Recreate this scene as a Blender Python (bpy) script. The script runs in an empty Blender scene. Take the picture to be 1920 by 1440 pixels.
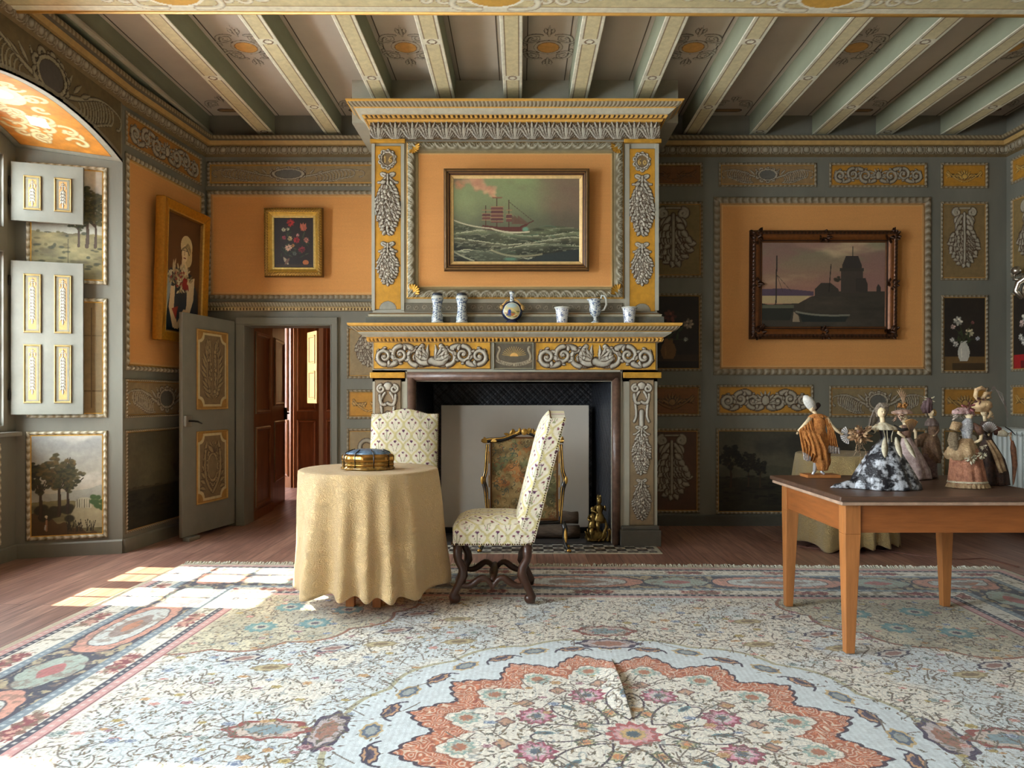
import bpy, bmesh, math, random
import numpy as np
from mathutils import Vector, Matrix
random.seed(7); RS = np.random.RandomState(11)
PI = math.pi
# ---------------------------------------------------------------- camera, sky, sun, exposure
scene = bpy.context.scene
F = 1400.0; CX, CY, CH = 975.0, 748.0, 1.28
cam_data = bpy.data.cameras.new('camera'); cam = bpy.data.objects.new('camera', cam_data)
scene.collection.objects.link(cam); scene.camera = cam
cam.location = (0, 0, CH); cam.rotation_euler = (PI/2, 0, 0)
cam_data.sensor_width = 36; cam_data.lens = 36*F/1920
cam_data.shift_x = -15/1920; cam_data.shift_y = 28/1920; cam_data.clip_end = 200
world = bpy.data.worlds.new('sky'); scene.world = world; world.use_nodes = True
bg = world.node_tree.nodes['Background']
bg.inputs[0].default_value = (0.86, 0.92, 1.0, 1); bg.inputs[1].default_value = 7.0
sun_data = bpy.data.lights.new('sun', 'SUN'); sun_data.energy = 6.0; sun_data.angle = math.radians(0.6)
sun_data.color = (1.0, 0.84, 0.62)
sun = bpy.data.objects.new('sun', sun_data); scene.collection.objects.link(sun)
SUN = Vector((1.0, -0.08, -0.966))
sun.rotation_euler = SUN.to_track_quat('-Z', 'Y').to_euler(); sun.location = (-8, 5, 9)
scene.view_settings.view_transform = 'Standard'; scene.view_settings.look = 'None'
scene.view_settings.gamma = 1; scene.view_settings.use_curve_mapping = False
scene.view_settings.exposure = 2.9
cy = scene.cycles
cy.max_bounces = 10; cy.diffuse_bounces = 4; cy.glossy_bounces = 3; cy.transparent_max_bounces = 12
cy.sample_clamp_indirect = 6; cy.caustics_reflective = False; cy.caustics_refractive = False
cy.use_denoising = True
# ---------------------------------------------------------------- small helpers
def lin(c):
    c = np.asarray(c, dtype=float)/255.0
    return np.where(c <= 0.04045, c/12.92, ((c+0.055)/1.055)**2.4)
def W(px, py, Y): return Vector(((px-CX)*Y/F, Y, CH-(py-CY)*Y/F))
def X_(px, Y): return (px-CX)*Y/F
def Z_(py, Y): return CH-(py-CY)*Y/F
def tag(o, label=None, cat=None, group=None, kind=None):
    if label: o['label'] = label
    if cat: o['category'] = cat
    if group: o['group'] = group
    if kind: o['kind'] = kind
    return o
def thing(name, label, cat, loc=(0, 0, 0), group=None, rz=0.0):
    o = bpy.data.objects.new(name, None); scene.collection.objects.link(o)
    o.location = loc; o.rotation_euler = (0, 0, rz); o.empty_display_size = .1
    return tag(o, label, cat, group)
def wloc(o):
    v = Vector((0, 0, 0))
    while o is not None:
        v += Vector(o.location); o = o.parent
    return v
def link(me, name, parent=None, mat=None, smooth=True, local=False, ang=None):
    o = bpy.data.objects.new(name, me); scene.collection.objects.link(o)
    if mat: me.materials.append(mat)
    if parent is not None:
        o.parent = parent
        if not local:
            v = wloc(parent); me.transform(Matrix.Translation(-v))
    if smooth:
        me.polygons.foreach_set('use_smooth', [True]*len(me.polygons))
    if ang:
        try:
            me.set_sharp_from_angle(angle=math.radians(ang))
        except Exception: pass
    return o
def bevel(o, w=.004, seg=2):
    m = o.modifiers.new('bevel', 'BEVEL'); m.width = w; m.segments = seg; m.limit_method = 'ANGLE'; m.angle_limit = .6
    return o
def vnoise(x, y, seed=0):
    xi = np.floor(x).astype(np.int64); yi = np.floor(y).astype(np.int64)
    fx = x-xi; fy = y-yi; fx = fx*fx*(3-2*fx); fy = fy*fy*(3-2*fy)
    def h(a, b):
        n = (a*374761393+b*668265263+seed*1442695041) & 0xffffffff
        n = ((n ^ (n >> 13))*1274126177) & 0xffffffff
        return ((n ^ (n >> 16)) & 0xffff)/65535.0
    return (h(xi, yi)*(1-fx)+h(xi+1, yi)*fx)*(1-fy)+(h(xi, yi+1)*(1-fx)+h(xi+1, yi+1)*fx)*fy
def fbm(x, y, seed=0, o=4):
    r = 0; a = .5; t = 0
    for k in range(o):
        r = r+a*vnoise(x*2**k, y*2**k, seed+k*17); t += a; a *= .5
    return r/t
def sstep(a, b, x):
    t = np.clip((x-a)/(b-a+1e-9), 0, 1); return t*t*(3-2*t)
def grid_mesh(name, P, C=None, mask=None, skirt=None, wrapu=False):
    """P (ny,nx,3) positions, C (ny,nx,3) sRGB 0-255, skirt = vector pushed back around the border"""
    P = np.asarray(P, dtype=float)
    if skirt is not None:
        P = np.pad(P, ((1, 1), (1, 1), (0, 0)), mode='edge')
        s = np.array(skirt)
        P[0] += s; P[-1] += s; P[1:-1, 0] += s; P[1:-1, -1] += s
        if C is not None: C = np.pad(C, ((1, 1), (1, 1), (0, 0)), mode='edge')
        if mask is not None: mask = np.pad(mask, 1, mode='edge')
    ny, nx = P.shape[:2]
    idx = np.arange(ny*nx).reshape(ny, nx)
    if wrapu: idx = np.concatenate([idx, idx[:, :1]], axis=1)
    a = idx[:-1, :-1]; b = idx[:-1, 1:]; c = idx[1:, 1:]; d = idx[1:, :-1]
    q = np.stack([a, b, c, d], -1).reshape(-1, 4)
    if mask is not None:
        mk = mask
        if wrapu: mk = np.concatenate([mk, mk[:, :1]], axis=1)
        f = (mk[:-1, :-1] & mk[:-1, 1:] & mk[1:, 1:] & mk[1:, :-1]).reshape(-1)
        q = q[f]
        used = np.zeros(ny*nx, bool); used[q.ravel()] = True
        remap = np.cumsum(used)-1; q = remap[q]; V = P.reshape(-1, 3)[used]
        CC = C.reshape(-1, 3)[used] if C is not None else None
    else:
        V = P.reshape(-1, 3); CC = C.reshape(-1, 3) if C is not None else None
    me = bpy.data.meshes.new(name)
    me.vertices.add(len(V)); me.vertices.foreach_set('co', V.astype(np.float32).ravel())
    me.loops.add(q.size); me.loops.foreach_set('vertex_index', q.ravel().astype(np.int32))
    me.polygons.add(len(q)); me.polygons.foreach_set('loop_start', (np.arange(len(q))*4).astype(np.int32))
    me.polygons.foreach_set('loop_total', np.full(len(q), 4, np.int32))
    me.update(calc_edges=True)
    if CC is not None: set_col(me, CC)
    return me
def set_col(me, CC):
    at = me.color_attributes.new('Col', 'FLOAT_COLOR', 'POINT')
    L = lin(np.clip(CC, 0, 255)); arr = np.ones((len(L), 4), np.float32); arr[:, :3] = L
    at.data.foreach_set('color', arr.ravel())
# ---------------------------------------------------------------- materials (all node based)
MATS = {}
def mat(name, col=None, rough=.6, metal=0., noise=0., scale=8., bump=0., bscale=None, vc=False, spec=.5, sheen=0., stretch=None, col2=None, coat=0.):
    if name in MATS: return MATS[name]
    m = bpy.data.materials.new(name); m.use_nodes = True; MATS[name] = m
    nt = m.node_tree; b = nt.nodes['Principled BSDF']
    b.inputs['Roughness'].default_value = rough; b.inputs['Metallic'].default_value = metal
    b.inputs['Specular IOR Level'].default_value = spec
    if sheen: b.inputs['Sheen Weight'].default_value = sheen
    if coat: b.inputs['Coat Weight'].default_value = coat
    src = None
    if vc:
        a = nt.nodes.new('ShaderNodeAttribute'); a.attribute_name = 'Col'; src = a.outputs['Color']
    else:
        c = lin(col); b.inputs['Base Color'].default_value = (*c, 1)
    tc = nt.nodes.new('ShaderNodeTexCoord'); mp = nt.nodes.new('ShaderNodeMapping')
    nt.links.new(tc.outputs['Object'], mp.inputs[0])
    if stretch: mp.inputs['Scale'].default_value = stretch
    if noise > 0 or col2 is not None:
        n = nt.nodes.new('ShaderNodeTexNoise'); n.inputs['Scale'].default_value = scale; n.inputs['Detail'].default_value = 6
        n.inputs['Roughness'].default_value = .62
        nt.links.new(mp.outputs[0], n.inputs['Vector'])
        r = nt.nodes.new('ShaderNodeValToRGB'); nt.links.new(n.outputs['Fac'], r.inputs[0])
        r.color_ramp.elements[0].position = .3; r.color_ramp.elements[1].position = .7
        if vc:
            r.color_ramp.elements[0].color = (1-noise,)*3+(1,); r.color_ramp.elements[1].color = (1+noise*.4,)*3+(1,)
            mx = nt.nodes.new('ShaderNodeMix'); mx.data_type = 'RGBA'; mx.blend_type = 'MULTIPLY'; mx.inputs[0].default_value = 1
            nt.links.new(src, mx.inputs[6]); nt.links.new(r.outputs[0], mx.inputs[7]); src = mx.outputs[2]
        else:
            c = lin(col); c2 = lin(col2) if col2 is not None else c*(1-noise)
            r.color_ramp.elements[0].color = (*c2, 1); r.color_ramp.elements[1].color = (*np.clip(c*(1+(0 if col2 is not None else noise*.5)), 0, 1), 1)
            src = r.outputs[0]
    if src is not None: nt.links.new(src, b.inputs['Base Color'])
    if bump > 0:
        n2 = nt.nodes.new('ShaderNodeTexNoise'); n2.inputs['Scale'].default_value = bscale or scale*4; n2.inputs['Detail'].default_value = 5
        nt.links.new(mp.outputs[0], n2.inputs['Vector'])
        bp = nt.nodes.new('ShaderNodeBump'); bp.inputs['Strength'].default_value = bump; bp.inputs['Distance'].default_value = .01
        nt.links.new(n2.outputs['Fac'], bp.inputs['Height']); nt.links.new(bp.outputs[0], b.inputs['Normal'])
    return m
PAINTED = mat('painted_panel', vc=True, rough=.62, noise=.18, scale=22, bump=.12, bscale=70)
FABRICV = mat('woven_panel_cloth', vc=True, rough=.85, noise=.10, scale=140, bump=.35, bscale=420, spec=.2)
OIL = mat('oil_painting', vc=True, rough=.42, noise=.10, scale=60, bump=.18, bscale=160)
GILT = mat('gilded_frame', vc=True, rough=.36, metal=.55, noise=.25, scale=40, bump=.2, bscale=120)
WALLM = mat('grey_panelling_paint', (122, 119, 106), rough=.55, noise=.16, scale=3.2, bump=.10, bscale=30, stretch=(1, 1, .35))
BASEM = mat('dark_skirting_paint', (84, 82, 72), rough=.5, noise=.2, scale=4, bump=.1)
CEILM = mat('lilac_grey_ceiling_paint', (204, 192, 176), rough=.75, noise=.10, scale=1.8, bump=.08, bscale=12)
BEAMM = mat('grey_green_beam_paint', (152, 154, 128), rough=.7, noise=.22, scale=3.0, bump=.25, bscale=14, stretch=(1, .3, 1))
DARKW = mat('dark_turned_wood', (66, 38, 24), rough=.38, noise=.35, scale=14, bump=.15, stretch=(1, 1, .3), coat=.2)
OAKM = mat('honey_table_wood', (182, 118, 64), rough=.42, noise=.28, scale=9, bump=.12, stretch=(3, 3, .35))
TOPM = mat('worn_brown_table_top', (104, 78, 62), rough=.38, noise=.35, scale=6, bump=.15, stretch=(.4, 3, 1), col2=(72, 50, 38))
METAL = mat('blackened_iron', (40, 36, 32), rough=.45, metal=.8, noise=.2)
BRASS = mat('aged_brass', (150, 124, 70), rough=.32, metal=.95, noise=.45, scale=30, bump=.2)
SILVER = mat('aged_silver', (190, 180, 165), rough=.25, metal=.95, noise=.3, scale=20)
SHELLM = mat('plain_plaster', (150, 144, 130), rough=.8, noise=.08, scale=2)
# ---------------------------------------------------------------- solids
class MB:
    def __init__(s): s.v = []; s.f = []; s.c = []
    def add(s, vs, fs, col=None):
        n = len(s.v); s.v += [tuple(v) for v in vs]; s.f += [tuple(i+n for i in f) for f in fs]
        s.c += [col or (128, 128, 128)]*len(vs)
    def box(s, x0, x1, y0, y1, z0, z1, col=None):
        vs = [(x, y, z) for x in (x0, x1) for y in (y0, y1) for z in (z0, z1)]
        s.add(vs, [(0, 1, 3, 2), (4, 6, 7, 5), (0, 4, 5, 1), (2, 3, 7, 6), (0, 2, 6, 4), (1, 5, 7, 3)], col)
    def prism(s, bot, top, col=None):
        n = len(bot); vs = list(bot)+list(top)
        fs = [tuple(range(n))[::-1], tuple(range(n, 2*n))]+[(i, (i+1) % n, n+(i+1) % n, n+i) for i in range(n)]
        s.add(vs, fs, col)
    def obox(s, c, u, v, w, col=None):
        c = Vector(c); u = Vector(u)/2; v = Vector(v)/2; w = Vector(w)/2
        vs = [c+a*u+b*v+d*w for a in (-1, 1) for b in (-1, 1) for d in (-1, 1)]
        s.add(vs, [(0, 1, 3, 2), (4, 6, 7, 5), (0, 4, 5, 1), (2, 3, 7, 6), (0, 2, 6, 4), (1, 5, 7, 3)], col)
    def lathe(s, prof, n=24, c=(0, 0, 0), fn=None, col=None, sx=1, sy=1):
        vs = []; fs = []
        for k, (r, z) in enumerate(prof):
            for i in range(n):
                a = 2*PI*i/n; rr = r*(fn(a, z) if fn else 1)
                vs.append((c[0]+rr*math.cos(a)*sx, c[1]+rr*math.sin(a)*sy, c[2]+z))
        for k in range(len(prof)-1):
            for i in range(n):
                j = (i+1) % n; fs.append((k*n+i, k*n+j, (k+1)*n+j, (k+1)*n+i))
        fs.append(tuple(range(n))[::-1]); m = (len(prof)-1)*n; fs.append(tuple(range(m, m+n)))
        s.add(vs, fs, col)
    def tube(s, pts, r, n=8, col=None, flat=1.0, up=None):
        P = [Vector(p) for p in pts]; R = r if hasattr(r, '__len__') else [r]*len(P)
        vs = []; fs = []; ref = Vector(up) if up else None
        for k, p in enumerate(P):
            t = (P[min(k+1, len(P)-1)]-P[max(k-1, 0)])
            t = t.normalized() if t.length > 1e-9 else Vector((0, 0, 1))
            if ref is None: ref = Vector((0, 0, 1)) if abs(t.z) < .9 else Vector((1, 0, 0))
            a = ref-t*ref.dot(t)
            if a.length < 1e-6: a = t.orthogonal()
            a.normalize(); b = t.cross(a)
            if not up: ref = a
            for i in range(n):
                th = 2*PI*(i+.5)/n
                vs.append(p+a*math.cos(th)*R[k]+b*math.sin(th)*R[k]*flat)
        for k in range(len(P)-1):
            for i in range(n):
                j = (i+1) % n; fs.append((k*n+i, k*n+j, (k+1)*n+j, (k+1)*n+i))
        fs.append(tuple(range(n))[::-1]); m = (len(P)-1)*n; fs.append(tuple(range(m, m+n)))
        s.add(vs, fs, col)
    def ball(s, c, r, n=10, m=7, sc=(1, 1, 1), col=None, fn=None):
        prof = []
        vs = []; fs = []
        for k in range(m+1):
            ph = PI*k/m
            for i in range(n):
                th = 2*PI*i/n; d = Vector((math.sin(ph)*math.cos(th), math.sin(ph)*math.sin(th), -math.cos(ph)))
                q = fn(d) if fn else 1
                vs.append((c[0]+r*sc[0]*d.x*q, c[1]+r*sc[1]*d.y*q, c[2]+r*sc[2]*d.z*q))
        for k in range(m):
            for i in range(n):
                j = (i+1) % n; fs.append((k*n+i, k*n+j, (k+1)*n+j, (k+1)*n+i))
        s.add(vs, fs, col)
    def leaf(s, p, d, side, L, w, curl=.2, col=None, n=5):
        """a bent, thick petal"""
        p = Vector(p); d = Vector(d).normalized(); side = Vector(side).normalized(); up = d.cross(side)
        vs = []; fs = []
        for k in range(n+1):
            t = k/n; q = p+d*L*t+up*L*curl*t*t; hw = w*(math.sin(PI*min(t*.93+.05, 1))**.7)+.0004
            vs += [q-side*hw, q+up*w*.35*(1-t), q+side*hw, q-up*.0015]
        for k in range(n):
            a = 4*k
            for i in range(4):
                j = (i+1) % 4; fs.append((a+i, a+j, a+4+j, a+4+i))
        fs += [(0, 1, 2, 3), (4*n+3, 4*n+2, 4*n+1, 4*n)]
        s.add(vs, fs, col)
    def build(s, name, m, parent=None, smooth=True, local=False, ang=None, vc=False):
        me = bpy.data.meshes.new(name); me.from_pydata(s.v, [], s.f); me.update()
        if vc: set_col(me, np.array(s.c, float))
        return link(me, name, parent, m, smooth, local, ang)
def boxes(name, lst, m, parent=None, bev=0, local=False):
    b = MB()
    for q in lst: b.box(*q)
    o = b.build(name, m, parent, smooth=False, local=local)
    if bev: bevel(o, bev)
    return o
def sweepline(name, prof, A, B, out, m, parent=None, up=(0, 0, 1)):
    """plain moulding: profile [(out,up)] swept from A to B, closed back"""
    A = Vector(A); B = Vector(B); out = Vector(out); up = Vector(up)
    b = MB(); b.prism([A+out*o+up*z for o, z in prof], [B+out*o+up*z for o, z in prof])
    return b.build(name, m, parent, smooth=False)
# ---------------------------------------------------------------- painter: a small canvas with colour and relief
FG = (176, 164, 142); DK = (84, 62, 42); GRD = (128, 106, 74); GOLD = (206, 152, 52); GREY = (150, 146, 130); CREAM = (216, 206, 176)
def spiral(cx, cy, r0, r1, a0, turns, n=26):
    t = np.linspace(0, 1, n); r = r0+(r1-r0)*t; a = a0+turns*2*PI*t
    return np.stack([cx+r*np.cos(a), cy+r*np.sin(a)], 1)
def bez(p0, p1, p2, p3=None, n=14):
    t = np.linspace(0, 1, n)[:, None]; p0, p1, p2 = map(np.array, (p0, p1, p2))
    if p3 is None: return (1-t)**2*p0+2*t*(1-t)*p1+t*t*p2
    p3 = np.array(p3); return (1-t)**3*p0+3*t*(1-t)**2*p1+3*t*t*(1-t)*p2+t**3*p3
class Cv:
    def __init__(s, w, h, res, base, nz=.06, seed=1):
        s.w, s.h = w, h; nx = max(int(w/res), 2)+1; ny = max(int(h/res), 2)+1
        s.xs = np.linspace(0, w, nx); s.ys = np.linspace(0, h, ny); s.X, s.Y = np.meshgrid(s.xs, s.ys)
        s.C = np.zeros((ny, nx, 3))+np.array(base, float); s.H = np.zeros((ny, nx)); s.M = np.ones((ny, nx), bool); s.touch = np.zeros((ny, nx), bool)
        if nz: s.C *= (1+nz*2*(fbm(s.X*14, s.Y*14, seed)-.5))[..., None]
    def win(s, x0, x1, y0, y1):
        i0, i1 = np.searchsorted(s.xs, [x0, x1]); j0, j1 = np.searchsorted(s.ys, [y0, y1])
        return slice(max(j0-1, 0), min(j1+1, len(s.ys))), slice(max(i0-1, 0), min(i1+1, len(s.xs)))
    def blend(s, sl, a, col):
        a = np.clip(a, 0, 1)[..., None]; s.C[sl] = s.C[sl]*(1-a)+np.array(col, float)*a
    def fill(s, mask, col, a=1.0):
        s.C[mask] = s.C[mask]*(1-a)+np.array(col, float)*a
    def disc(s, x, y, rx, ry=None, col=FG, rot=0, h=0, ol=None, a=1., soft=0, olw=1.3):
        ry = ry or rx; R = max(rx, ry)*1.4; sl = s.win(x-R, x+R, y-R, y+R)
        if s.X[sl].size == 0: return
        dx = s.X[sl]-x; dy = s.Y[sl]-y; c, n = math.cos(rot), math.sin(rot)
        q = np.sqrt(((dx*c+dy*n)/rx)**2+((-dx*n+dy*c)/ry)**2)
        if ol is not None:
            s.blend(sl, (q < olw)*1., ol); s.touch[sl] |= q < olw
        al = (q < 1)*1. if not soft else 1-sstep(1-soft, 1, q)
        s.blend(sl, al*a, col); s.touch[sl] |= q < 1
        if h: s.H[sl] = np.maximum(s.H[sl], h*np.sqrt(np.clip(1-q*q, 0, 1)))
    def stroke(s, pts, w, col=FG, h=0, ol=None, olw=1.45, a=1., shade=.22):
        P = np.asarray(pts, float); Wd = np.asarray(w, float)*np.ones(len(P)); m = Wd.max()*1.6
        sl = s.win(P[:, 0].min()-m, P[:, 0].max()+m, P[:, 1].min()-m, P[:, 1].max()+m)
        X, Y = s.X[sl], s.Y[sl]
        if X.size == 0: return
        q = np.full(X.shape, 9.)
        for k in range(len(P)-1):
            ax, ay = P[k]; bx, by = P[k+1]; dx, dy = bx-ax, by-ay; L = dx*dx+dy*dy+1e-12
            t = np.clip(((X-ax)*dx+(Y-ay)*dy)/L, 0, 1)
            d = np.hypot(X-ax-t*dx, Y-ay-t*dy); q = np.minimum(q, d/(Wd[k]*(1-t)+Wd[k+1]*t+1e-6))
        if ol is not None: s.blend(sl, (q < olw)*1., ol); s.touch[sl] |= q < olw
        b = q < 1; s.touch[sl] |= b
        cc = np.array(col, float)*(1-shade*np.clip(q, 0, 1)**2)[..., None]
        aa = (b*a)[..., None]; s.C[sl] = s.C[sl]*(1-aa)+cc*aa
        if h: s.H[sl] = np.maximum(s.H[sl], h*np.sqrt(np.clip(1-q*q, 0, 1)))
    def leaf(s, x, y, ang, L, w, col=FG, h=0, ol=None, bend=0.):
        t = np.linspace(0, 1, 6); a = ang+bend*t
        px = x+L*np.cumsum(np.r_[0, np.cos(a[1:])])/5; py = y+L*np.cumsum(np.r_[0, np.sin(a[1:])])/5
        s.stroke(np.stack([px, py], 1), w*np.array([.25, .75, 1, .85, .5, .12]), col, h, ol)
    def poly(s, pts, col, a=1., h=0):
        P = np.asarray(pts, float); sl = s.win(P[:, 0].min(), P[:, 0].max(), P[:, 1].min(), P[:, 1].max())
        X, Y = s.X[sl], s.Y[sl]; ins = np.zeros(X.shape, bool); n = len(P)
        for i in range(n):
            x0, y0 = P[i]; x1, y1 = P[(i+1) % n]
            if y0 == y1: continue
            c = ((y0 > Y) != (y1 > Y)) & (X < (x1-x0)*(Y-y0)/(y1-y0)+x0); ins ^= c
        s.blend(sl, ins*a, col); s.touch[sl] |= ins
        if h: s.H[sl] = np.where(ins, np.maximum(s.H[sl], h), s.H[sl])
    def border(s, a, b, col):
        d = np.minimum(np.minimum(s.X, s.w-s.X), np.minimum(s.Y, s.h-s.Y)); s.fill((d >= a) & (d < b), col)
    def mesh(s, name, O, U, V, m, parent=None, off=0., skirt=.01, masked=False):
        O, U, V = (np.array(q, float) for q in (O, U, V)); N = np.cross(U, V)
        P = O+s.X[..., None]*U+s.Y[..., None]*V+(s.H+off)[..., None]*N
        me = grid_mesh(name, P, s.C, mask=(s.touch if masked else (None if s.M.all() else s.M)), skirt=None if (masked or not s.M.all()) else -N*skirt)
        return link(me, name, parent, m)
# ----- ornament vocabulary
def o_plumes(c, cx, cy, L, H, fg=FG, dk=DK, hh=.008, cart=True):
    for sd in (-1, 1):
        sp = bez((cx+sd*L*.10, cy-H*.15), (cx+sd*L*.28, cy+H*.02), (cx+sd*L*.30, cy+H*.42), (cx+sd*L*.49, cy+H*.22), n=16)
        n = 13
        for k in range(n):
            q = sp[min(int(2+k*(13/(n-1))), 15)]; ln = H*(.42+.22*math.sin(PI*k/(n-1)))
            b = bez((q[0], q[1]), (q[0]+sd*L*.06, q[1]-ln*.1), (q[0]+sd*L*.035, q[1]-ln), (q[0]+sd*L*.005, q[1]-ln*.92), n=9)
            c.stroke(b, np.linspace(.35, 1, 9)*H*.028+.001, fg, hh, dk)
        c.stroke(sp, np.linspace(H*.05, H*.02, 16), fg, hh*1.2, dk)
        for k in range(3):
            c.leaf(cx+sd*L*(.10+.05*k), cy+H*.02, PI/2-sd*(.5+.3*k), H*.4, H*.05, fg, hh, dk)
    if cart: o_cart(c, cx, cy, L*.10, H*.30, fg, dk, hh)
def o_cart(c, cx, cy, rx, ry, fg=FG, dk=DK, hh=.008, inner=(104, 100, 92)):
    for k in range(10):
        a = 2*PI*k/10+.3; x = cx+rx*1.18*math.cos(a); y = cy+ry*1.22*math.sin(a)
        c.stroke(spiral(x, y, min(rx, ry)*.36, min(rx, ry)*.1, a+PI/2, .9 if math.cos(a) > 0 else -.9, 12), min(rx, ry)*.13, fg, hh, dk)
    c.disc(cx, cy, rx*1.12, ry*1.12, fg, h=hh*.9, ol=dk, olw=1.08); c.disc(cx, cy, rx*.88, ry*.86, inner, ol=dk, olw=1.06)
    sl = (((c.X-cx)/(rx*.9))**2+((c.Y-cy)/(ry*.9))**2) < 1; c.H[sl] *= .2
def o_acanthus(c, cx, cy, L, H, n=3, fg=FG, dk=DK, hh=.012, face=True):
    for sd in (-1, 1):
        x0 = cx+sd*L*.07; step = L*.43/n
        for k in range(n):
            up = 1 if k % 2 == 0 else -1; R = min(H*.36, step*.56)*(1-.05*k); x = x0+sd*step*(k+.5); y = cy-up*H*.04
            c.stroke(bez((x-sd*step*.7, cy-up*H*.3), (x-sd*step*.2, cy-up*H*.5), (x+sd*R, y-up*R*.4), n=10), np.linspace(.10, .06, 10)*H, fg, hh, dk)
            for j in range(7):
                a = (PI*.15+j*PI*.27)*up; aa = a if sd > 0 else PI-a
                c.leaf(x+R*.75*math.cos(aa), y+R*.75*math.sin(aa), aa+.6*up*sd, R*.62, H*.07, fg, hh, dk, bend=.8*up*sd)
            c.stroke(spiral(x, y, R, R*.16, (-PI/2*up) if sd > 0 else (-PI/2*up), 1.35*up*sd, 30), np.linspace(.085, .05, 30)*H, fg, hh*1.2, dk)
            c.disc(x, y, H*.07, col=fg, h=hh*1.3, ol=dk)
    if face:
        for j in range(9):
            c.leaf(cx, cy-H*.1, PI/2+(j-4)*.42, H*.5, H*.07, fg, hh, dk)
        c.disc(cx, cy-H*.02, H*.15, H*.2, fg, h=hh*1.5, ol=dk)
def o_leaves(c, cx, cy, L, H, fg=FG, dk=DK, hh=.008, shell=True):
    for sd in (-1, 1):
        for k in range(9):
            t = k/8; x = cx+sd*L*(.06+.28*t); y = cy+H*(-.28+.5*t)*(1 if k % 2 else -.6)
            c.leaf(x, y*.5+cy*.5, (0 if sd > 0 else PI)+sd*(.9-.22*k)*(1 if k % 2 else -1), L*.16, H*.055, fg, hh, dk)
        c.stroke(bez((cx, cy-H*.3), (cx+sd*L*.2, cy-H*.25), (cx+sd*L*.4, cy+H*.2)), H*.03, fg, hh, dk)
    if shell:
        for j in range(7): c.leaf(cx, cy-H*.2, PI/2+(j-3)*.33, H*.5, H*.06, fg, hh, dk)
        c.disc(cx, cy-H*.05, H*.12, col=fg, h=hh*1.3, ol=dk)
def o_bow(c, cx, y, w, fg, dk, hh):
    for sd in (-1, 1):
        c.stroke(bez((cx, y), (cx+sd*w*.5, y+w*.5), (cx+sd*w*.9, y+w*.1), (cx+sd*w*.1, y-w*.08), n=14), w*.10, fg, hh, dk)
        c.stroke(bez((cx, y), (cx+sd*w*.3, y-w*.2), (cx+sd*w*.5, y-w*.6), (cx+sd*w*.8, y-w*.55), n=12), w*.09, fg, hh, dk)
    c.disc(cx, y, w*.15, col=fg, h=hh*1.2, ol=dk)
def o_drop(c, cx, y1, y0, w, fg=FG, dk=DK, hh=.012, seed=3, fruit=True):
    rr = random.Random(seed); Hh = y1-y0; rows = max(int(Hh/(w*.17)), 4)
    c.stroke([(cx, y1+w*.3), (cx, y1-Hh*.1)], w*.05, fg, hh, dk)
    for k in range(rows, -1, -1):
        t = k/rows; y = y1-Hh*t*.86; hw = w*.5*math.sin(PI*(.12+.86*t*.93))**.7*(.55+.5*math.sin(PI*t))
        m = max(int(hw/(w*.09)), 1)
        for j in range(-m, m+1):
            u = j/max(m, 1); x = cx+u*hw*.8
            c.leaf(x, y, -PI/2+u*.9+rr.uniform(-.35, .35), w*.24, w*.085, fg, hh*(.7+.3*rr.random()), dk, bend=rr.uniform(-.5, .5))
    if fruit:
        for k in range(int(rows*1.6)):
            t = rr.uniform(.15, .75); y = y1-Hh*t; hw = w*.32*math.sin(PI*t)
            c.disc(cx+rr.uniform(-1, 1)*hw, y, w*rr.uniform(.055, .09), col=fg, h=hh*1.35, ol=dk)
def o_console(c, cx, y1, y0, w, fg=FG, dk=DK, hh=.012):
    H = y1-y0
    c.stroke([(cx-w*.36, y1), (cx+w*.36, y1)], w*.03, fg, hh, dk)
    for sd in (-1, 1):
        c.stroke(spiral(cx+sd*w*.30, y1-w*.16, w*.15, w*.04, PI/2, -1.4*sd, 22), w*.055, fg, hh, dk)
        c.stroke(spiral(cx+sd*w*.22, y1-w*.50, w*.15, w*.04, PI/2, -1.3*sd, 22), w*.055, fg, hh, dk)
        c.stroke(bez((cx+sd*w*.1, y1-w*.3), (cx+sd*w*.5, y1-w*.7), (cx+sd*w*.1, y1-w*1.1), n=12), w*.06, fg, hh, dk)
    o_drop(c, cx, y1-H*.30, y0, w*1.05, fg, dk, hh, fruit=False)
    c.stroke([(cx, y1-w*.2), (cx, y0+H*.1)], w*.045, fg, hh*1.2, dk)
def o_bouquet(c, cx, y1, y0, w, fg=FG, dk=DK, hh=.008, seed=5):
    rr = random.Random(seed); H = y1-y0
    for sd in (-1, 1):
        for k in range(11):
            t = k/10; c.leaf(cx+sd*w*(.12+.16*math.sin(PI*t)), y0+H*(.05+.82*t), PI/2-sd*(.9-.5*t)+rr.uniform(-.2, .2), w*.3, w*.05, fg, hh, dk)
            c.leaf(cx+sd*w*(.1), y0+H*(.08+.78*t), PI/2-sd*(.2)+rr.uniform(-.2, .2), w*.24, w*.045, fg, hh, dk)
        c.stroke(bez((cx, y0+H*.05), (cx+sd*w*.4, y0+H*.4), (cx+sd*w*.15, y1), n=14), w*.02, fg, hh, dk)
    for k in range(9):
        c.disc(cx+rr.uniform(-.2, .2)*w, y0+H*rr.uniform(.1, .95), w*.05, col=fg, h=hh*1.3, ol=dk)
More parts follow.
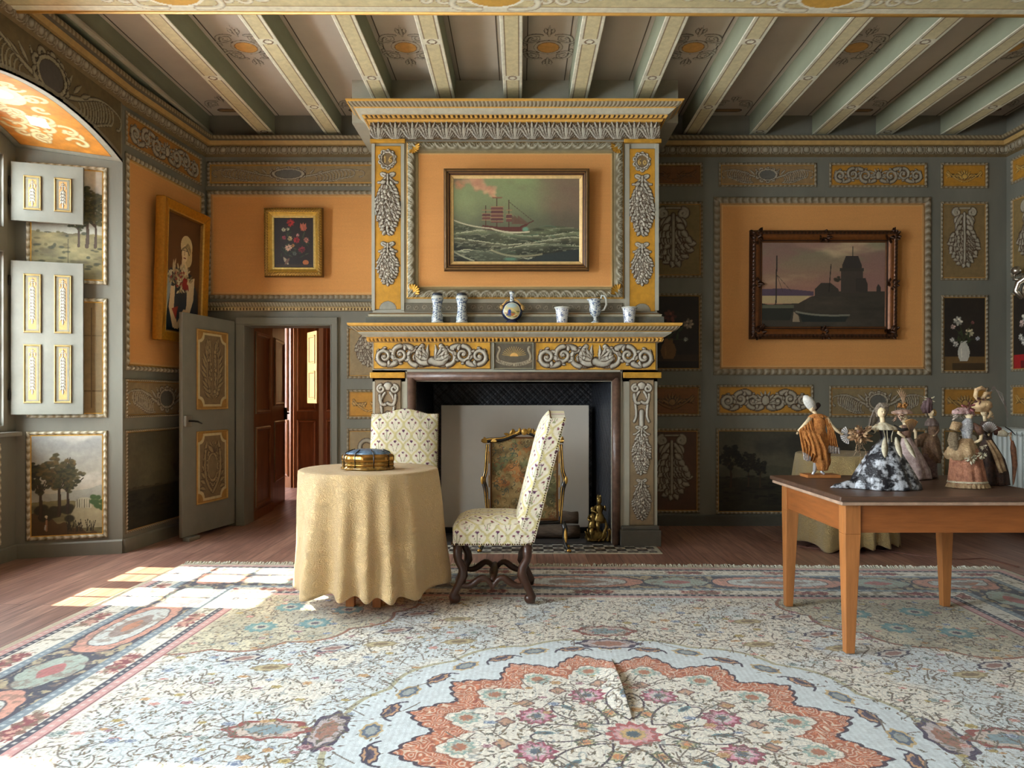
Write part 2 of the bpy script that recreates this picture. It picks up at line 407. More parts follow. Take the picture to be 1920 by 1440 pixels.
def o_lambre(c, cx, y1, y0, w, fg=FG, dk=DK, hh=.008):
    H = y1-y0; o_cart(c, cx, (y1+y0)/2, w*.2, H*.24, fg, dk, hh, inner=GRD)
    for sd in (-1, 1):
        for k in range(8):
            c.leaf(cx+sd*w*.33, y0+H*(.12+.1*k), PI/2-sd*(.9-.25*k), w*.22, w*.05, fg, hh, dk, bend=-sd*.8)
        c.stroke(bez((cx, y0+H*.05), (cx+sd*w*.45, y0+H*.3), (cx+sd*w*.3, y1-H*.2), n=14), w*.04, fg, hh, dk)
    for j in range(5): c.leaf(cx, y1-H*.24, PI/2+(j-2)*.4, H*.2, w*.06, fg, hh, dk)
SEG = {'1': [((.5, 0), (.5, 1)), ((.5, 1), (.3, .85))], '6': [((.8, 1), (.3, .7), (.1, .3), (.4, 0), (.8, .15), (.8, .4), (.45, .5), (.15, .35))],
       '0': [((.5, 0), (.15, .2), (.15, .5), (.5, .7), (.85, .5), (.85, .2), (.5, 0))],
       'A': [((0, 0), (.5, 1), (1, 0)), ((.2, .4), (.8, .4))], 'E': [((.9, 0), (0, 0), (0, 1), (.9, 1)), ((0, .5), (.7, .5))],
       'T': [((.5, 0), (.5, 1)), ((0, 1), (1, 1))], 'R': [((0, 0), (0, 1), (.8, .9), (.8, .6), (0, .5), (.9, 0))], 'N': [((0, 0), (0, 1), (1, 0), (1, 1))],
       'F': [((0, 0), (0, 1), (.9, 1)), ((0, .5), (.7, .5))], 'C': [((.9, .9), (.2, .9), (0, .5), (.2, .1), (.9, .1))], 'V': [((0, 1), (.5, 0), (1, 1))]}
def text(c, s, x, y, w, h, lw, col, arc=None, hh=0):
    n = len(s)
    for k, ch in enumerate(s):
        if ch not in SEG: continue
        yo = arc(x+w*(k+.5)) if arc else 0
        for st in SEG[ch]: c.stroke([(x+w*k+p[0]*w*.7, y+yo+p[1]*h) for p in st], lw, col, hh)
# ----- mouldings
def styles(style, s, t, pitch, T):
    """height 0..1 and brightness 0..1 along s (m) and across t (0..1)"""
    ph = s/pitch
    if style == 'leaf':
        a = ph+.42*np.abs(t-.5); k = .5+.5*np.cos(2*PI*a); v = .5+.5*np.cos(2*PI*(a*2+.25)); k = .65*k+.35*v*(k > .2)
        base = np.sin(PI*np.clip(t, 0, 1))**.6; return base*(.55+.45*k), k
    if style == 'rope':
        k = .5+.5*np.cos(2*PI*(ph+.55*t)); base = np.sin(PI*t)**.6; return base*(.6+.4*k), k
    if style == 'egg':
        u = (ph % 1)-.5; r = np.sqrt((u/.30)**2+((t-.55)/.42)**2); egg = np.clip(1-r*r, 0, 1)**.5
        ring = np.exp(-((r-1.32)/.16)**2); dart = np.exp(-((np.abs(u)-.5)/.07)**2)*(t < .95)
        k = np.clip(np.maximum(np.maximum(egg*.85+.1*(egg > 0), ring*.95), dart*.8), 0, 1); return .25+.75*k, k
    if style == 'scallop':
        u = (ph % 1)-.5; r = np.hypot(u*1.0, (t-.12)*.95); k = np.exp(-((r-.48)/.07)**2)+.75*(np.cos(np.arctan2(t-.12, u+1e-6)*9) > 0)*(r < .36)*(r > .12)
        base = np.sin(PI*np.clip(t, 0, 1))**.5; k = np.clip(k, 0, 1); return base*(.7+.3*k), k
    if style == 'gilt':
        k = .5+.5*np.sin(ph*2*PI+3*np.sin(t*7))*np.cos(ph*4.6*PI+t*11); base = np.sin(PI*t)**.5; return base*(.6+.4*k), k
    base = np.sin(PI*t)**.7; return base, .8+0*ph
def frame(parent, O, U, V, w, h, fw, dp, style='leaf', pitch=.06, fg=FG, dk=(122, 104, 76), lip=(196, 150, 76), edge=(128, 116, 92), m=None, res=None, bands=None, name='frame', lipw=.2, corners=None):
    O, U, V = (np.array(q, float) for q in (O, U, V)); N = np.cross(U, V); res = res or pitch/7
    T = np.array([0, 0, .06, .14, .24, .36, .48, .6, .72, 1-lipw, 1-lipw+.02, 1-lipw*.5, .985, 1, 1]) if bands is None else np.array([0, 0]+sorted([b[0] for b in bands]+[b[0]-.004 for b in bands[:-1]])[:-1]+[1, 1])
    if bands is not None: T = np.unique(np.r_[np.linspace(0, 1, 15), [b[0] for b in bands[:-1]], [b[0]-.012 for b in bands[:-1]]]); T = np.r_[0, T, 1]
    cols = []; pos = []
    sides = [((0, 0), (1, 0), w), ((w, 0), (0, 1), h), ((w, h), (-1, 0), w), ((0, h), (0, -1), h)]
    inn = [(1, 1), (-1, 1), (-1, -1), (1, -1)]
    for k, ((ox, oy), (dx, dy), L) in enumerate(sides):
        n = max(int(L/res), 4); q = np.linspace(0, 1, n); ix, iy = inn[k]
        for qq in [q]:
            S = qq[:, None]*np.ones(len(T)); TT = T[None, :]*np.ones((n, 1)); a = TT*fw
            x = ox+ix*a+dx*(L-2*a)*S; y = oy+iy*a+dy*(L-2*a)*S
            sl = a+(L-2*a)*S
            hh, kk = styles(style, sl-L/2, np.clip(TT/(1-lipw), 0, 1), pitch, T)
            if bands is None:
                inl = TT >= 1-lipw
                z = np.where(inl, .35*np.sin(PI*np.clip((TT-(1-lipw))/lipw, 0, 1)), hh)
                C = np.array(dk)+(np.array(fg)-np.array(dk))*kk[..., None]
                C = np.where((TT < .08)[..., None], np.array(edge, float), C); C = np.where(inl[..., None], np.array(lip, float), C)
            else:
                z = np.zeros_like(TT); C = np.zeros(TT.shape+(3,)); lo = 0
                for (te, col, z0, z1, st) in bands:
                    mk = (TT >= lo-1e-9) & (TT <= te+1e-9); u = np.clip((TT-lo)/(te-lo), 0, 1)
                    zz = z0+(z1-z0)*u+(.12*np.sin(PI*u) if st else 0)
                    if st == 'rich':
                        g = .5+.5*np.sin(sl*2*PI/pitch+4*np.sin(u*5))*np.cos(sl*4.6*PI/pitch+u*9); zz = zz+.22*g; col_ = np.array(col)*(.55+.6*g)[..., None]
                    else: col_ = np.array(col, float)*np.ones(TT.shape+(1,))
                    z = np.where(mk, zz, z); C = np.where(mk[..., None], col_, C); lo = te
            z[:, 0] = 0; z[:, -1] = 0 if bands is None else z[:, -2]-.35
            z = np.maximum(z, 0)
            P = O+x[..., None]*U+y[..., None]*V+(z*dp)[..., None]*N
            pos.append(P); cols.append(C)
    P = np.concatenate(pos+[pos[0][:1]]); C = np.concatenate(cols+[cols[0][:1]])
    me = grid_mesh(name, P.transpose(1, 0, 2), C.transpose(1, 0, 2))
    return link(me, name, parent, m or PAINTED)
def strip(name, A, B, out, prof, pats, parent=None, m=None, up=(0, 0, 1), res=.008, caps=True):
    """horizontal moulding. prof [(out,up)], pats per segment: (style|None, pitch, col, dk, amp)"""
    A, B, out, up = (np.array(q, float) for q in (A, B, out, up)); L = np.linalg.norm(B-A); d = (B-A)/L
    n = max(int(L/res), 2); s = np.linspace(0, L, n); rows = []; cols = []
    for k in range(len(prof)-1):
        (o0, z0), (o1, z1) = prof[k], prof[k+1]; st, pitch, col, dk, amp = pats[k]; mN = 9 if st in ('egg', 'scallop') else (6 if st else 2)
        nrm = np.array([(z1-z0), -(o1-o0)]); nrm = nrm/(np.linalg.norm(nrm)+1e-9)
        if nrm[0] < 0: nrm = -nrm
        for t in np.linspace(0, 1, mN):
            if st == 'dent':
                kk = ((s/pitch) % 1 < .55)*1. if .12 < t < .88 else np.ones(n)*1.; hh = kk
            elif st: hh, kk = styles(st, s, np.full(n, t), pitch, None)
            else: hh = np.zeros(n); kk = np.ones(n)
            hh = hh*amp*(1 if st else 0)
            if st and (t == 0 or t == 1): hh = hh*0
            o = o0+(o1-o0)*t+nrm[0]*hh; z = z0+(z1-z0)*t+nrm[1]*hh
            rows.append(A+d*s[:, None]+out*o[:, None]+up*z[:, None]); cols.append(np.array(dk, float)+(np.array(col, float)-np.array(dk, float))*kk[:, None])
    me = grid_mesh(name, np.array(rows), np.array(cols))
    o = link(me, name, parent, m or PAINTED, smooth=True, ang=40)
    if caps:
        b = MB(); b.prism([A+out*q+up*z for q, z in prof], [B+out*q+up*z for q, z in prof])
        if parent is not None: pass
        bm_v = [A+out*max(q-.004, 0)+up*z for q, z in prof]
    return o
def mitre(name, pts, outs, prof, pats, parent=None, m=None, res=.008):
    """moulding around corners: pts list of 3d corner points on the wall line, outs = outward mitre vector at each point"""
    rows = None; S0 = 0; acc = []; accC = []
    for (A, oa), (B, ob) in zip(list(zip(pts, outs))[:-1], list(zip(pts, outs))[1:]):
        A = np.array(A, float); B = np.array(B, float); oa = np.array(oa, float); ob = np.array(ob, float); L = np.linalg.norm(B-A); n = max(int(L/res), 2); s = np.linspace(0, 1, n)
        R = []; C = []
        for k in range(len(prof)-1):
            (o0, z0), (o1, z1) = prof[k], prof[k+1]; st, pitch, col, dk, amp = pats[k]; mN = 9 if st in ('egg', 'scallop') else (6 if st else 2)
            nrm = np.array([(z1-z0), -(o1-o0)]); nrm = nrm/(np.linalg.norm(nrm)+1e-9)
            if nrm[0] < 0: nrm = -nrm
            for t in np.linspace(0, 1, mN):
                if st == 'dent':
                    kk = ((s*L/pitch) % 1 < .55)*1. if .12 < t < .88 else np.ones(n)*1.; hh = kk
                elif st: hh, kk = styles(st, s*L-L/2, np.full(n, t), pitch, None)
                else: hh = np.zeros(n); kk = np.ones(n)
                hh = hh*amp
                if st and (t == 0 or t == 1): hh = hh*0
                o = o0+(o1-o0)*t+nrm[0]*hh; z = z0+(z1-z0)*t+nrm[1]*hh
                od = oa*(1-s[:, None])+ob*s[:, None]
                R.append(A+(B-A)*s[:, None]+od*o[:, None]+np.array([0, 0, 1.])*z[:, None]); C.append(np.array(dk, float)+(np.array(col, float)-np.array(dk, float))*kk[:, None])
        acc.append(np.array(R)); accC.append(np.array(C))
    me = grid_mesh(name, np.concatenate(acc, 1), np.concatenate(accC, 1))
    return link(me, name, parent, m or PAINTED, ang=40)
# ---------------------------------------------------------------- the room shell
HW = .95; HI = .73; XW = -4.04; YW = 7.55; XL = -3.3; XR = 4.92; ZC = 4.146; YB = -4.2; ZB = 3.955
NICHES = [5.25, 1.98, -1.0]; NS = {5.25: (.95, .73, .62)}
def ns_(yc): return NS.get(yc, (1.22, 1.02, .93))
def arch(y, yc, hw=HW, z0=3.245, r=.175): return z0+r*(1-((y-yc)/hw)**2)
# floor boards
fm = bpy.data.materials.new('worn_oak_boards'); fm.use_nodes = True; nt = fm.node_tree; pb = nt.nodes['Principled BSDF']
tc = nt.nodes.new('ShaderNodeTexCoord'); mp = nt.nodes.new('ShaderNodeMapping'); nt.links.new(tc.outputs['Object'], mp.inputs[0])
mp.inputs['Rotation'].default_value = (0, 0, PI/2)
br = nt.nodes.new('ShaderNodeTexBrick'); nt.links.new(mp.outputs[0], br.inputs[0]); br.inputs['Scale'].default_value = 1
br.inputs['Brick Width'].default_value = 3.1; br.inputs['Row Height'].default_value = .135; br.inputs['Mortar Size'].default_value = .0022
br.inputs['Color1'].default_value = (*lin((172, 134, 116)), 1); br.inputs['Color2'].default_value = (*lin((146, 110, 96)), 1); br.inputs['Mortar'].default_value = (*lin((46, 30, 26)), 1)
ns = nt.nodes.new('ShaderNodeTexNoise'); mp2 = nt.nodes.new('ShaderNodeMapping'); mp2.inputs['Scale'].default_value = (14, .9, 1)
nt.links.new(tc.outputs['Object'], mp2.inputs[0]); nt.links.new(mp2.outputs[0], ns.inputs['Vector']); ns.inputs['Scale'].default_value = 3; ns.inputs['Detail'].default_value = 8
rp = nt.nodes.new('ShaderNodeValToRGB'); rp.color_ramp.elements[0].color = (.55, .5, .5, 1); rp.color_ramp.elements[1].color = (1.25, 1.2, 1.2, 1); rp.color_ramp.elements[0].position = .3; rp.color_ramp.elements[1].position = .72
nt.links.new(ns.outputs['Fac'], rp.inputs[0]); mx = nt.nodes.new('ShaderNodeMix'); mx.data_type = 'RGBA'; mx.blend_type = 'MULTIPLY'; mx.inputs[0].default_value = 1
nt.links.new(br.outputs['Color'], mx.inputs[6]); nt.links.new(rp.outputs[0], mx.inputs[7]); nt.links.new(mx.outputs[2], pb.inputs['Base Color'])
pb.inputs['Roughness'].default_value = .38
bp = nt.nodes.new('ShaderNodeBump'); bp.inputs['Strength'].default_value = .25; bp.inputs['Distance'].default_value = .004; nt.links.new(ns.outputs['Fac'], bp.inputs['Height']); nt.links.new(bp.outputs[0], pb.inputs['Normal'])
tag(boxes('floor', [(-6.2, 5.4, YB-.2, 12.2, -.12, 0)], fm), kind='structure')
tag(boxes('ceiling', [(-4.4, 5.1, YB-.1, YW+.1, ZC, ZC+.15)], CEILM), kind='structure')
# back wall with doorway
DX0, DX1, DZ = -2.79, -1.90, 2.03
tag(boxes('wall_back', [(-4.4, DX0, YW, YW+.22, 0, ZC), (DX0, DX1, YW, YW+.22, DZ, ZC), (DX1, XR+.1, YW, YW+.22, 0, ZC)], WALLM), kind='structure')
tag(boxes('wall_right', [(XR, XR+.15, YB, YW, 0, ZC)], WALLM), kind='structure')
FWX = []; FB = [(-4.4, XR+.15, YB-.12, YB, 0, .75), (-4.4, XR+.15, YB-.12, YB, 3.35, ZC)]; px_ = -4.4
for fx in FWX: FB.append((px_, fx-.75, YB-.12, YB, .75, 3.35)); px_ = fx+.75
FB.append((px_, XR+.15, YB-.12, YB, .75, 3.35))
tag(boxes('wall_front', FB, WALLM), kind='structure')
# left wall: piers, splayed niches, arches
b = MB(); ends = []
def quad(*p, col=None): b.add(p, [(0, 1, 2, 3)], col)
quad((XL, 6.2, 0), (XL, 6.2, ZC), (-3.18, YW, ZC), (-3.18, YW, 0))
for k, yc in enumerate(NICHES):
    HW_, HI_, wy = ns_(yc); y0, y1 = yc-HW_, yc+HW_; n = 20
    for i in range(n):
        ya, yb = y0+(y1-y0)*i/n, y0+(y1-y0)*(i+1)/n
        quad((XL, ya, arch(ya, yc, HW_)), (XL, ya, ZC), (XL, yb, ZC), (XL, yb, arch(yb, yc, HW_)))
    quad((XL, y1, 0), (XL, y1, 3.245), (XW, yc+HI_, 3.30), (XW, yc+HI_, 0))
    quad((XL, y0, 0), (XL, y0, 3.245), (XW, yc-HI_, 3.30), (XW, yc-HI_, 0))
    yn = NICHES[k+1]+ns_(NICHES[k+1])[0] if k < len(NICHES)-1 else YB
    quad((XL, yn, 0), (XL, yn, ZC), (XL, y0, ZC), (XL, y0, 0))
    # inner face of window wall
    for q in [(yc-HI_, yc-wy, 0, 3.46), (yc+wy, yc+HI_, 0, 3.46), (yc-wy, yc+wy, 0, 1.02), (yc-wy, yc+wy, 3.235, 3.46)]:
        b.box(XW-.10, XW, q[0], q[1], q[2], q[3])
prev = YW+.1
segs = []
for yc in NICHES:
    segs.append((yc+ns_(yc)[1], prev)); prev = yc-ns_(yc)[1]
segs.append((YB, prev))
for a, c in segs: b.box(XW-.10, XW-.04, a, c, 0, ZC)
b.box(XW-.10, XW-.04, YB, YW+.1, 3.46, ZC)
tag(b.build('wall_left', WALLM, smooth=False), kind='structure')
# window glass
gm = bpy.data.materials.new('old_window_glass'); gm.use_nodes = True; nt = gm.node_tree; nt.nodes.remove(nt.nodes['Principled BSDF'])
o_ = nt.nodes['Material Output']; tr = nt.nodes.new('ShaderNodeBsdfTransparent'); gl = nt.nodes.new('ShaderNodeBsdfGlossy'); gl.inputs['Roughness'].default_value = .02
mxs = nt.nodes.new('ShaderNodeMixShader'); mxs.inputs[0].default_value = .05
tr.inputs[0].default_value = (.96, .98, .97, 1)
nt.links.new(tr.outputs[0], mxs.inputs[1]); nt.links.new(gl.outputs[0], mxs.inputs[2]); nt.links.new(mxs.outputs[0], o_.inputs[0])
WINM = mat('pale_grey_window_paint', (128, 124, 112), rough=.5, noise=.15, scale=6)
for wi, yc in enumerate(NICHES):
    HW_, HI_, WY = ns_(yc); WI = WY-.045
    w = boxes('window_%d' % (wi+1), [(XW-.07, XW+.01, yc-WY, yc-WI, 1.02, 3.235), (XW-.07, XW+.01, yc+WI, yc+WY, 1.02, 3.235),
        (XW-.07, XW+.01, yc-WI, yc+WI, 1.02, 1.07), (XW-.07, XW+.01, yc-WI, yc+WI, 3.19, 3.235), (XW-.07, XW+.02, yc-WI, yc+WI, 2.43, 2.62), (XW-.08, XW+.01, yc-.05, yc+.05, 1.07, 3.19)], WINM)
    tag(w, kind='structure')
    for sd in (-1, 1):
        for (z0, z1, nr) in ((1.07, 2.43, 4), (2.62, 3.19, 2)):
            ya, yb = (yc+.05, yc+WI) if sd > 0 else (yc-WI, yc-.05); x0, x1 = XW-.05, XW-.02; q = MB(); s_ = .045
            q.box(x0, x1, ya, ya+s_, z0, z1); q.box(x0, x1, yb-s_, yb, z0, z1); q.box(x0, x1, ya+s_, yb-s_, z0, z0+s_); q.box(x0, x1, ya+s_, yb-s_, z1-s_, z1)
            q.box(x0+.004, x1-.004, (ya+yb)/2-.011, (ya+yb)/2+.011, z0+s_, z1-s_)
            for r in range(1, nr):
                zz = z0+s_+(z1-z0-2*s_)*r/nr; q.box(x0+.004, x1-.004, ya+s_, yb-s_, zz-.011, zz+.011)
            c = q.build('casement', WINM, w, smooth=False)
            g = MB(); g.box(XW-.036, XW-.034, ya+s_*.8, yb-s_*.8, z0+s_*.8, z1-s_*.8); g.build('glass_pane', gm, c, smooth=False)
    boxes('window_sill', [(XW-.02, XW+.07, yc-HI_+.02, yc+HI_-.02, .985, 1.02)], WINM, w, bev=.006)
    L = bpy.data.lights.new('portal', 'AREA'); L.shape = 'RECTANGLE'; L.size = 2.3; L.size_y = WY*2.1; L.cycles.is_portal = True
    lo = bpy.data.objects.new('window_portal', L); scene.collection.objects.link(lo); lo.location = (XW-.12, yc, 2.12); lo.rotation_euler = (0, -PI/2, 0)
    # soffit painting
    n = 90; m = 40; u = np.linspace(0, 1, n); v = np.linspace(0, 1, m); U2, V2 = np.meshgrid(u, v)
    yA = yc+HW_-2*HW_*U2; yB = yc+HI_-2*HI_*U2
    P = np.stack([XL*(1-V2)+XW*V2, yA*(1-V2)+yB*V2, arch(yA, yc, HW_)*(1-V2)+arch(yB, yc, HI_, 3.30, .14)*V2], -1)
    c = Cv(1.9, .76, .0125 if wi else .006, (180, 116, 38), .16, 5+wi)
    if wi == 0:
        for sx in (.48, 1.42):
            for k in range(26):
                rr = random.Random(k+int(sx*10)); x = sx+rr.uniform(-.38, .38); y = .38+rr.uniform(-.22, .22)
                c.stroke(spiral(x, y, rr.uniform(.05, .10), .015, rr.uniform(0, 6), rr.choice([-1, 1])*.9, 16), .017, (206, 186, 134), 0, (160, 112, 56), 1.25)
        c.disc(.95, .38, .22, .15, (206, 190, 140)); c.disc(.95, .38, .11, .09, (190, 190, 174))
        c.poly([(.36, .34), (.52, .30), (.56, .42), (.40, .46)], (226, 224, 206)); c.poly([(1.36, .34), (1.52, .30), (1.56, .42), (1.40, .46)], (226, 224, 206))
    c.border(0, .05, (140, 134, 118)); c.border(.05, .058, (90, 74, 52))
    n = len(c.xs); m = len(c.ys); U2, V2 = np.meshgrid(c.xs/1.9, c.ys/.76); yA = yc+HW_-2*HW_*U2; yB = yc+HI_-2*HI_*U2
    P = np.stack([XL*(1-V2)+XW*V2, yA*(1-V2)+yB*V2, arch(yA, yc, HW_)*(1-V2)+arch(yB, yc, HI_, 3.30, .14)*V2], -1)
    me = grid_mesh('niche_soffit', P, c.C, skirt=(0, 0, .05)); so = link(me, 'painted_soffit', None, PAINTED)
    tag(so, 'orange painted arched soffit with cream scrollwork over the far window' if wi == 0 else None, kind='structure')
for wi, fx in enumerate(FWX):
    w = boxes('window_%d' % (wi+len(NICHES)+1), [(fx-.75, fx-.70, YB-.06, YB, .75, 3.35), (fx+.70, fx+.75, YB-.06, YB, .75, 3.35), (fx-.7, fx+.7, YB-.06, YB, .75, .81), (fx-.7, fx+.7, YB-.06, YB, 3.29, 3.35), (fx-.04, fx+.04, YB-.06, YB, .81, 3.29), (fx-.7, fx+.7, YB-.05, YB-.01, 2.4, 2.46), (fx-.7, fx+.7, YB-.04, YB-.015, 1.6, 1.625)], WINM); tag(w, kind='structure')
    boxes('glass_pane', [(fx-.7, fx+.7, YB-.036, YB-.034, .8, 3.3)], gm, w)
    L = bpy.data.lights.new('portal', 'AREA'); L.shape = 'RECTANGLE'; L.size = 1.5; L.size_y = 2.6; L.cycles.is_portal = True
    lo = bpy.data.objects.new('window_portal', L); scene.collection.objects.link(lo); lo.location = (fx, YB-.14, 2.05); lo.rotation_euler = (PI/2, 0, 0)
# cornice moulding round the room
CP = [(.0, -.02), (.03, 0), (.05, .075), (.075, .08), (.09, .118), (.12, .125), (.135, .155), (0, .165)]
CPT = [(None, 1, (120, 100, 66), (120, 100, 66), 0), ('egg', .105, (176, 166, 144), (96, 76, 48), .018), (None, 1, (150, 120, 70), (150, 120, 70), 0), (None, 1, (186, 150, 90), (186, 150, 90), 0), (None, 1, (96, 88, 72), (96, 88, 72), 0), ('rope', .045, (160, 146, 116), (110, 90, 60), .008), (None, 1, (150, 142, 122), (150, 142, 122), 0)]
z = 3.745
t1 = math.atan2(.12, 1.35); nA = np.array([1, 0, 0.]); nB = np.array([math.cos(t1), -math.sin(t1), 0]); nC = np.array([0, -1., 0])
def mo(a, b_): return (a+b_)/(1+a.dot(b_))
tag(mitre('trim_1', [(XL, 3.0, z), (XL, 6.2, z), (-3.18, YW, z), (-1.30, YW, z)], [nA, mo(nA, nB), mo(nB, nC), nC], CP, CPT, res=.009), kind='structure')
tag(mitre('trim_2', [(1.2, YW, z), (XR, YW, z), (XR, 3.0, z)], [nC, mo(nC, -nA), -nA], CP, CPT, res=.009), kind='structure')
tag(boxes('trim_3', [(XL, -3.14, 4.85, YW, ZB, ZC)], BEAMM), kind='structure')
tag(boxes('trim_4', [(-3.14, -3.10, 4.85, 7.55, 3.93, 3.965)], mat('pale_moulding', (176, 168, 146), noise=.1), bev=.01), kind='structure')
tag(strip('trim_5', (-3.15, YW, 2.165), (-1.2, YW, 2.165), (0, -1, 0), [(0, 0), (.025, .005), (.03, .035), (.04, .042), (.05, .085), (.03, .095), (0, .10)],
    [(None, 1, (150, 140, 118), (150, 140, 118), 0), ('dent', .034, (206, 180, 130), (96, 70, 40), .008), (None, 1, (176, 150, 100), (176, 150, 100), 0), ('rope', .03, (176, 164, 138), (110, 92, 62), .006), (None, 1, (150, 140, 118), (150, 140, 118), 0), (None, 1, (90, 86, 74), (90, 86, 74), 0)]), kind='structure')
# baseboards
def along(A, B, z0, z1, th, name, m):
    A = Vector(A); B = Vector(B); d = (B-A).normalized(); n = Vector((d.y, -d.x, 0)); q = MB()
    q.prism([(*(A+n*o), z) for o, z in ((0, z0), (th, z0), (th, z1-.012), (th*.5, z1), (0, z1))] if False else [Vector((A.x+n.x*o, A.y+n.y*o, z)) for o, z in ((0, z0), (th, z0), (th, z1-.012), (th*.5, z1), (0, z1))],
            [Vector((B.x+n.x*o, B.y+n.y*o, z)) for o, z in ((0, z0), (th, z0), (th, z1-.012), (th*.5, z1), (0, z1))])
    return tag(q.build(name, m, smooth=False), kind='structure')
SPLAY0 = Vector((XW, 5.98, 0)); SPLAY1 = Vector((XL, 6.2, 0)); PIER1 = Vector((-3.18, YW, 0))
along(SPLAY1, PIER1, 0, .115, .022, 'baseboard_left', WALLM)
along(SPLAY0, SPLAY1, 0, .115, .022, 'baseboard_niche', WALLM)
along((XW, 4.55, 0), (XW, 5.98, 0), 0, .115, .022, 'baseboard_window', WALLM)
along((1.25, YW, 0), (XR, YW, 0), 0, .11, .022, 'baseboard_back', BASEM)
along((-1.85, YW, 0), (-1.3, YW, 0), 0, .11, .022, 'baseboard_hearth', BASEM)
along((XR, YW, 0), (XR, 0, 0), 0, .11, .022, 'baseboard_right', BASEM)
# door casing
q = MB(); q.box(DX0-.075, DX0, YW-.03, YW+.0, 0, DZ+.06); q.box(DX1, DX1+.06, YW-.03, YW, 0, DZ+.06); q.box(DX0-.075, DX1+.06, YW-.035, YW, DZ, DZ+.075)
q.box(DX0-.001, DX0+.012, YW-.03, YW+.25, 0, DZ); q.box(DX1-.012, DX1+.001, YW-.03, YW+.25, 0, DZ); q.box(DX0, DX1, YW-.03, YW+.25, DZ-.012, DZ+.001)
tag(bevel(q.build('trim_6', WALLM, smooth=False), .006), kind='structure')
# ---------------------------------------------------------------- painted beams
BX = [(-2.559, YW), (-1.885, YW), (-1.234, 6.71), (-.659, 6.71), (-.062, 6.71), (.52, 6.71), (1.102, 6.71), (1.726, YW), (2.40, YW), (3.034, YW), (3.678, YW), (4.331, YW)]
nth = ['first', 'second', 'third', 'fourth', 'fifth', 'sixth', 'seventh', 'eighth', 'ninth', 'tenth', 'eleventh', 'twelfth']
for k, (x, y1) in enumerate(BX):
    w = .165; y0 = 4.82; t = thing('ceiling_beam', '%s painted ceiling beam counted from the window wall, %s' % (nth[k], 'ending on the chimney breast' if y1 < 7 else 'running to the far wall'), 'beam', (x, y0, ZB), 'parallel painted ceiling beams')
    q = MB(); q.box(x-w/2, x+w/2, y0, y1, ZB, ZC+.01); bevel(q.build('beam_body', BEAMM, t, smooth=False), .006)
    c = Cv(w, y1-y0, .0075, (238, 232, 206), .05, k); o = .03
    c.fill((c.X > o) & (c.X < w-o) & (c.Y > .02) & (c.Y < y1-y0-.03), (222, 208, 162)); c.fill(((np.abs(c.X-o) < .004) | (np.abs(c.X-w+o) < .004)) & (c.Y > .02), (120, 88, 52))
    c.C *= (1+.10*(fbm(c.X*3+k, c.Y*2.2, k+3)-.5))[..., None]
    st = .15+(k % 2)*.62
    while st < y1-y0:
        yy = (y1-y0)-st; c.fill(np.abs(c.Y-yy) < .042, (238, 232, 206)); c.fill(np.abs(np.abs(c.Y-yy)-.045) < .005, (130, 100, 64)) if False else None
        r = np.hypot(c.X-w/2, c.Y-yy); c.fill(np.abs(r-.032) < .006, (120, 88, 52)); st += 1.25
    c.mesh('beam_underside', (x-w/2, y1, ZB-.001), (1, 0, 0), (0, -1, 0), PAINTED, t, off=.001, skirt=.004)
# girder
t = thing('cross_girder', 'deep cream ceiling girder with gilded edge across the top of the room', 'beam', (0, 4.5, 3.785))
q = MB(); q.prism([(XL, 4.25, 3.785), (XR, 4.25, 3.785), (XR, 4.895, 3.785), (XL, 4.83, 3.785)], [(XL, 4.25, ZC+.01), (XR, 4.25, ZC+.01), (XR, 4.895, ZC+.01), (XL, 4.83, ZC+.01)]); q.build('girder_body', BEAMM, t, smooth=False)
c = Cv(XR-XL, .6, .0095, (206, 192, 146), .06, 4)
c.fill((c.Y < .075), (222, 214, 186)); c.fill(c.Y < .022, (206, 158, 80)); c.fill(np.abs(c.Y-.075) < .007, (236, 230, 206)); c.fill(np.abs(c.Y-.088) < .005, (160, 130, 84))
for gx in (-2.16, -.157, 1.93, 4.0):
    x = gx-XL
    for sd in (-1, 1):
        for j in range(7):
            c.stroke(spiral(x+sd*(.22+.11*j), .20-.04*math.sin(j), .065-.004*j, .014, 1.2*j, sd*.9, 14), .014, (232, 224, 196), .002, (170, 140, 100), 1.3)
        c.stroke(bez((x+sd*.1, .06), (x+sd*.32, .04), (x+sd*.26, .18), n=12), .022, (232, 224, 196), .003, (170, 140, 100), 1.2)
    c.disc(x, .21, .17, .12, (206, 158, 70), ol=(236, 230, 206), olw=1.14)
P = np.stack([XL+c.X, 4.83+.065*(c.X/8.22)-c.Y, 0*c.X+3.783-c.H], -1)
link(grid_mesh('painted_underside', P, c.C, skirt=(0, 0, .01)), 'painted_underside', t, PAINTED)
q = MB(); q.tube([(XL, 4.828, 3.787), (XR, 4.893, 3.787)], .014, 8); q.build('gilt_edge', mat('gilt_line', (214, 164, 84), rough=.4, metal=.3, noise=.15), t)
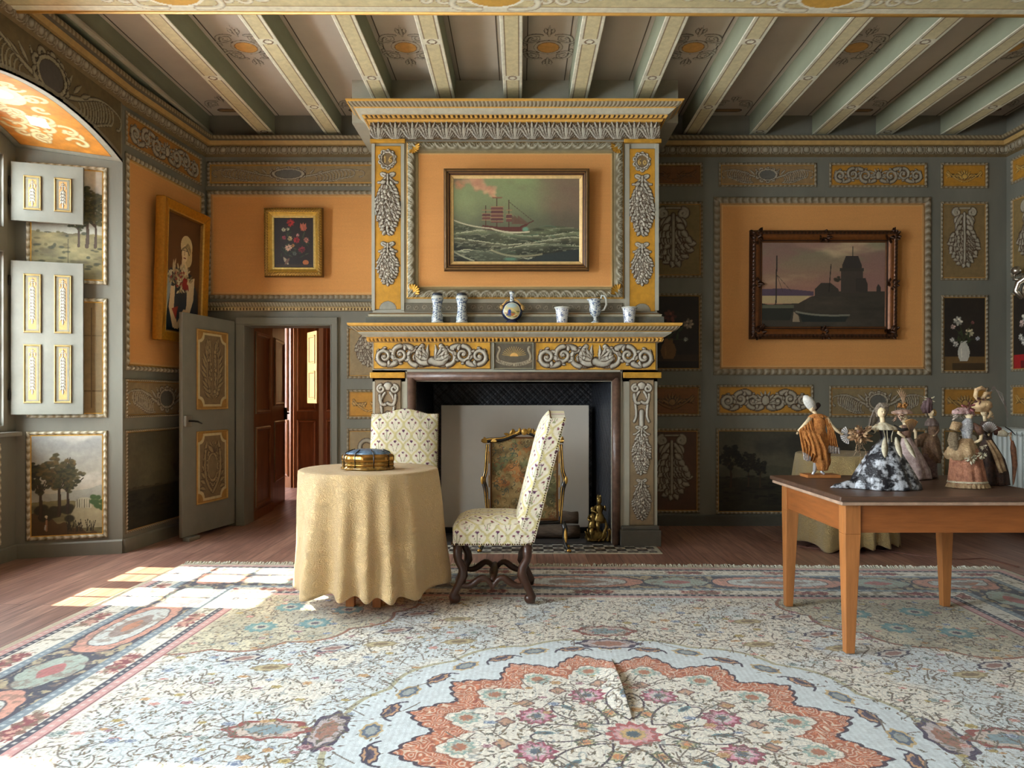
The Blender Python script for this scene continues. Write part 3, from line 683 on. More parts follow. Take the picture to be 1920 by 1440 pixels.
# ceiling rosettes
ceil = bpy.data.objects['ceiling']
for k, (x, y, h) in enumerate([(-2.23, 6.08, .95), (-.93, 6.08, .95), (.23, 6.08, .95), (1.41, 6.08, .95), (2.74, 6.08, .95), (4.0, 6.08, .95), (-2.86, 7.28, .5), (-1.56, 7.28, .5), (2.06, 7.28, .5), (3.36, 7.28, .5), (4.62, 7.28, .4)]):
    w = .46; c = Cv(w, h, .0055, (168, 158, 148), 0); fg = (200, 190, 172); dk = (84, 70, 58); cx, cy = w/2, (h/2 if h > .6 else h*.30)
    for sd in (-1, 1):
        for v in ((-1, 1) if h > .6 else (1,)):
            c.stroke(spiral(cx+sd*.13, cy+v*.14, .06, .014, PI/2*v, sd*v*.9, 16), .013, fg, .003, dk)
            c.stroke(bez((cx+sd*.06, cy+v*.2), (cx+sd*.2, cy+v*.24), (cx+sd*.19, cy+v*.04), n=12), .014, fg, .003, dk)
            c.stroke(bez((cx+sd*.09, cy+v*.10), (cx+sd*.16, cy+v*.05), (cx+sd*.2, cy+v*.10), n=10), .012, fg, .003, dk)
            c.leaf(cx, cy+v*.21, v*PI/2-sd*.6, .12, .017, fg, .003, dk, bend=sd*.5)
            c.leaf(cx, cy+v*.17, v*PI/2, .19, .014, fg, .003, dk)
    if h > .6: c.disc(cx, cy, .115, .115, fg, h=.004, ol=dk, olw=1.06); c.disc(cx, cy, .085, .085, (222, 168, 92), ol=(140, 96, 50), olw=1.08)
    else: c.stroke([(cx-.1, cy-.03), (cx+.1, cy-.03)], .03, (170, 130, 84), 0, dk)
    c.mesh('painted_rosette', (x-w/2, y+h/2, ZC-.003), (1, 0, 0), (0, -1, 0), PAINTED, ceil, masked=True)
for k in range(len(BX)+1):
    xa = -3.14 if k == 0 else BX[k-1][0]+.083; xb = BX[k][0]-.083 if k < len(BX) else XR
    y1 = 6.71 if 2 < k < 7 else YW
    q = MB(); q.box(xa+.035, xa+.042, 4.85, y1, ZC-.004, ZC+.002); q.box(xb-.042, xb-.035, 4.85, y1, ZC-.004, ZC+.002); q.build('painted_line', mat('dark_line', (84, 70, 58)), ceil, smooth=False)
# ---------------------------------------------------------------- room beyond the doorway
BR = mat('brown_grained_panelling', (134, 84, 46), rough=.42, noise=.35, scale=5, bump=.12, stretch=(3, 3, .5))
ER = boxes('wall_passage', [(-6.2, 0.6, 11.2, 11.35, 0, 3.2), (-6.3, -6.15, 7.77, 9.3, 0, 3.2), (-6.3, -6.15, 10.75, 11.3, 0, 3.2), (-6.3, -6.15, 9.3, 10.75, 0, .9), (-6.3, -6.15, 9.3, 10.75, 2.7, 3.2), (.5, .6, 7.77, 11.3, 0, 3.2), (-6.3, .6, 7.77, 11.3, 3.1, 3.25), (-6.3, -4.3, 7.66, 7.77, 0, 3.2)], BR)
tag(ER, kind='structure')
L = bpy.data.lights.new('portal', 'AREA'); L.shape = 'RECTANGLE'; L.size = 1.8; L.size_y = 1.45; L.cycles.is_portal = True
lo = bpy.data.objects.new('window_portal', L); scene.collection.objects.link(lo); lo.location = (-6.35, 10.02, 1.8); lo.rotation_euler = (0, -PI/2, 0)
def woodpanel(parent, A, B, z0, z1, name='panel', raised=True, m=BR):
    A = Vector((A[0], A[1], 0)); B = Vector((B[0], B[1], 0)); u = (B-A); w = u.length; u.normalize(); 
    return frame(parent, (A.x, A.y, z0), (u.x, u.y, 0), (0, 0, 1), w, z1-z0, .05, .018, 'plain', .1, (150, 96, 54), (110, 66, 36), (126, 78, 42), m=mat('brown_moulding', vc=True, rough=.4, noise=.3, scale=9), name=name)
# panelled passage lining and inner door
pl = thing('passage_lining', 'brown panelled lining of the doorway passage on its left', 'wall panelling', (-2.83, 8.2, 0))
A0 = Vector((-2.80, 7.80, 0)); A1 = Vector((-2.86, 8.62, 0)); A2 = Vector((-2.99, 9.50, 0))
q = MB()
d = (A1-A0).normalized(); n = Vector((d.y, -d.x, 0)); q.prism([A0, A1, A1-n*.12, A0-n*.12], [v+Vector((0, 0, 2.6)) for v in (A0, A1, A1-n*.12, A0-n*.12)]); q.build('lining_board', BR, pl, smooth=False)
for z0, z1 in ((.12, .98), (1.12, 2.0)): woodpanel(pl, A0+n*.002+d*.12, A1+n*.002-d*.12, z0, z1, 'panel_moulding')
q = MB(); q.prism([v+n*.001 for v in (A0, A1, A1+n*.015, A0+n*.015)], [v+n*.001+Vector((0, 0, .1)) for v in (A0, A1, A1+n*.015, A0+n*.015)]); q.build('skirting', BR, pl, smooth=False)
dr = tag(bpy.data.objects.new('door_2', None), kind='structure'); scene.collection.objects.link(dr); dr.location = A1
d = (A2-A1).normalized(); n = Vector((d.y, -d.x, 0)); q = MB(); a = A1+d*.01; q.prism([a, A2, A2-n*.04, a-n*.04], [v+Vector((0, 0, 2.2)) for v in (a, A2, A2-n*.04, a-n*.04)]); bevel(q.build('door_leaf', BR, dr, smooth=False), .004)
for z0, z1 in ((.30, 1.02), (1.20, 2.0)): woodpanel(dr, a+n*.002+d*.1, A2+n*.002-d*.1, z0, z1, 'panel_moulding')
q = MB(); e = A2-d*.05; q.tube([e+Vector((0, 0, 1.1))+n*.0, e+Vector((0, 0, 1.1))+n*.05, e+Vector((0, 0, 1.1))+n*.05-d*.1], .012, 8); q.box(e.x-.0, e.x+.03, e.y-.03, e.y+.03, 1.02, 1.17); q.build('door_handle', METAL, dr)
fp = thing('far_room_panelling', 'sunlit brown panelling at the end of the room beyond the door', 'wall panelling', (-2.9, 11.0, 0))
for (pa, pb_) in (((-3.62, 10.9), (-3.30, 10.75)), ((-3.25, 10.73), (-2.95, 10.95)), ((-2.90, 11.0), (-2.35, 11.05))):
    A = Vector((*pa, 0)); B = Vector((*pb_, 0)); d = (B-A).normalized(); n = Vector((d.y, -d.x, 0)); q = MB(); q.prism([A, B, B-n*.05, A-n*.05], [v+Vector((0, 0, 2.7)) for v in (A, B, B-n*.05, A-n*.05)]); q.build('panel_board', BR, fp, smooth=False)
    for z0, z1 in ((.16, .98), (1.1, 2.5)): woodpanel(fp, A+n*.002+d*.04, B+n*.002-d*.04, z0, z1, 'panel_moulding')
sh = thing('far_shutter', 'small gold painted shutter catching the sun in the room beyond', 'shutter', (-3.0, 10.4, 1.25))
A = Vector((-3.0, 10.15, 0)); B = Vector((-2.80, 10.50, 0)); d = (B-A).normalized(); n = Vector((d.y, -d.x, 0))
A, B = B, A
A = Vector((-3.02, 10.6, 0)); B = Vector((-2.80, 10.28, 0)); d = (B-A).normalized(); n = Vector((d.y, -d.x, 0))
q = MB(); q.prism([A, B, B-n*.03, A-n*.03], [v+Vector((0, 0, 1.0)) for v in (A, B, B-n*.03, A-n*.03)])
for i in range(len(q.v)): q.v[i] = (q.v[i][0], q.v[i][1], q.v[i][2]+1.22)
q.build('shutter_leaf', mat('ochre_shutter_paint', (206, 160, 84), rough=.5, noise=.2, scale=9), sh, smooth=False)
for z0 in (1.27, 1.77): frame(sh, (A.x+d.x*.06+n.x*.002, A.y+d.y*.06+n.y*.002, z0), (d.x, d.y, 0), (0, 0, 1), (B-A).length-.12, .4, .035, .012, 'plain', .1, (230, 190, 110), (150, 100, 50), (120, 80, 40), name='panel_moulding')
# ---------------------------------------------------------------- painted scenes
def p_sky(c, top, hor, y0=0.): 
    t = np.clip((c.Y/c.h-y0)/(1-y0), 0, 1)[..., None]; c.C[:] = np.array(hor)*(1-t)+np.array(top)*t
def clouds(c, col, sc, th, seed, y0=0, a=.8, stx=1.6):
    n = fbm(c.X*sc/stx, c.Y*sc, seed, 5); m = sstep(th, th+.18, n)*sstep(y0, y0+.15, c.Y/c.h); c.C[:] = c.C*(1-m[..., None]*a)+np.array(col)*m[..., None]*a
def tree(c, x, y, h, seed, cols=((58, 62, 34), (84, 82, 44), (40, 44, 28)), trunk=(66, 48, 30)):
    rr = random.Random(seed); c.stroke(bez((x, y), (x+h*.03, y+h*.3), (x-h*.02, y+h*.7)), np.linspace(h*.03, h*.012, 14), trunk)
    for k in range(7): c.stroke([(x, y+h*.4), (x+rr.uniform(-.28, .28)*h, y+h*rr.uniform(.6, .95))], h*.008, trunk)
    for k in range(170):
        a = rr.uniform(0, 6.28); r = rr.random()**.5; px = x+h*.25*r*math.cos(a)*(1+.25*math.sin(3*a+seed)); py = y+h*.70+h*.26*r*math.sin(a)*(1+.15*math.sin(5*a+seed))
        c.disc(px, py, h*rr.uniform(.03, .06), h*rr.uniform(.022, .04), cols[rr.randrange(3)], soft=.4, a=.85)
def p_land(c, seed=1, dark=0, kind=0):
    w, h = c.w, c.h
    if dark: p_sky(c, (74, 70, 56), (112, 104, 78)); clouds(c, (54, 50, 42), 3, .5, seed)
    else: p_sky(c, (150, 150, 146), (206, 188, 150)); clouds(c, (208, 200, 184), 3.5, .5, seed, .4); clouds(c, (116, 118, 120), 3, .58, seed+4, .5)
    hz = h*(.34 if not kind else .42); n = fbm(c.X*4, c.X*0, seed+2)*h*.12
    mt = (c.Y < hz+n+h*.06); c.fill(mt, (146, 148, 138) if not dark else (70, 68, 52), .6)
    g = c.Y < hz+(fbm(c.X*9, c.X*0+3, seed+5)-.5)*h*.06; t = fbm(c.X*8, c.Y*22, seed+9)
    base = np.array((116, 106, 70) if not dark else (46, 42, 28)); c.C[g] = (base*(.65+.7*t[..., None]))[g]
    if not dark and not kind:
        m = (c.Y < h*.36) & (c.Y > h*.06+.1*c.X*0) & (c.X > w*.55+.5*np.abs(c.Y-h*.2)); c.fill(m, (188, 176, 142), .75)
        c.poly([(w*.62, h*.27), (w*.62, h*.33), (w*.68, h*.37), (w*.8, h*.37), (w*.85, h*.32), (w*.85, h*.26)], (188, 180, 150)); 
        for k in range(6): c.stroke([(w*(.64+.035*k), h*.27), (w*(.64+.035*k), h*.35)], w*.006, (120, 112, 90))
        g2 = (c.Y < h*.22-(c.X/w)*h*.24+h*.02*np.sin(c.X*30/w)); c.fill(g2, (86, 62, 34))
        for k in range(22): rr = random.Random(k); c.disc(w*(.05+.5*rr.random()), h*(.16+.12*rr.random()), w*.09, h*.045, (52, 46, 26), soft=.4)
        tree(c, w*.12, h*.18, h*.58, 3, ((58, 54, 30), (40, 38, 24), (50, 46, 28))); tree(c, w*.38, h*.20, h*.62, 5, ((104, 84, 44), (70, 62, 34), (86, 70, 38))); tree(c, w*.50, h*.22, h*.52, 8, ((66, 62, 34), (50, 48, 30), (84, 76, 44)))
        for k in range(14): rr = random.Random(k+50); c.disc(w*.94+rr.uniform(-.09, .06)*w, h*.30+rr.uniform(-.05, .08)*h, w*.05, h*.03, (70, 92, 50), soft=.4)
        for k in range(26): rr = random.Random(k+80); x = w*(.48+.4*rr.random()); c.stroke([(x, h*.03), (x+rr.uniform(-.04, .05)*w, h*(.08+.07*rr.random()))], w*.006, (62, 52, 30))
        c.stroke([(w*.205, h*.05), (w*.21, h*.15)], [w*.018, w*.014], (166, 120, 84)); c.disc(w*.21, h*.175, w*.012, col=(190, 160, 130)); c.disc(w*.205, h*.19, w*.02, h*.012, (206, 190, 150)); c.stroke([(w*.19, h*.06), (w*.195, h*.0999)], w*.012, (190, 180, 160))
    else:
        for k in range(3): tree(c, w*((.78, .9, .66)[k] if kind == 1 else (.12, .30, .42)[k]), hz-h*.12, h*(.55, .45, .36)[k], seed+k, ((60, 60, 34), (44, 46, 28), (78, 74, 42)) if not dark else ((30, 26, 16), (22, 20, 12), (38, 32, 18)))
        for k in range(40): rr = random.Random(k+seed*9); c.disc(w*rr.random(), hz*(.2+.85*rr.random()), w*rr.uniform(.03, .07), h*rr.uniform(.008, .02), ((62, 62, 36), (88, 80, 46), (48, 50, 32))[k % 3] if not dark else (28, 24, 15), soft=.5, a=.8)
    c.stroke([(w*.51, 0), (w*.51, h*.36)], .0025, (40, 34, 24))
def p_arcade(c):
    w, h = c.w, c.h; c.C[:] = np.array((146, 124, 86))*(.9+.2*fbm(c.X*6, c.Y*14, 4)[..., None])
    c.poly([(w*.08, h*.2), (w*.08, h*.7)]+[(w*(.4-.32*math.cos(t)), h*(.7+.16*math.sin(t))) for t in np.linspace(0, PI, 20)]+[(w*.72, h*.2)], (176, 160, 124), h=.004)
    c.poly([(w*.16, h*.24), (w*.16, h*.68)]+[(w*(.4-.24*math.cos(t)), h*(.68+.12*math.sin(t))) for t in np.linspace(0, PI, 20)]+[(w*.64, h*.24)], (190, 176, 140))
    c.stroke([(w*.85, h*.05), (w*.85, h*.95)], .004, (110, 90, 60)); c.stroke([(0, h*.7), (w, h*.7)], .004, (120, 98, 64)); c.stroke([(0, h*.2), (w, h*.2)], .006, (116, 94, 60))
    c.disc(w*.3, h*.24, w*.3, h*.05, (206, 192, 150))
def flower(c, x, y, r, col, seed=0, n=7):
    rr = random.Random(seed); col = np.array(col, float)
    for ring, (rad, sc) in enumerate(((.62, .9), (.36, .7))):
        for k in range(n): a = 2*PI*k/n+ring*.4+rr.uniform(-.2, .2); c.disc(x+r*rad*math.cos(a), y+r*rad*math.sin(a), r*.42*sc, r*.3*sc, np.clip(col*rr.uniform(.65, 1.2), 0, 255), rot=a, soft=.35)
    c.disc(x, y, r*.2, col=np.clip(col*.6, 0, 255))
def p_vase(c, vcol, vx=.48, table=(112, 84, 44), red=None, seed=1, flowers=None):
    w, h = c.w, c.h; c.C[:] = np.array((34, 26, 18))*(1+.5*fbm(c.X*9, c.Y*9, seed)[..., None])
    c.poly([(w*.02, 0), (w*.02, h*.19), (w, h*.19), (w, 0)], red or table); c.poly([(w*.2, 0), (w*.2, h*.1), (w, h*.1), (w, 0)], tuple(q*.6 for q in (red or table)))
    x = w*vx; prof = [(0, .13), (.09, .13), (.13, .18), (.15, .25), (.12, .32), (.08, .36), (.09, .41)]
    c.poly([(x+w*r, h*z) for r, z in prof]+[(x-w*r, h*z) for r, z in prof[::-1]], vcol); c.stroke([(x-w*.05, h*.18), (x-w*.06, h*.3)], w*.018, tuple(min(q*1.18, 255) for q in vcol))
    for k, (fx, fy, r, col) in enumerate(flowers or [(.34, .68, .13, (214, 206, 186)), (.22, .60, .07, (206, 176, 160)), (.62, .52, .12, (214, 200, 160)), (.2, .42, .07, (220, 214, 200)), (.28, .36, .08, (206, 198, 186)), (.82, .44, .06, (196, 196, 200)), (.7, .66, .05, (150, 90, 84))]):
        c.stroke(bez((x, h*.4), (x+(w*fx-x)*.2, h*(.4+fy)/2), (w*fx, h*fy)), w*.007, (62, 70, 36)); flower(c, w*fx, h*fy, w*r, col, k+seed)
        c.leaf((x+w*fx)/2, h*(.4+fy)/2, random.Random(k).uniform(0, 6), w*.14, w*.03, (58, 66, 36))
def p_still(c):
    w, h = c.w, c.h; c.C[:] = np.array((34, 26, 24))*(1+.6*fbm(c.X*7, c.Y*7, 3)[..., None])
    rr = random.Random(4)
    for k in range(40): c.leaf(w*rr.uniform(.15, .85), h*rr.uniform(.2, .75), rr.uniform(0, 6), w*rr.uniform(.08, .18), w*.02, ((52, 62, 40), (70, 76, 52), (40, 48, 36))[k % 3])
    F = [(.42, .90, .11, (178, 44, 40)), (.74, .80, .10, (206, 96, 74)), (.24, .76, .06, (206, 196, 160)), (.35, .77, .045, (190, 186, 150)), (.25, .60, .06, (176, 70, 84)), (.40, .58, .07, (196, 170, 120)), (.57, .55, .09, (170, 44, 52)), (.82, .55, .08, (206, 130, 110)), (.36, .40, .10, (214, 170, 140)), (.70, .36, .10, (140, 46, 56)), (.60, .65, .045, (214, 150, 140)), (.48, .44, .05, (190, 130, 70)), (.52, .28, .06, (90, 96, 84))]
    for k, (x, y, r, col) in enumerate(F): flower(c, w*x, h*y, w*r, col, k, 8)
    for k in range(3): c.leaf(w*.74, h*.74, PI/2+(k-1)*.35, w*.2, w*.045, (206, 110, 84))
    c.disc(w*.80, h*.10, w*.075, h*.05, (190, 110, 60)); c.leaf(w*.24, h*.2, -1.0, w*.24, w*.045, (190, 170, 140)); c.leaf(w*.38, h*.18, -2.2, w*.2, w*.04, (130, 96, 80))
    c.stroke([(w*.05, h*.04), (w*.95, h*.04)], h*.015, (70, 50, 36))
def p_ship(c):
    w, h = c.w, c.h; p_sky(c, (138, 150, 102), (124, 124, 92), .35); clouds(c, (150, 160, 110), 2.4, .45, 3, .35, .6); clouds(c, (120, 92, 76), 2.0, .47, 12, .3, .9)
    m = sstep(.62, .9, c.X/w+.25*(fbm(c.X*4, c.Y*4, 8)-.5)+.1*(c.Y/h-.6)); c.C[:] = c.C*(1-m[..., None]*.75)+np.array((122, 92, 78))*m[..., None]*.75
    m = sstep(.45, .2, c.Y/h-.28+.3*(fbm(c.X*3, c.Y*3, 21)-.5)); c.C[:] = c.C*(1-m[..., None]*.55)+np.array((78, 80, 64))*m[..., None]*.55
    rr = random.Random(2)
    for k in range(60):
        t = rr.random()**.8; x = w*(.34-.19*t)+rr.gauss(0, .012+.02*t)*w*1.2; y = h*(.78+.2*t)+rr.gauss(0, .02)*h; c.disc(x, y, w*(.018+.028*t), h*(.022+.03*t), ((216, 166, 124), (190, 136, 104), (204, 150, 116))[k % 3], soft=.7, a=.6)
    for k in range(14): c.disc(w*rr.uniform(.02, .08), h*rr.uniform(.88, .97), w*.025, h*.03, (196, 134, 98), soft=.8, a=.5)
    # sea
    wl = .42+.05*np.cos(c.X/w*7+.5)-.05*c.X/w; g = c.Y/h < wl; t = fbm(c.X/w*9+fbm(c.X/w*4, c.Y/h*6, 2)*2, c.Y/h*26, 5, 5)
    base = np.array((84, 88, 64))*(.45+1.0*t[..., None]); wx = c.X/w; wy = c.Y/h
    for (a0, a1, a2, ph_, col) in ((.34, .035, 7, 0, (120, 122, 88)), (.25, .04, 6, 2, (104, 96, 68)), (.17, .05, 5, 4, (96, 104, 78)), (.09, .05, 6, 1, (80, 84, 66))):
        crest = a0+a1*np.sin(wx*a2+ph_)+.02*(fbm(wx*9, wx*0+ph_, 7)-.5); dd = crest-wy; mm = (dd > 0)[..., None]; sh = np.exp(-np.clip(dd, 0, 1)/.05)[..., None]
        base = np.where(mm, base*(.70+.1*t[..., None])+np.array(col)*.45*sh+12*sh, base); ed = (np.abs(dd) < .006*(fbm(wx*20, wy*20, 3) > .45)); base[ed] = (176, 174, 142)
    c.C[g] = base[g]; foam = g & (fbm(wx*30+fbm(wx*8, wy*8, 1)*3, wy*60, 71) > .66); c.C[foam] = c.C[foam]*.5+np.array((176, 176, 148))*.5
    for k in range(26):
        y = h*rr.uniform(.04, .42); x = w*rr.uniform(0, .9); L = w*rr.uniform(.06, .25); c.stroke(bez((x, y), (x+L*.5, y+h*rr.uniform(-.03, .05)), (x+L, y+h*rr.uniform(-.04, .04)), n=12), np.linspace(.2, 1, 12)*h*.008, rr.choice([(170, 168, 134), (130, 136, 104), (90, 128, 100)]), a=.45)
    c.poly([(w*.55, 0), (w*.72, h*.09), (w*.85, h*.12), (w, h*.15), (w, 0)], (44, 52, 50)); c.poly([(w*.1, h*.10), (w*.2, h*.17), (w*.32, h*.12), (w*.42, h*.16), (w*.55, h*.05), (w*.5, 0), (w*.2, 0)], (84, 90, 70), a=.6)
    c.stroke(bez((0, h*.12), (w*.08, h*.05), (w*.16, h*.01)), h*.01, (160, 160, 130)); c.stroke(bez((w*.3, h*.14), (w*.45, h*.02), (w*.7, h*.09)), h*.012, (176, 168, 130), a=.7); c.disc(w*.45, h*.03, w*.07, h*.025, (96, 140, 116), soft=.6, a=.8)
    # hull
    sb = (92, 48, 40); c.poly([(w*.23, h*.44), (w*.36, h*.42), (w*.53, h*.42), (w*.62, h*.485), (w*.56, h*.40), (w*.54, h*.36), (w*.44, h*.35), (w*.30, h*.38), (w*.22, h*.40)], sb)
    c.stroke([(w*.53, h*.42), (w*.635, h*.49)], h*.006, sb)
    for mx, top in ((.255, .67), (.345, .77), (.44, .74)): c.stroke([(w*mx, h*.42), (w*mx, h*top)], h*.006, (84, 52, 40))
    for (mx, wd, ys) in ((.345, .045, (.66, .62, .575, .53, .49, .46)), (.26, .03, (.62, .58, .54, .5, .46)), (.44, .02, (.62, .57, .52, .47))):
        for k in range(len(ys)-1):
            if mx == .345 or k in (1, 2): c.poly([(w*(mx-wd), h*ys[k]), (w*(mx+wd), h*ys[k]), (w*(mx+wd*1.1), h*(ys[k+1]+.008)), (w*(mx-wd*1.1), h*(ys[k+1]+.008))], (96, 58, 56) if k % 2 else (112, 70, 62))
            c.stroke([(w*(mx-wd*1.15), h*ys[k]), (w*(mx+wd*1.15), h*ys[k])], h*.004, (176, 140, 100))
    c.stroke([(w*.31, h*.77), (w*.385, h*.77)], h*.006, (150, 104, 76))
    for x in (.46, .48, .51): c.poly([(w*x, h*.56), (w*(x+.09), h*.455), (w*x, h*.45)], (104, 76, 60), a=.8)
    c.stroke([(w*.44, h*.72), (w*.63, h*.49)], h*.003, (84, 60, 46)); c.disc(w*.57, h*.39, w*.035, h*.04, (110, 150, 124), soft=.6); c.stroke(bez((w*.0, h*.5), (w*.12, h*.42), (w*.3, h*.40)), h*.008, (200, 190, 156)); c.stroke(bez((w*.3, h*.40), (w*.42, h*.33), (w*.6, h*.36)), h*.010, (206, 196, 160))
def p_harbour(c):
    w, h = c.w, c.h; p_sky(c, (128, 126, 100), (176, 128, 104), .4); clouds(c, (214, 184, 144), 3.4, .44, 6, .45, .85, 2.5); clouds(c, (150, 108, 100), 4.5, .46, 16, .35, .7, 3)
    c.poly([(0, h*.37), (0, h*.45), (w*.18, h*.455), (w*.42, h*.42), (w*.42, h*.37)], (92, 74, 88)); c.poly([(0, h*.28), (0, h*.37), (w*.4, h*.37), (w*.3, h*.28)], (190, 166, 122))
    c.poly([(0, 0), (0, h*.26), (w*.3, h*.28), (w*.4, h*.36), (w*.6, h*.42), (w, h*.42), (w, 0)], (66, 58, 48)); n = fbm(c.X/w*8, c.Y/h*14, 3); g = (c.Y/h < .36) & (c.X/w > .35); c.C[g] *= (.75+.5*n[..., None])[g]
    tw = (70, 60, 52); c.poly([(w*.64, h*.40), (w*.64, h*.66), (w*.82, h*.66), (w*.82, h*.40)], tw); c.poly([(w*.63, h*.66), (w*.63, h*.70), (w*.825, h*.70), (w*.825, h*.66)], (62, 54, 46)); c.poly([(w*.65, h*.70), (w*.65, h*.73), (w*.68, h*.84), (w*.78, h*.84), (w*.81, h*.73), (w*.81, h*.70)], (58, 50, 46))
    c.stroke([(w*.735, h*.84), (w*.735, h*.95)], w*.003, (50, 44, 40)); c.poly([(w*.76, h*.42), (w*.76, h*.58), (w*.84, h*.58), (w*.86, h*.5), (w*.86, h*.4)], (60, 52, 46))
    c.poly([(w*.43, h*.36), (w*.43, h*.45), (w*.48, h*.52), (w*.56, h*.52), (w*.62, h*.45), (w*.64, h*.36)], (64, 56, 48)); c.poly([(w*.93, h*.4), (w*.93, h*.47), (w*.945, h*.51), (w*.965, h*.47), (w*.965, h*.4)], (62, 54, 48))
    for k in range(10): c.disc(w*(.59+.04*random.Random(k).random()), h*(.54+.05*random.Random(k+9).random()), w*.018, h*.018, (60, 52, 40), soft=.5)
    c.poly([(0, h*.08), (0, h*.28), (w*.1, h*.25), (w*.26, h*.22), (w*.23, h*.08)], (44, 44, 36)); c.poly([(0, h*.22), (0, h*.26), (w*.26, h*.26), (w*.26, h*.22)], (96, 96, 76)); c.stroke([(w*.115, h*.27), (w*.12, h*.84)], w*.005, (48, 40, 34))
    c.stroke([(w*.12, h*.62), (w*.24, h*.42)], w*.0018, (70, 60, 50)); c.stroke([(w*.12, h*.62), (w*.17, h*.42)], w*.0018, (70, 60, 50)); c.stroke([(w*.545, h*.42), (w*.56, h*.74)], w*.004, (48, 40, 34))
    c.poly([(w*.30, h*.16), (w*.33, h*.06), (w*.68, h*.06), (w*.71, h*.14), (w*.5, h*.13)], (36, 40, 36)); c.stroke(bez((w*.28, h*.18), (w*.45, h*.12), (w*.71, h*.14)), h*.012, (132, 128, 110)); c.poly([(w*.25, h*.06), (w*.26, h*.18), (w*.30, h*.13), (w*.31, h*.06)], (156, 136, 110))
def p_lady(c):
    w, h = c.w, c.h; c.C[:] = np.array((92, 56, 30))*(.85+.3*fbm(c.X*5, c.Y*5, 2)[..., None])
    dk = (30, 44, 56); c.poly([(0, 0), (0, h*.44), (w*.16, h*.53), (w*.34, h*.55), (w*.75, h*.52), (w*.95, h*.38), (w, h*.1), (w, 0)], dk)
    c.poly([(w*.0, h*.30), (w*.02, h*.44), (w*.16, h*.52), (w*.2, h*.40), (w*.1, h*.2), (w*.04, h*.02)], (150, 160, 160))
    sk = (226, 196, 150); c.poly([(w*.46, h*.50), (w*.48, h*.70), (w*.62, h*.70), (w*.66, h*.50)], sk)
    c.disc(w*.57, h*.70, w*.11, h*.095, sk); c.disc(w*.60, h*.755, w*.17, h*.095, (214, 190, 140)); c.disc(w*.66, h*.68, w*.11, h*.1, (206, 178, 126)); c.disc(w*.55, h*.69, w*.085, h*.075, (232, 204, 160)); c.stroke(bez((w*.44, h*.69), (w*.56, h*.80), (w*.68, h*.69)), w*.012, (86, 66, 44)); c.stroke([(w*.55, h*.715), (w*.54, h*.675)], w*.007, (176, 130, 96)); c.stroke([(w*.52, h*.65), (w*.58, h*.65)], w*.008, (170, 84, 70)); c.stroke([(w*.5, h*.715), (w*.53, h*.715)], w*.007, (60, 44, 34)); c.stroke([(w*.585, h*.715), (w*.615, h*.715)], w*.007, (60, 44, 34))
    for k in range(5): c.stroke(bez((w*(.48+.03*k), h*.72), (w*.6, h*(.80+.01*k)), (w*(.72), h*(.70+.01*k))), w*.006, (160, 136, 92))
    c.poly([(w*.64, h*.46), (w*.86, h*.50), (w*.84, h*.30), (w*.62, h*.03), (w*.54, h*.05), (w*.64, h*.25)], (222, 196, 156)); c.poly([(w*.18, h*.38), (w*.30, h*.38), (w*.28, h*.20), (w*.42, h*.02), (w*.26, h*.03), (w*.14, h*.2)], (226, 192, 146)); c.poly([(w*.30, h*.02), (w*.5, h*.04), (w*.66, h*.2), (w*.55, h*.20)], (230, 200, 156))
    c.poly([(w*.22, h*.19), (w*.40, h*.22), (w*.34, h*.10)], (160, 50, 34)); c.poly([(w*.5, 0), (w*.52, h*.10), (w*.66, h*.12), (w*.7, 0)], (150, 160, 156))
    rr = random.Random(6)
    for k in range(120):
        a = rr.uniform(0, 6.3); r = rr.random()**.7; c.leaf(w*(.44+.34*r*math.cos(a)), h*(.46+.11*r*math.sin(a)), rr.uniform(0, 6), w*.09, w*.02, rr.choice([(214, 204, 170), (190, 160, 120), (130, 120, 90), (150, 40, 40), (196, 180, 140)]))
    for k in range(16): c.disc(w*rr.uniform(.52, .66), h*rr.uniform(.38, .46), w*.04, h*.018, (140, 26, 32))
    c.leaf(w*.24, h*.50, PI/2, w*.2, w*.03, (200, 180, 140)); c.leaf(w*.27, h*.56, 1.3, w*.12, w*.02, (200, 180, 140))
# ---------------------------------------------------------------- framed wall panels
FRK = dict(style='leaf', pitch=.045)
def panel(label, O, U, w, h, fn, ground=GRD, fw=.032, cat='wall panel', res=.006, dp=.022, m=None, name=None, pname='painted_board', fk=None, cloth=False, group=None, N_off=.0, seed=1, pm=None):
    U = Vector(U).normalized(); V = Vector((0, 0, 1)); N = U.cross(V); O = Vector(O)
    name = name or ('panel_painting' if cat == 'painting' else ('cloth_hanging' if cloth else 'painted_relief'))
    t = thing(name, label, cat, tuple(O+U*w/2+N*.0), group)
    k = dict(FRK); k.update(fk or {})
    frame(t, O+N*N_off, U, V, w, h, fw, dp, m=m, **k)
    c = Cv(w-2*fw*.96, h-2*fw*.96, res, ground, .07, seed)
    if fn: fn(c)
    c.mesh(pname, O+U*fw*.96+V*fw*.96, U, V, pm or (FABRICV if cloth else PAINTED), t, off=.004+N_off, skirt=.004)
    return t
UB = (1, 0, 0)
def bp(x0, y0, x1, y1): return (X_(x0, YW), YW-.001, Z_(y1, YW)), X_(x1, YW)-X_(x0, YW), Z_(y0, YW)-Z_(y1, YW)
def bpanel(label, x0, y0, x1, y1, fn, **k):
    O, w, h = bp(x0, y0, x1, y1); return panel(label, O, UB, w, h, fn, **k)
ORANGE = (226, 160, 94)
def f_cloth(c):
    c.C[:] = np.array(ORANGE)*(1+.02*vnoise(c.X*3, c.Y*200, 4)[..., None])*(.97+.06*fbm(c.X*2, c.Y*2, 3)[..., None]); c.border(0, .012, (226, 176, 116))
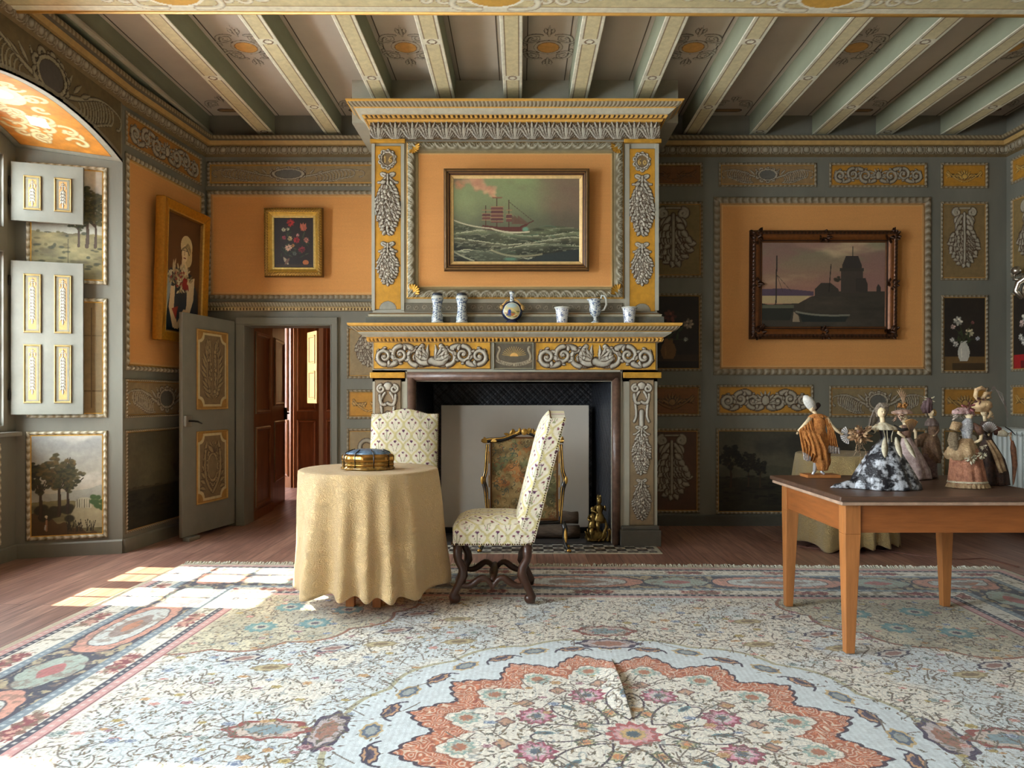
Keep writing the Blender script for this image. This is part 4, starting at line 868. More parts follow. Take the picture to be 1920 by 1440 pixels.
def pad(fn, col, a=.012):
    def g(c): fn(c); c.border(0, a*.4, (90, 62, 34)); c.border(a*.4, a, col)
    return g
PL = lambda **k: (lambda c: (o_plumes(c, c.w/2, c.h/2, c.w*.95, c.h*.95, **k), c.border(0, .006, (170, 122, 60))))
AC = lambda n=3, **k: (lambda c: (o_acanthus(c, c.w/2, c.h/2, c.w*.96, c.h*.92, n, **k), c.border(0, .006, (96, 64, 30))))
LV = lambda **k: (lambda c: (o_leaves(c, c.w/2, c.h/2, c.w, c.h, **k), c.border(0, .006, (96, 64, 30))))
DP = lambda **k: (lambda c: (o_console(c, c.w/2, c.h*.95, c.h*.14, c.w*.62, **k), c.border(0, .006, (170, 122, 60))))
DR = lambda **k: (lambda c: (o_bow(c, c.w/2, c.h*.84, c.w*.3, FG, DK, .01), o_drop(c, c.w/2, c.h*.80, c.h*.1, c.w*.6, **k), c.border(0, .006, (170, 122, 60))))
GP = (190, 134, 44)
# left part of the far wall
bpanel('long frieze panel with plumes and cartouche above the flower painting', 388, 303, 733, 350, lambda c: (o_plumes(c, c.w*.44, c.h/2, c.w*.82, c.h*.95), c.border(0, .008, (190, 140, 60))), ground=(150, 128, 92), res=.005, fw=.04)
bpanel('large orange cloth panel above the open doorway', 388, 357, 733, 561, f_cloth, cloth=True, cat='cloth hanging', fw=.055, res=.009, fk=dict(pitch=.055, lip=(214, 160, 100)))
bpanel('narrow panel with hanging fruit drop between doorway and mantelpiece', 650, 612, 733, 710, lambda c: o_drop(c, c.w*.5, c.h*.9, c.h*.2, c.w*.6), ground=(150, 128, 92), fw=.035)
bpanel('small gold panel with crossed branches beside the doorway at mantel leg height', 650, 730, 733, 786, LV(shell=False, fg=(206, 160, 90)), ground=GP, fw=.035)
bpanel('panel with anchor-like knot ornament right of the doorway, lowest of its column', 650, 803, 733, 962, lambda c: (c.stroke(spiral(c.w*.45, c.h*.80, .07, .07, 0, 1, 24), .018, FG, .01, DK), c.stroke([(c.w*.45, c.h*.72), (c.w*.45, c.h*.2)], .02, FG, .01, DK), o_drop(c, c.w*.45, c.h*.6, c.h*.1, c.w*.6)), ground=(150, 128, 92), fw=.035)
# right part
bpanel('small brown leaf panel at frieze height next to the chimney breast', 1206, 305, 1318, 350, LV(shell=False, fg=(140, 92, 50)), ground=(128, 82, 40))
bpanel('tall panel with hanging acanthus console between chimney breast and harbour painting', 1206, 378, 1318, 521, DP(), ground=(132, 112, 70))
bpanel('dark still life panel with an ochre jug just right of the mantel shelf', 1206, 550, 1316, 696, lambda c: p_vase(c, (120, 84, 44), .42, (58, 40, 24), seed=7, flowers=[(.45, .72, .14, (110, 60, 50)), (.8, .62, .11, (150, 130, 110)), (.3, .6, .06, (110, 80, 60)), (.75, .4, .05, (160, 156, 140))]), cat='painting')
bpanel('small brown leaf panel right of the chimney piece below the dark still life', 1206, 722, 1314, 781, LV(fg=(150, 108, 62)), ground=(132, 86, 44))
bpanel('tall dark red panel with hanging acanthus at floor level right of the chimney piece', 1206, 803, 1312, 962, DP(), ground=(92, 62, 42))
bpanel('frieze panel with plumes and cartouche above left half of the harbour picture', 1347, 305, 1531, 351, PL(), ground=(150, 120, 80))
bpanel('gold frieze panel with pale scrolling acanthus above right half of the harbour picture', 1554, 305, 1738, 352, AC(3), ground=GP)
bpanel('big carved frame with orange cloth around the harbour picture', 1337, 369, 1746, 704, f_cloth, cloth=True, cat='cloth hanging', fw=.085, res=.010, dp=.035, fk=dict(pitch=.07, lip=(190, 140, 84), lipw=.14))
bpanel('gold panel with pale acanthus scrolls below left half of the harbour picture', 1344, 721, 1525, 779, AC(3), ground=GP)
bpanel('panel with plumes and dark cartouche below the harbour picture, behind the dolls', 1554, 723, 1738, 783, PL(), ground=(140, 120, 84))
bpanel('dark landscape panel with a leaning tree left behind the wooden table', 1342, 803, 1536, 964, lambda c: p_land(c, 3, 1, 2), cat='painting')
bpanel('dark landscape panel hidden partly by the dolls', 1554, 803, 1738, 964, lambda c: p_land(c, 8, 1, 1), cat='painting')
bpanel('small gold shell and leaf panel in the top right corner of the far wall', 1763, 305, 1852, 354, LV(fg=(216, 170, 84)), ground=GP)
bpanel('tall panel with hanging acanthus console right of the harbour picture', 1763, 378, 1852, 526, DP(), ground=(134, 110, 70))
bpanel('still life panel with white vase of flowers right of the harbour picture', 1764, 553, 1852, 700, lambda c: p_vase(c, (206, 200, 184)), cat='painting', res=.005)
bpanel('small gold leaf panel right behind the tall feathered hats', 1765, 726, 1852, 781, LV(fg=(190, 150, 84)), ground=(172, 122, 50))
bpanel('low dark panel in the far wall corner beside the radiator', 1765, 803, 1852, 962, DP(), ground=(96, 84, 58))
# right wall column
for (z0, z1, lab, fn, gr, ct) in ((3.42, 3.68, 'gold leaf frieze panel on the right wall in the corner', LV(fg=(216, 170, 84)), GP, 'wall panel'), (2.49, 3.28, 'tall acanthus console panel on the right wall above the silver sconce', DP(), (140, 116, 72), 'wall panel'),
        (1.55, 2.34, 'flower still life with red table on the right wall', lambda c: p_vase(c, (90, 90, 96), .5, red=(170, 30, 30), seed=4), (30, 24, 16), 'painting'), (1.11, 1.42, 'small gold leaf panel on the right wall above the radiator', LV(fg=(200, 156, 80)), (172, 122, 50), 'wall panel')):
    panel(lab, (XR-.001, 7.47, z0), (0, -1, 0), .62, z1-z0, fn, ground=gr, cat=ct)
# pier beside the window niche
pd = (PIER1-SPLAY1).normalized()
def ppan(label, s0, s1, z0, z1, fn, **k): return panel(label, SPLAY1+pd*s0+Vector((pd.y, -pd.x, 0))*.001+Vector((0, 0, z0)), pd, s1-s0, z1-z0, fn, **k)
ppan('orange frieze panel with pale acanthus on the left pier below the cornice', .03, 1.26, 3.405, 3.69, AC(3), ground=(176, 118, 48))
ppan('tall orange cloth panel in carved frame behind the portrait of a lady', .03, 1.30, 1.52, 3.345, f_cloth, cloth=True, cat='cloth hanging', fw=.055, res=.010, dp=.03, fk=dict(pitch=.06, fg=(200, 190, 168)))
ppan('panel with plumes and cartouche under the portrait, beside the open door', .03, 1.26, 1.12, 1.45, PL(), ground=(146, 124, 90), fk=dict(style='rope', pitch=.03), fw=.026)
ppan('large hazy brown landscape at floor level behind the open door', .03, 1.26, .15, 1.02, lambda c: (p_land(c, 5, 1, 1), c.fill(c.Y > c.h*.4, (120, 106, 76), .35)), cat='painting', fk=dict(style='rope', pitch=.03), fw=.026)
# splay of the window niche
sd_ = (SPLAY1-SPLAY0).normalized(); sl_ = (SPLAY1-SPLAY0).length
def span(label, z0, z1, fn, **k): return panel(label, SPLAY0+sd_*(sl_-.70)+Vector((sd_.y, -sd_.x, 0))*.001+Vector((0, 0, z0)), sd_, .59, z1-z0, fn, **k)
SF = dict(fw=.042, dp=.02, res=.004, fk=dict(pitch=.06, fg=(220, 212, 190), dk=(140, 124, 92), lip=(226, 176, 80)))
span('landscape with tree and hills in the niche, behind the upper shutter', 2.22, 3.19, lambda c: p_land(c, 6, 0, 1), cat='painting', **SF)
span('painted stone niche in grey and ochre behind the lower shutter', 1.125, 2.11, p_arcade, cat='painting', **SF)
span('river landscape with tall trees and a small figure at the foot of the niche', .135, 1.02, lambda c: p_land(c, 2, 0, 0), cat='painting', **SF)
panel('ornate framed panel under the far window', (XW+.001, 4.70, .14), (0, 1, 0), 1.10, .80, lambda c: o_acanthus(c, c.w/2, c.h/2, c.w*.8, c.h*.6, 2), ground=(160, 110, 50), fw=.05, fk=SF['fk'])
# frieze over the far niche
t = thing('niche_frieze', 'dark brown frieze over the window arch with winged cartouche', 'wall panel', (XL, 5.25, 3.3))
c = Cv(1.86, .60, .0055, (112, 94, 62), .08, 4); yc = 5.25; y0 = yc-.93; z0 = 3.15
o_plumes(c, .93, .38, 1.72, .34, (160, 150, 122), (58, 42, 26), .008, cart=False); o_cart(c, .93, .40, .15, .115, (160, 150, 122), (58, 42, 26), .008, inner=(84, 76, 70))
yy = y0+c.X; zz = z0+c.Y; lo = arch(yy, yc)+.02; c.M = zz > lo-.012; c.fill((zz < lo+.02), (140, 132, 112)); c.border(0, .02, (140, 132, 112)); c.M &= (c.Y < .595)
c.mesh('painted_board', (XL+.001, y0, z0), (0, 1, 0), (0, 0, 1), PAINTED, t, off=.006)
# ---------------------------------------------------------------- hung pictures
def picture(label, O, U, w, h, fw, dp, bands, fn, res=.004, lean=0., pitch=.05, fm_=None, name='framed_painting', cat='painting'):
    U = Vector(U).normalized(); V = Vector((0, 0, 1)); N = U.cross(V); V2 = (V+N*lean).normalized(); N2 = U.cross(V2); O = Vector(O)+N*.012
    t = thing(name, label, cat, tuple(O+U*w/2))
    frame(t, O, U, V2, w, h, fw, dp, 'plain', pitch, bands=bands, m=fm_ or GILT, res=.012 if not any(b[4] == 'rich' for b in bands) else .007, name='picture_frame')
    q = MB(); c0 = O+U*w/2+V2*h/2+N2*(dp*.2-.006); q.obox(c0, U*(w-fw), V2*(h-fw), N2*(dp*.4)); q.build('back_board', mat('picture_backing', (90, 70, 50)), t, smooth=False)
    c = Cv(w-2*fw*.98, h-2*fw*.98, res, (60, 50, 40), 0); fn(c)
    c.mesh('canvas', O+U*fw*.98+V2*fw*.98, U, V2, OIL, t, off=dp*.4, skirt=.01)
    return t
SHB = [(.10, (70, 48, 28), .6, 1.0, 0), (.34, (116, 84, 44), .95, 1.0, 1), (.42, (48, 28, 18), .9, .85, 0), (.50, (150, 110, 60), .85, .8, 1), (.66, (70, 38, 24), .75, .6, 1), (.74, (190, 146, 84), .62, .6, 1), (1.0, (232, 196, 134), .55, .42, 0)]
Yp = 6.49
picture('steam and sail ship in rough sea painting above the mantelpiece', (X_(833, Yp), Yp+.015, Z_(509, Yp)), UB, X_(1104, Yp)-X_(833, Yp), Z_(319, Yp)-Z_(509, Yp), .085, .045, SHB, p_ship, lean=.03, fm_=mat('dark_gilt_frame', vc=True, rough=.4, metal=.25, noise=.2, scale=30))
HB = [(.12, (64, 34, 18), .4, .8, 0), (.38, (84, 48, 24), .8, 1.0, 'rich'), (.80, (128, 74, 30), .9, .55, 1), (.9, (60, 34, 20), .6, .5, 0), (1.0, (110, 66, 30), .5, .4, 1)]
t = picture('harbour painting with beached boats and a round tower in an ornate brown frame', (X_(1404, 7.5), YW-.03, Z_(636, 7.5)), UB, X_(1680, 7.5)-X_(1404, 7.5), Z_(433, 7.5)-Z_(636, 7.5), .125, .06, HB, p_harbour, lean=.02, fm_=mat('brown_gilt_frame', vc=True, rough=.35, metal=.3, noise=.3, scale=30))
O_, w_, h_ = Vector((X_(1404, 7.5), YW-.10, Z_(636, 7.5))), X_(1680, 7.5)-X_(1404, 7.5), Z_(433, 7.5)-Z_(636, 7.5)
rr = random.Random(1)
for (u, v, r) in ((0.05, .06, .1), (.95, .06, .1), (.05, .94, .1), (.95, .94, .1), (.5, .055, .08), (.5, .945, .08), (.045, .5, .08), (.955, .5, .08)):
    q = MB()
    for k in range(16):
        a = rr.uniform(0, 6.28); q.leaf((O_.x+u*w_+rr.uniform(-.3, .3)*r, O_.y+.005-h_*v*.02+.015, O_.z+v*h_+rr.uniform(-.3, .3)*r), (math.cos(a), -.25, math.sin(a)), (-math.sin(a), 0, math.cos(a)), r*.75, r*.2, .3)
    q.build('corner_ornament', mat('brown_gilt_ornament', (74, 44, 24), rough=.38, metal=.3, noise=.4, scale=60), t)
FB = [(.08, (110, 80, 40), .5, .9, 0), (.48, (190, 140, 56), .9, 1.0, 'rich'), (.58, (226, 176, 70), .85, .7, 1), (.80, (214, 168, 74), .7, .5, 0), (1.0, (232, 200, 120), .48, .42, 1)]
picture('small flower still life in a bright gold frame above the doorway', (X_(497, 7.5), YW-.03, Z_(520, 7.5)), UB, X_(607, 7.5)-X_(497, 7.5), Z_(391, 7.5)-Z_(520, 7.5), .10, .05, FB, p_still, lean=.02, res=.003, pitch=.035)
LB = [(.1, (176, 120, 34), .85, 1.0, 0), (.8, (206, 142, 40), .98, .8, 0), (.9, (226, 176, 84), .75, .7, 1), (1.0, (140, 96, 40), .6, .5, 0)]
s0 = .355; nn = Vector((pd.y, -pd.x, 0))
picture('portrait of a pale figure with turban and flowers in a plain gold frame', SPLAY1+pd*s0+nn*.03+Vector((0, 0, 1.80)), pd, .80, 1.27, .105, .085, LB, p_lady, lean=.03, res=.004)
# ---------------------------------------------------------------- fireplace
FX0, FX1, FY = -1.295, 1.206, 6.57; FXC = (FX0+FX1)/2
fire = thing('fireplace', 'monumental painted chimney piece with grey and gold ornament and dark firebox', 'fireplace', (FXC, 6.8, 0))
PG = mat('pale_grey_chimney_paint', (178, 174, 156), rough=.55, noise=.14, scale=5, bump=.1)
OX0, OX1, OZ = -.914, .803, 1.433
boxes('chimney_breast', [(FX0, OX0, 6.56, YW, 0, OZ+.1), (OX1, FX1, 6.56, YW, 0, OZ+.1), (FX0, FX1, 6.56, YW, OZ, 1.95), (FX0, FX1, FY, YW, 1.95, 3.80), (-1.51, 1.42, 6.71, YW, 3.76, ZC)], PG, fire)
# firebox lining with diamond lattice
SLT = (58, 60, 66)
def lattice(w, h, O, U, nm):
    c = Cv(w, h, .008, SLT, .2, 3); a = .052
    for s in (-1, 1):
        q = ((c.X+s*c.Y)/a) % 1; d = np.minimum(q, 1-q); c.C[d < .09] = (30, 30, 34); c.H[d < .09] = -.004
        c.C[(q > .09) & (q < .17)] = (92, 92, 98)
    c.mesh(nm, O, U, (0, 0, 1), mat('cast_iron_tiles', vc=True, rough=.35, noise=.3, scale=12, metal=.35), fire, skirt=.02)
lattice(1.62, 1.46, (OX0+.06, 7.34, 0), (1, 0, 0), 'firebox_back')
u = Vector((.10, -.78, 0)); L = u.length; lattice(L, 1.46, (.705, 7.34, 0), tuple(u/L), 'firebox_side')
u = Vector((.06, .78, 0)); lattice(u.length, 1.46, (OX0, 6.56, 0), tuple(u/u.length), 'firebox_side')
boxes('firebox_floor', [(OX0, OX1, 6.56, 7.36, 0, .012)], mat('sooty_stone', (64, 58, 54), rough=.7, noise=.4, scale=8, bump=.2), fire)
boxes('firebox_ceiling', [(OX0, OX1, 6.6, 7.36, OZ, OZ+.03)], METAL, fire)
# marble roll around the opening
MARB = mat('brown_veined_marble', (120, 92, 76), rough=.35, noise=.45, scale=14, bump=.1, col2=(78, 58, 50))
q = MB()
for x in (OX0-.035, OX1+.04): q.tube([(x, 6.545, 0), (x, 6.545, OZ+.04)], .038, 12)
q.tube([(OX0-.07, 6.545, OZ+.045), (OX1+.075, 6.545, OZ+.045)], .040, 12); q.build('marble_surround', MARB, fire)
q = MB()
for x in (OX0-.083, OX1+.085): q.box(x-.008, x+.008, 6.545, 6.56, 0, OZ+.10)
q.box(OX0-.09, OX1+.09, 6.545, 6.56, OZ+.085, OZ+.10); q.build('grey_fillet', PG, fire, smooth=False)
def onf(name, x0, y0, x1, y1, fn, ground, Y=6.555, res=.005, off=.004, parent=fire, bd=None, m=None):
    c = Cv(X_(x1, Y)-X_(x0, Y), Z_(y0, Y)-Z_(y1, Y), res, ground, .08, int(x0))
    if bd: c.border(0, bd[0], bd[1])
    fn(c); return c.mesh(name, (X_(x0, Y), Y, Z_(y1, Y)), (1, 0, 0), (0, 0, 1), m or PAINTED, parent, off=off, skirt=.008)
GB = (214, 160, 52); BF = (196, 188, 170)
def griffin(c, flip=1):
    w, h = c.w, c.h; cx = w/2
    o_acanthus(c, cx, h*.5, w*.94, h*.92, 3, BF, DK, .016, face=False)
    for sd in (-1, 1):
        c.stroke(bez((cx, h*.3), (cx+sd*w*.12, h*.1), (cx+sd*w*.16, h*.5), (cx+sd*w*.08, h*.86)), np.linspace(.13, .07, 14)*h, BF, .018, DK)
        c.disc(cx+sd*w*.08, h*.84, h*.09, h*.08, BF, h=.018, ol=DK); c.leaf(cx+sd*w*.08, h*.84, PI/2-sd*1.9, h*.16, h*.04, BF, .014, DK)
        for j in range(4): c.leaf(cx+sd*w*.03, h*.35, PI/2-sd*(.3+.4*j), h*.55, h*.07, BF, .014, DK, bend=sd*.5)
onf('frieze_carving', 700, 641, 920, 692, griffin, GB, res=.004, bd=(.006, (120, 84, 40)))
onf('frieze_carving', 1004, 642, 1230, 694, griffin, GB, res=.004, bd=(.006, (120, 84, 40)))
def sunp(c):
    w, h = c.w, c.h; cx, cy = w/2, h*.47; g = (206, 170, 96); rb = (170, 156, 128)
    for k in range(15):
        a = PI*(.06+.88*k/14); c.stroke([(cx+w*.12*math.cos(a), cy+w*.09*math.sin(a)), (cx+w*.31*math.cos(a), cy+h*.40*math.sin(a))], .0022, g, .002)
    c.poly([(cx+w*.11*math.cos(a), cy+w*.09*math.sin(a)) for a in np.linspace(0, PI, 14)], (232, 180, 100), h=.003)
    A = bez((w*.08, h*.30), (w*.3, h*.08), (w*.7, h*.08), (w*.92, h*.30)); c.stroke(A, h*.085, rb, .003, DK, 1.15)
    for sd in (-1, 1): c.stroke(bez((cx+sd*w*.40, h*.32), (cx+sd*w*.5, h*.6), (cx+sd*w*.3, h*.7), (cx+sd*w*.40, h*.85)), h*.05, rb, .003, DK, 1.3)
    arc = lambda x: h*.10+h*.19*((x-cx)/(w*.42))**2
    text(c, 'AETERNA', w*.12, -h*.04, w*.052, h*.09, .0014, (60, 44, 30), arc); text(c, 'FERENT', w*.53, -h*.04, w*.052, h*.09, .0014, (60, 44, 30), arc)
onf('motto_plaque', 928, 644, 1000, 690, sunp, (98, 88, 70), res=.002, off=.012)
frame(fire, (X_(925, 6.55), 6.552, Z_(693, 6.55)), (1, 0, 0), (0, 0, 1), X_(1001, 6.55)-X_(925, 6.55), Z_(641, 6.55)-Z_(693, 6.55), .014, .022, 'plain', .1, (150, 146, 126), (150, 146, 126), (206, 196, 150), name='plaque_frame')
def lowpil(c):
    w, h = c.w, c.h; c.border(.004, .008, (90, 70, 48)); f = BF; cx = w/2
    c.disc(cx, h-w*.25, w*.16, w*.14, f, h=.012, ol=DK)
    for sd in (-1, 1):
        c.stroke(spiral(cx+sd*w*.25, h-w*.35, w*.16, w*.05, PI/2, -sd*1.2), w*.05, f, .012, DK)
        c.stroke(bez((cx+sd*w*.1, h-w*.5), (cx+sd*w*.45, h-w*.9), (cx+sd*w*.05, h-w*1.3), (cx+sd*w*.3, h-w*1.7)), w*.05, f, .012, DK)
        c.stroke(bez((cx, h-w*.9), (cx+sd*w*.3, h-w*1.1), (cx+sd*w*.3, h-w*.6)), w*.06, f, .012, DK)
    c.stroke([(cx, h-w*1.3), (cx, h-w*1.9)], w*.09, f, .012, DK); o_bow(c, cx, h-w*2.0, w*.4, f, DK, .012)
    o_drop(c, cx, h-w*2.2, h-w*4.0, w*.66, f, DK, .014, 4); o_bow(c, cx, h-w*4.15, w*.35, f, DK, .012); o_drop(c, cx, h-w*4.3, h-w*5.8, w*.66, f, DK, .014, 9)
onf('pilaster_carving', 703, 712, 752, 985, lowpil, (150, 128, 96), res=.004); onf('pilaster_carving', 1180, 712, 1226, 985, lowpil, (150, 128, 96), res=.004)
GLT = mat('gilt_chimney_band', (218, 162, 60), rough=.42, metal=.35, noise=.25, scale=20, bump=.12)
for x0, x1 in ((694, 760), (1168, 1240)):
    bevel(boxes('gilt_capital', [(X_(x0, 6.54), X_(x1, 6.54), 6.525, 6.56, Z_(709, 6.54), Z_(698, 6.54))], GLT, fire), .006)
for x0, x1 in ((690, 763), (1164, 1240)):
    bevel(boxes('plinth', [(X_(x0, 6.47), X_(x1, 6.47), 6.47, 6.9, 0, .14), (X_(x0, 6.47)+.015, X_(x1, 6.47)-.015, 6.49, 6.9, .14, .17)], mat('plinth_paint', (98, 94, 84), rough=.5, noise=.2, scale=6), fire), .005)
def around(name, prof, pats, z, Y=6.56, res=.006):
    s = 2**.5
    return mitre(name, [(FX0, 7.5, z), (FX0, Y, z), (FX1, Y, z), (FX1, 7.5, z)], [np.array([-1, 0, 0.]), np.array([-1, -1, 0.]), np.array([1, -1, 0.]), np.array([1, 0, 0.])], prof, pats, fire, res=res)
gold = (222, 168, 76); gdk = (120, 78, 26); pg = (192, 186, 166)
around('mantel_shelf', [(0, 0), (.028, .004), (.04, .038), (.055, .045), (.10, .072), (.108, .086), (.118, .092), (.165, .128), (.18, .136), (.185, .156), (0, .157)],
    [(None, 1, pg, pg, 0), ('dent', .033, gold, (70, 44, 16), .01), (None, 1, gold, gold, 0), (None, 1, pg, pg, 0), (None, 1, (190, 184, 162), (190, 184, 162), 0), (None, 1, gold, gold, 0), ('leaf', .028, (196, 186, 160), (104, 84, 54), .010), (None, 1, gold, gold, 0), (None, 1, gold, gold, 0), (None, 1, (150, 140, 110), (150, 140, 110), 0)], 1.775)
# overmantel
def upp(txt):
    def f(c):
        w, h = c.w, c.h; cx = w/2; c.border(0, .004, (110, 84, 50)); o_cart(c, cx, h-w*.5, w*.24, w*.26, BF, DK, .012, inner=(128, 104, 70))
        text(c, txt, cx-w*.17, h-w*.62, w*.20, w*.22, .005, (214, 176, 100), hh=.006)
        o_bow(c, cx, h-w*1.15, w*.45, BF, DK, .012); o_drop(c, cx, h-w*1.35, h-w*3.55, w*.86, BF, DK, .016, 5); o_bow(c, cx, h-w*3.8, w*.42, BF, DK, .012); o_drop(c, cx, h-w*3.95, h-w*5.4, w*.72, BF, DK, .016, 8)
        c.disc(cx, 0, w*.32, w*.30, (156, 152, 136), h=.004, ol=(120, 84, 40), olw=1.06)
    return f
Yu = 6.562
onf('pilaster_carving', 703, 274, 752, 580, upp('16'), (206, 148, 40), Y=Yu, res=.004); onf('pilaster_carving', 1180, 279, 1228, 584, upp('60'), (206, 148, 40), Y=Yu, res=.004)
for x0, x1 in ((694, 760), (1170, 1240)): bevel(boxes('gilt_capital', [(X_(x0, 6.55), X_(x1, 6.55), 6.535, FY, Z_(268, 6.55), Z_(261, 6.55))], GLT, fire), .005)
for x0, x1 in ((697, 703), (752, 758), (1172, 1180), (1228, 1235)): boxes('pilaster_edge', [(X_(x0, 6.56), X_(x1, 6.56), 6.552, FY, Z_(582, 6.56), Z_(270, 6.56))], mat('pale_pilaster_edge', (178, 174, 156), rough=.6, noise=.1), fire)
fx0, fx1, fz0, fz1 = X_(762, 6.55), X_(1170, 6.55), Z_(560, 6.55), Z_(265, 6.55)
frame(fire, (fx0, 6.562, fz0), (1, 0, 0), (0, 0, 1), fx1-fx0, fz1-fz0, .105, .045, 'scallop', .10, (196, 190, 168), (120, 108, 80), (170, 150, 104), edge=(214, 158, 60), name='overmantel_frame', res=.007, lipw=.08)
c = Cv(fx1-fx0-.2, fz1-fz0-.2, .01, ORANGE); f_cloth(c); c.mesh('orange_cloth', (fx0+.1, 6.562, fz0+.1), (1, 0, 0), (0, 0, 1), FABRICV, fire, off=.006)
for (u, v) in ((0, 0), (1, 0), (0, 1), (1, 1)):
    q = MB(); cx = fx0+.055+u*(fx1-fx0-.11); cz = fz0+.055+v*(fz1-fz0-.11); rr = random.Random(u*2+v)
    for k in range(7): a = math.atan2(.5-v, .5-u)+(k-3)*.35; q.leaf((cx, 6.535, cz), (math.cos(a), -.2, math.sin(a)), (-math.sin(a), 0, math.cos(a)), .075, .016, .3)
    q.build('gilt_corner_leaf', GLT, fire)
def wave(c):
    n = int(c.w/.07)
    for k in range(n): c.stroke(spiral(c.w*(k+.5)/n, c.h*.5, .024, .006, PI*(k % 2), 1.1, 14), .0045, (150, 140, 118), .002, (90, 78, 58))
onf('wave_band', 758, 568, 1168, 585, wave, (112, 104, 86), Y=Yu, res=.005)
around('overmantel_base', [(0, 0), (.05, 0), (.05, .065), (.03, .075), (.035, .09), (.015, .10), (0, .11)], [(None, 1, (110, 106, 94), (110, 106, 94), 0), (None, 1, (104, 102, 90), (104, 102, 90), 0), (None, 1, pg, pg, 0), (None, 1, (190, 184, 160), (190, 184, 160), 0), (None, 1, (170, 130, 70), (170, 130, 70), 0), (None, 1, pg, pg, 0)], 1.93, res=.3)
def acf(c):
    n = 17; w = c.w/n
    for k in range(n+1):
        x = w*k
        for j in range(5): c.leaf(x, c.h*.12, PI/2+(j-2)*.5, c.h*.36, c.h*.07, (170, 160, 136), .008, DK)
    for k in range(n):
        x = w*(k+.5)
        for j in (-3, 3, -2, 2, -1, 1, 0): c.leaf(x+j*w*.06, c.h*.03, PI/2-j*.13, c.h*(.90-.07*abs(j)), c.h*.10, BF, .014, DK, bend=-j*.22); c.leaf(x+j*w*.09, c.h*(.5-.04*abs(j)), PI/2-j*.35-.2*(j > 0)+.2*(j < 0), c.h*.28, c.h*.06, BF, .012, DK)
        c.disc(x, c.h*.86, c.h*.1, c.h*.08, BF, h=.018, ol=DK)
onf('acanthus_frieze', 694, 221, 1237, 262, acf, (112, 92, 66), Y=6.545, res=.0045)
boxes('frieze_board', [(X_(694, 6.55), X_(1237, 6.55), 6.548, FY+.02, Z_(262, 6.55), Z_(218, 6.55))], PG, fire)
around('crown_cornice', [(.01, 0), (.035, .006), (.045, .02), (.055, .024), (.075, .050), (.09, .054), (.13, .085), (.14, .092), (.18, .125), (.195, .132), (.195, .142), (0, .145)],
    [(None, 1, gold, gold, 0), (None, 1, gold, gold, 0), (None, 1, gdk, gdk, 0), ('dent', .04, gold, (60, 38, 14), .008), (None, 1, pg, pg, 0), (None, 1, (196, 190, 166), (196, 190, 166), 0), (None, 1, gold, gold, 0), ('leaf', .03, (196, 186, 160), (110, 88, 56), .010), (None, 1, gold, gold, 0), (None, 1, gold, gold, 0), (None, 1, pg, pg, 0)], 3.70)
# hearth tiles
c = Cv(2.48, .39, .0075, (50, 42, 40), .1, 2); a = .088
ck = ((np.floor(c.X/a)+np.floor(c.Y/a)) % 2) == 0; dx = (c.X/a) % 1-.5; dy = (c.Y/a) % 1-.5
c.C[ck] = (206, 200, 186); c.C[ck & ((np.abs(dx)+np.abs(dy)) < .26)] = (70, 60, 56); c.C[~ck & ((np.abs(dx)+np.abs(dy)) < .12)] = (150, 144, 134)
d = np.minimum(np.minimum(c.X, 2.48-c.X), c.Y); c.C[d < .035] = (204, 198, 178)
c.mesh('tiled_hearth', (-1.30, 6.17, .001), (1, 0, 0), (0, 1, 0), mat('hearth_tiles', vc=True, rough=.35, noise=.2, scale=30), fire, off=.003, skirt=.004)
# ---------------------------------------------------------------- inside and in front of the fireplace
t = thing('fire_board', 'plain off-white board closing the back of the fireplace', 'board', (-.05, 7.1, 0))
boxes('board', [(-.75, .655, 7.10, 7.125, .062, 1.22)], mat('off_white_board', (212, 204, 190), rough=.6, noise=.05, scale=3), t, bev=.003)
boxes('iron_foot', [(-.72, .63, 7.06, 7.16, .012, .062)], METAL, t)
BARK = mat('grey_log_bark', (112, 94, 78), rough=.85, noise=.45, scale=30, bump=.8, stretch=(.25, 1, 1)); ENDW = mat('cut_log_end', (150, 122, 92), rough=.8, noise=.3, scale=30)
for k, (x0, x1, y, z, r, lab) in enumerate([(-.25, .54, 6.80, .073, .060, 'lower split log lying in front of the white board'), (.02, .53, 6.83, .196, .055, 'upper log with round cut end resting on the lower log'), (-.32, -.02, 6.82, .19, .045, 'short dark log behind the chair seat, left of the tapestry screen')]):
    t = thing('log', lab, 'log', ((x0+x1)/2, y, z-r), 'firewood logs'); q = MB(); n = 14; P = []
    q.tube([(x0+(x1-x0)*i/8, y+.006*math.sin(i*1.7+k), z+.004*math.cos(i*2.1)) for i in range(9)], [r*(1+.05*math.sin(i*2.3+k)) for i in range(9)], 14); q.build('bark', BARK, t)
    q = MB(); q.tube([(x1-.002, y+.006*math.sin(8*1.7+k), z+.004*math.cos(16.8)), (x1+.003, y+.006*math.sin(8*1.7+k), z+.004*math.cos(16.8))], r*.93, 14); q.build('cut_end', ENDW, t, smooth=False)
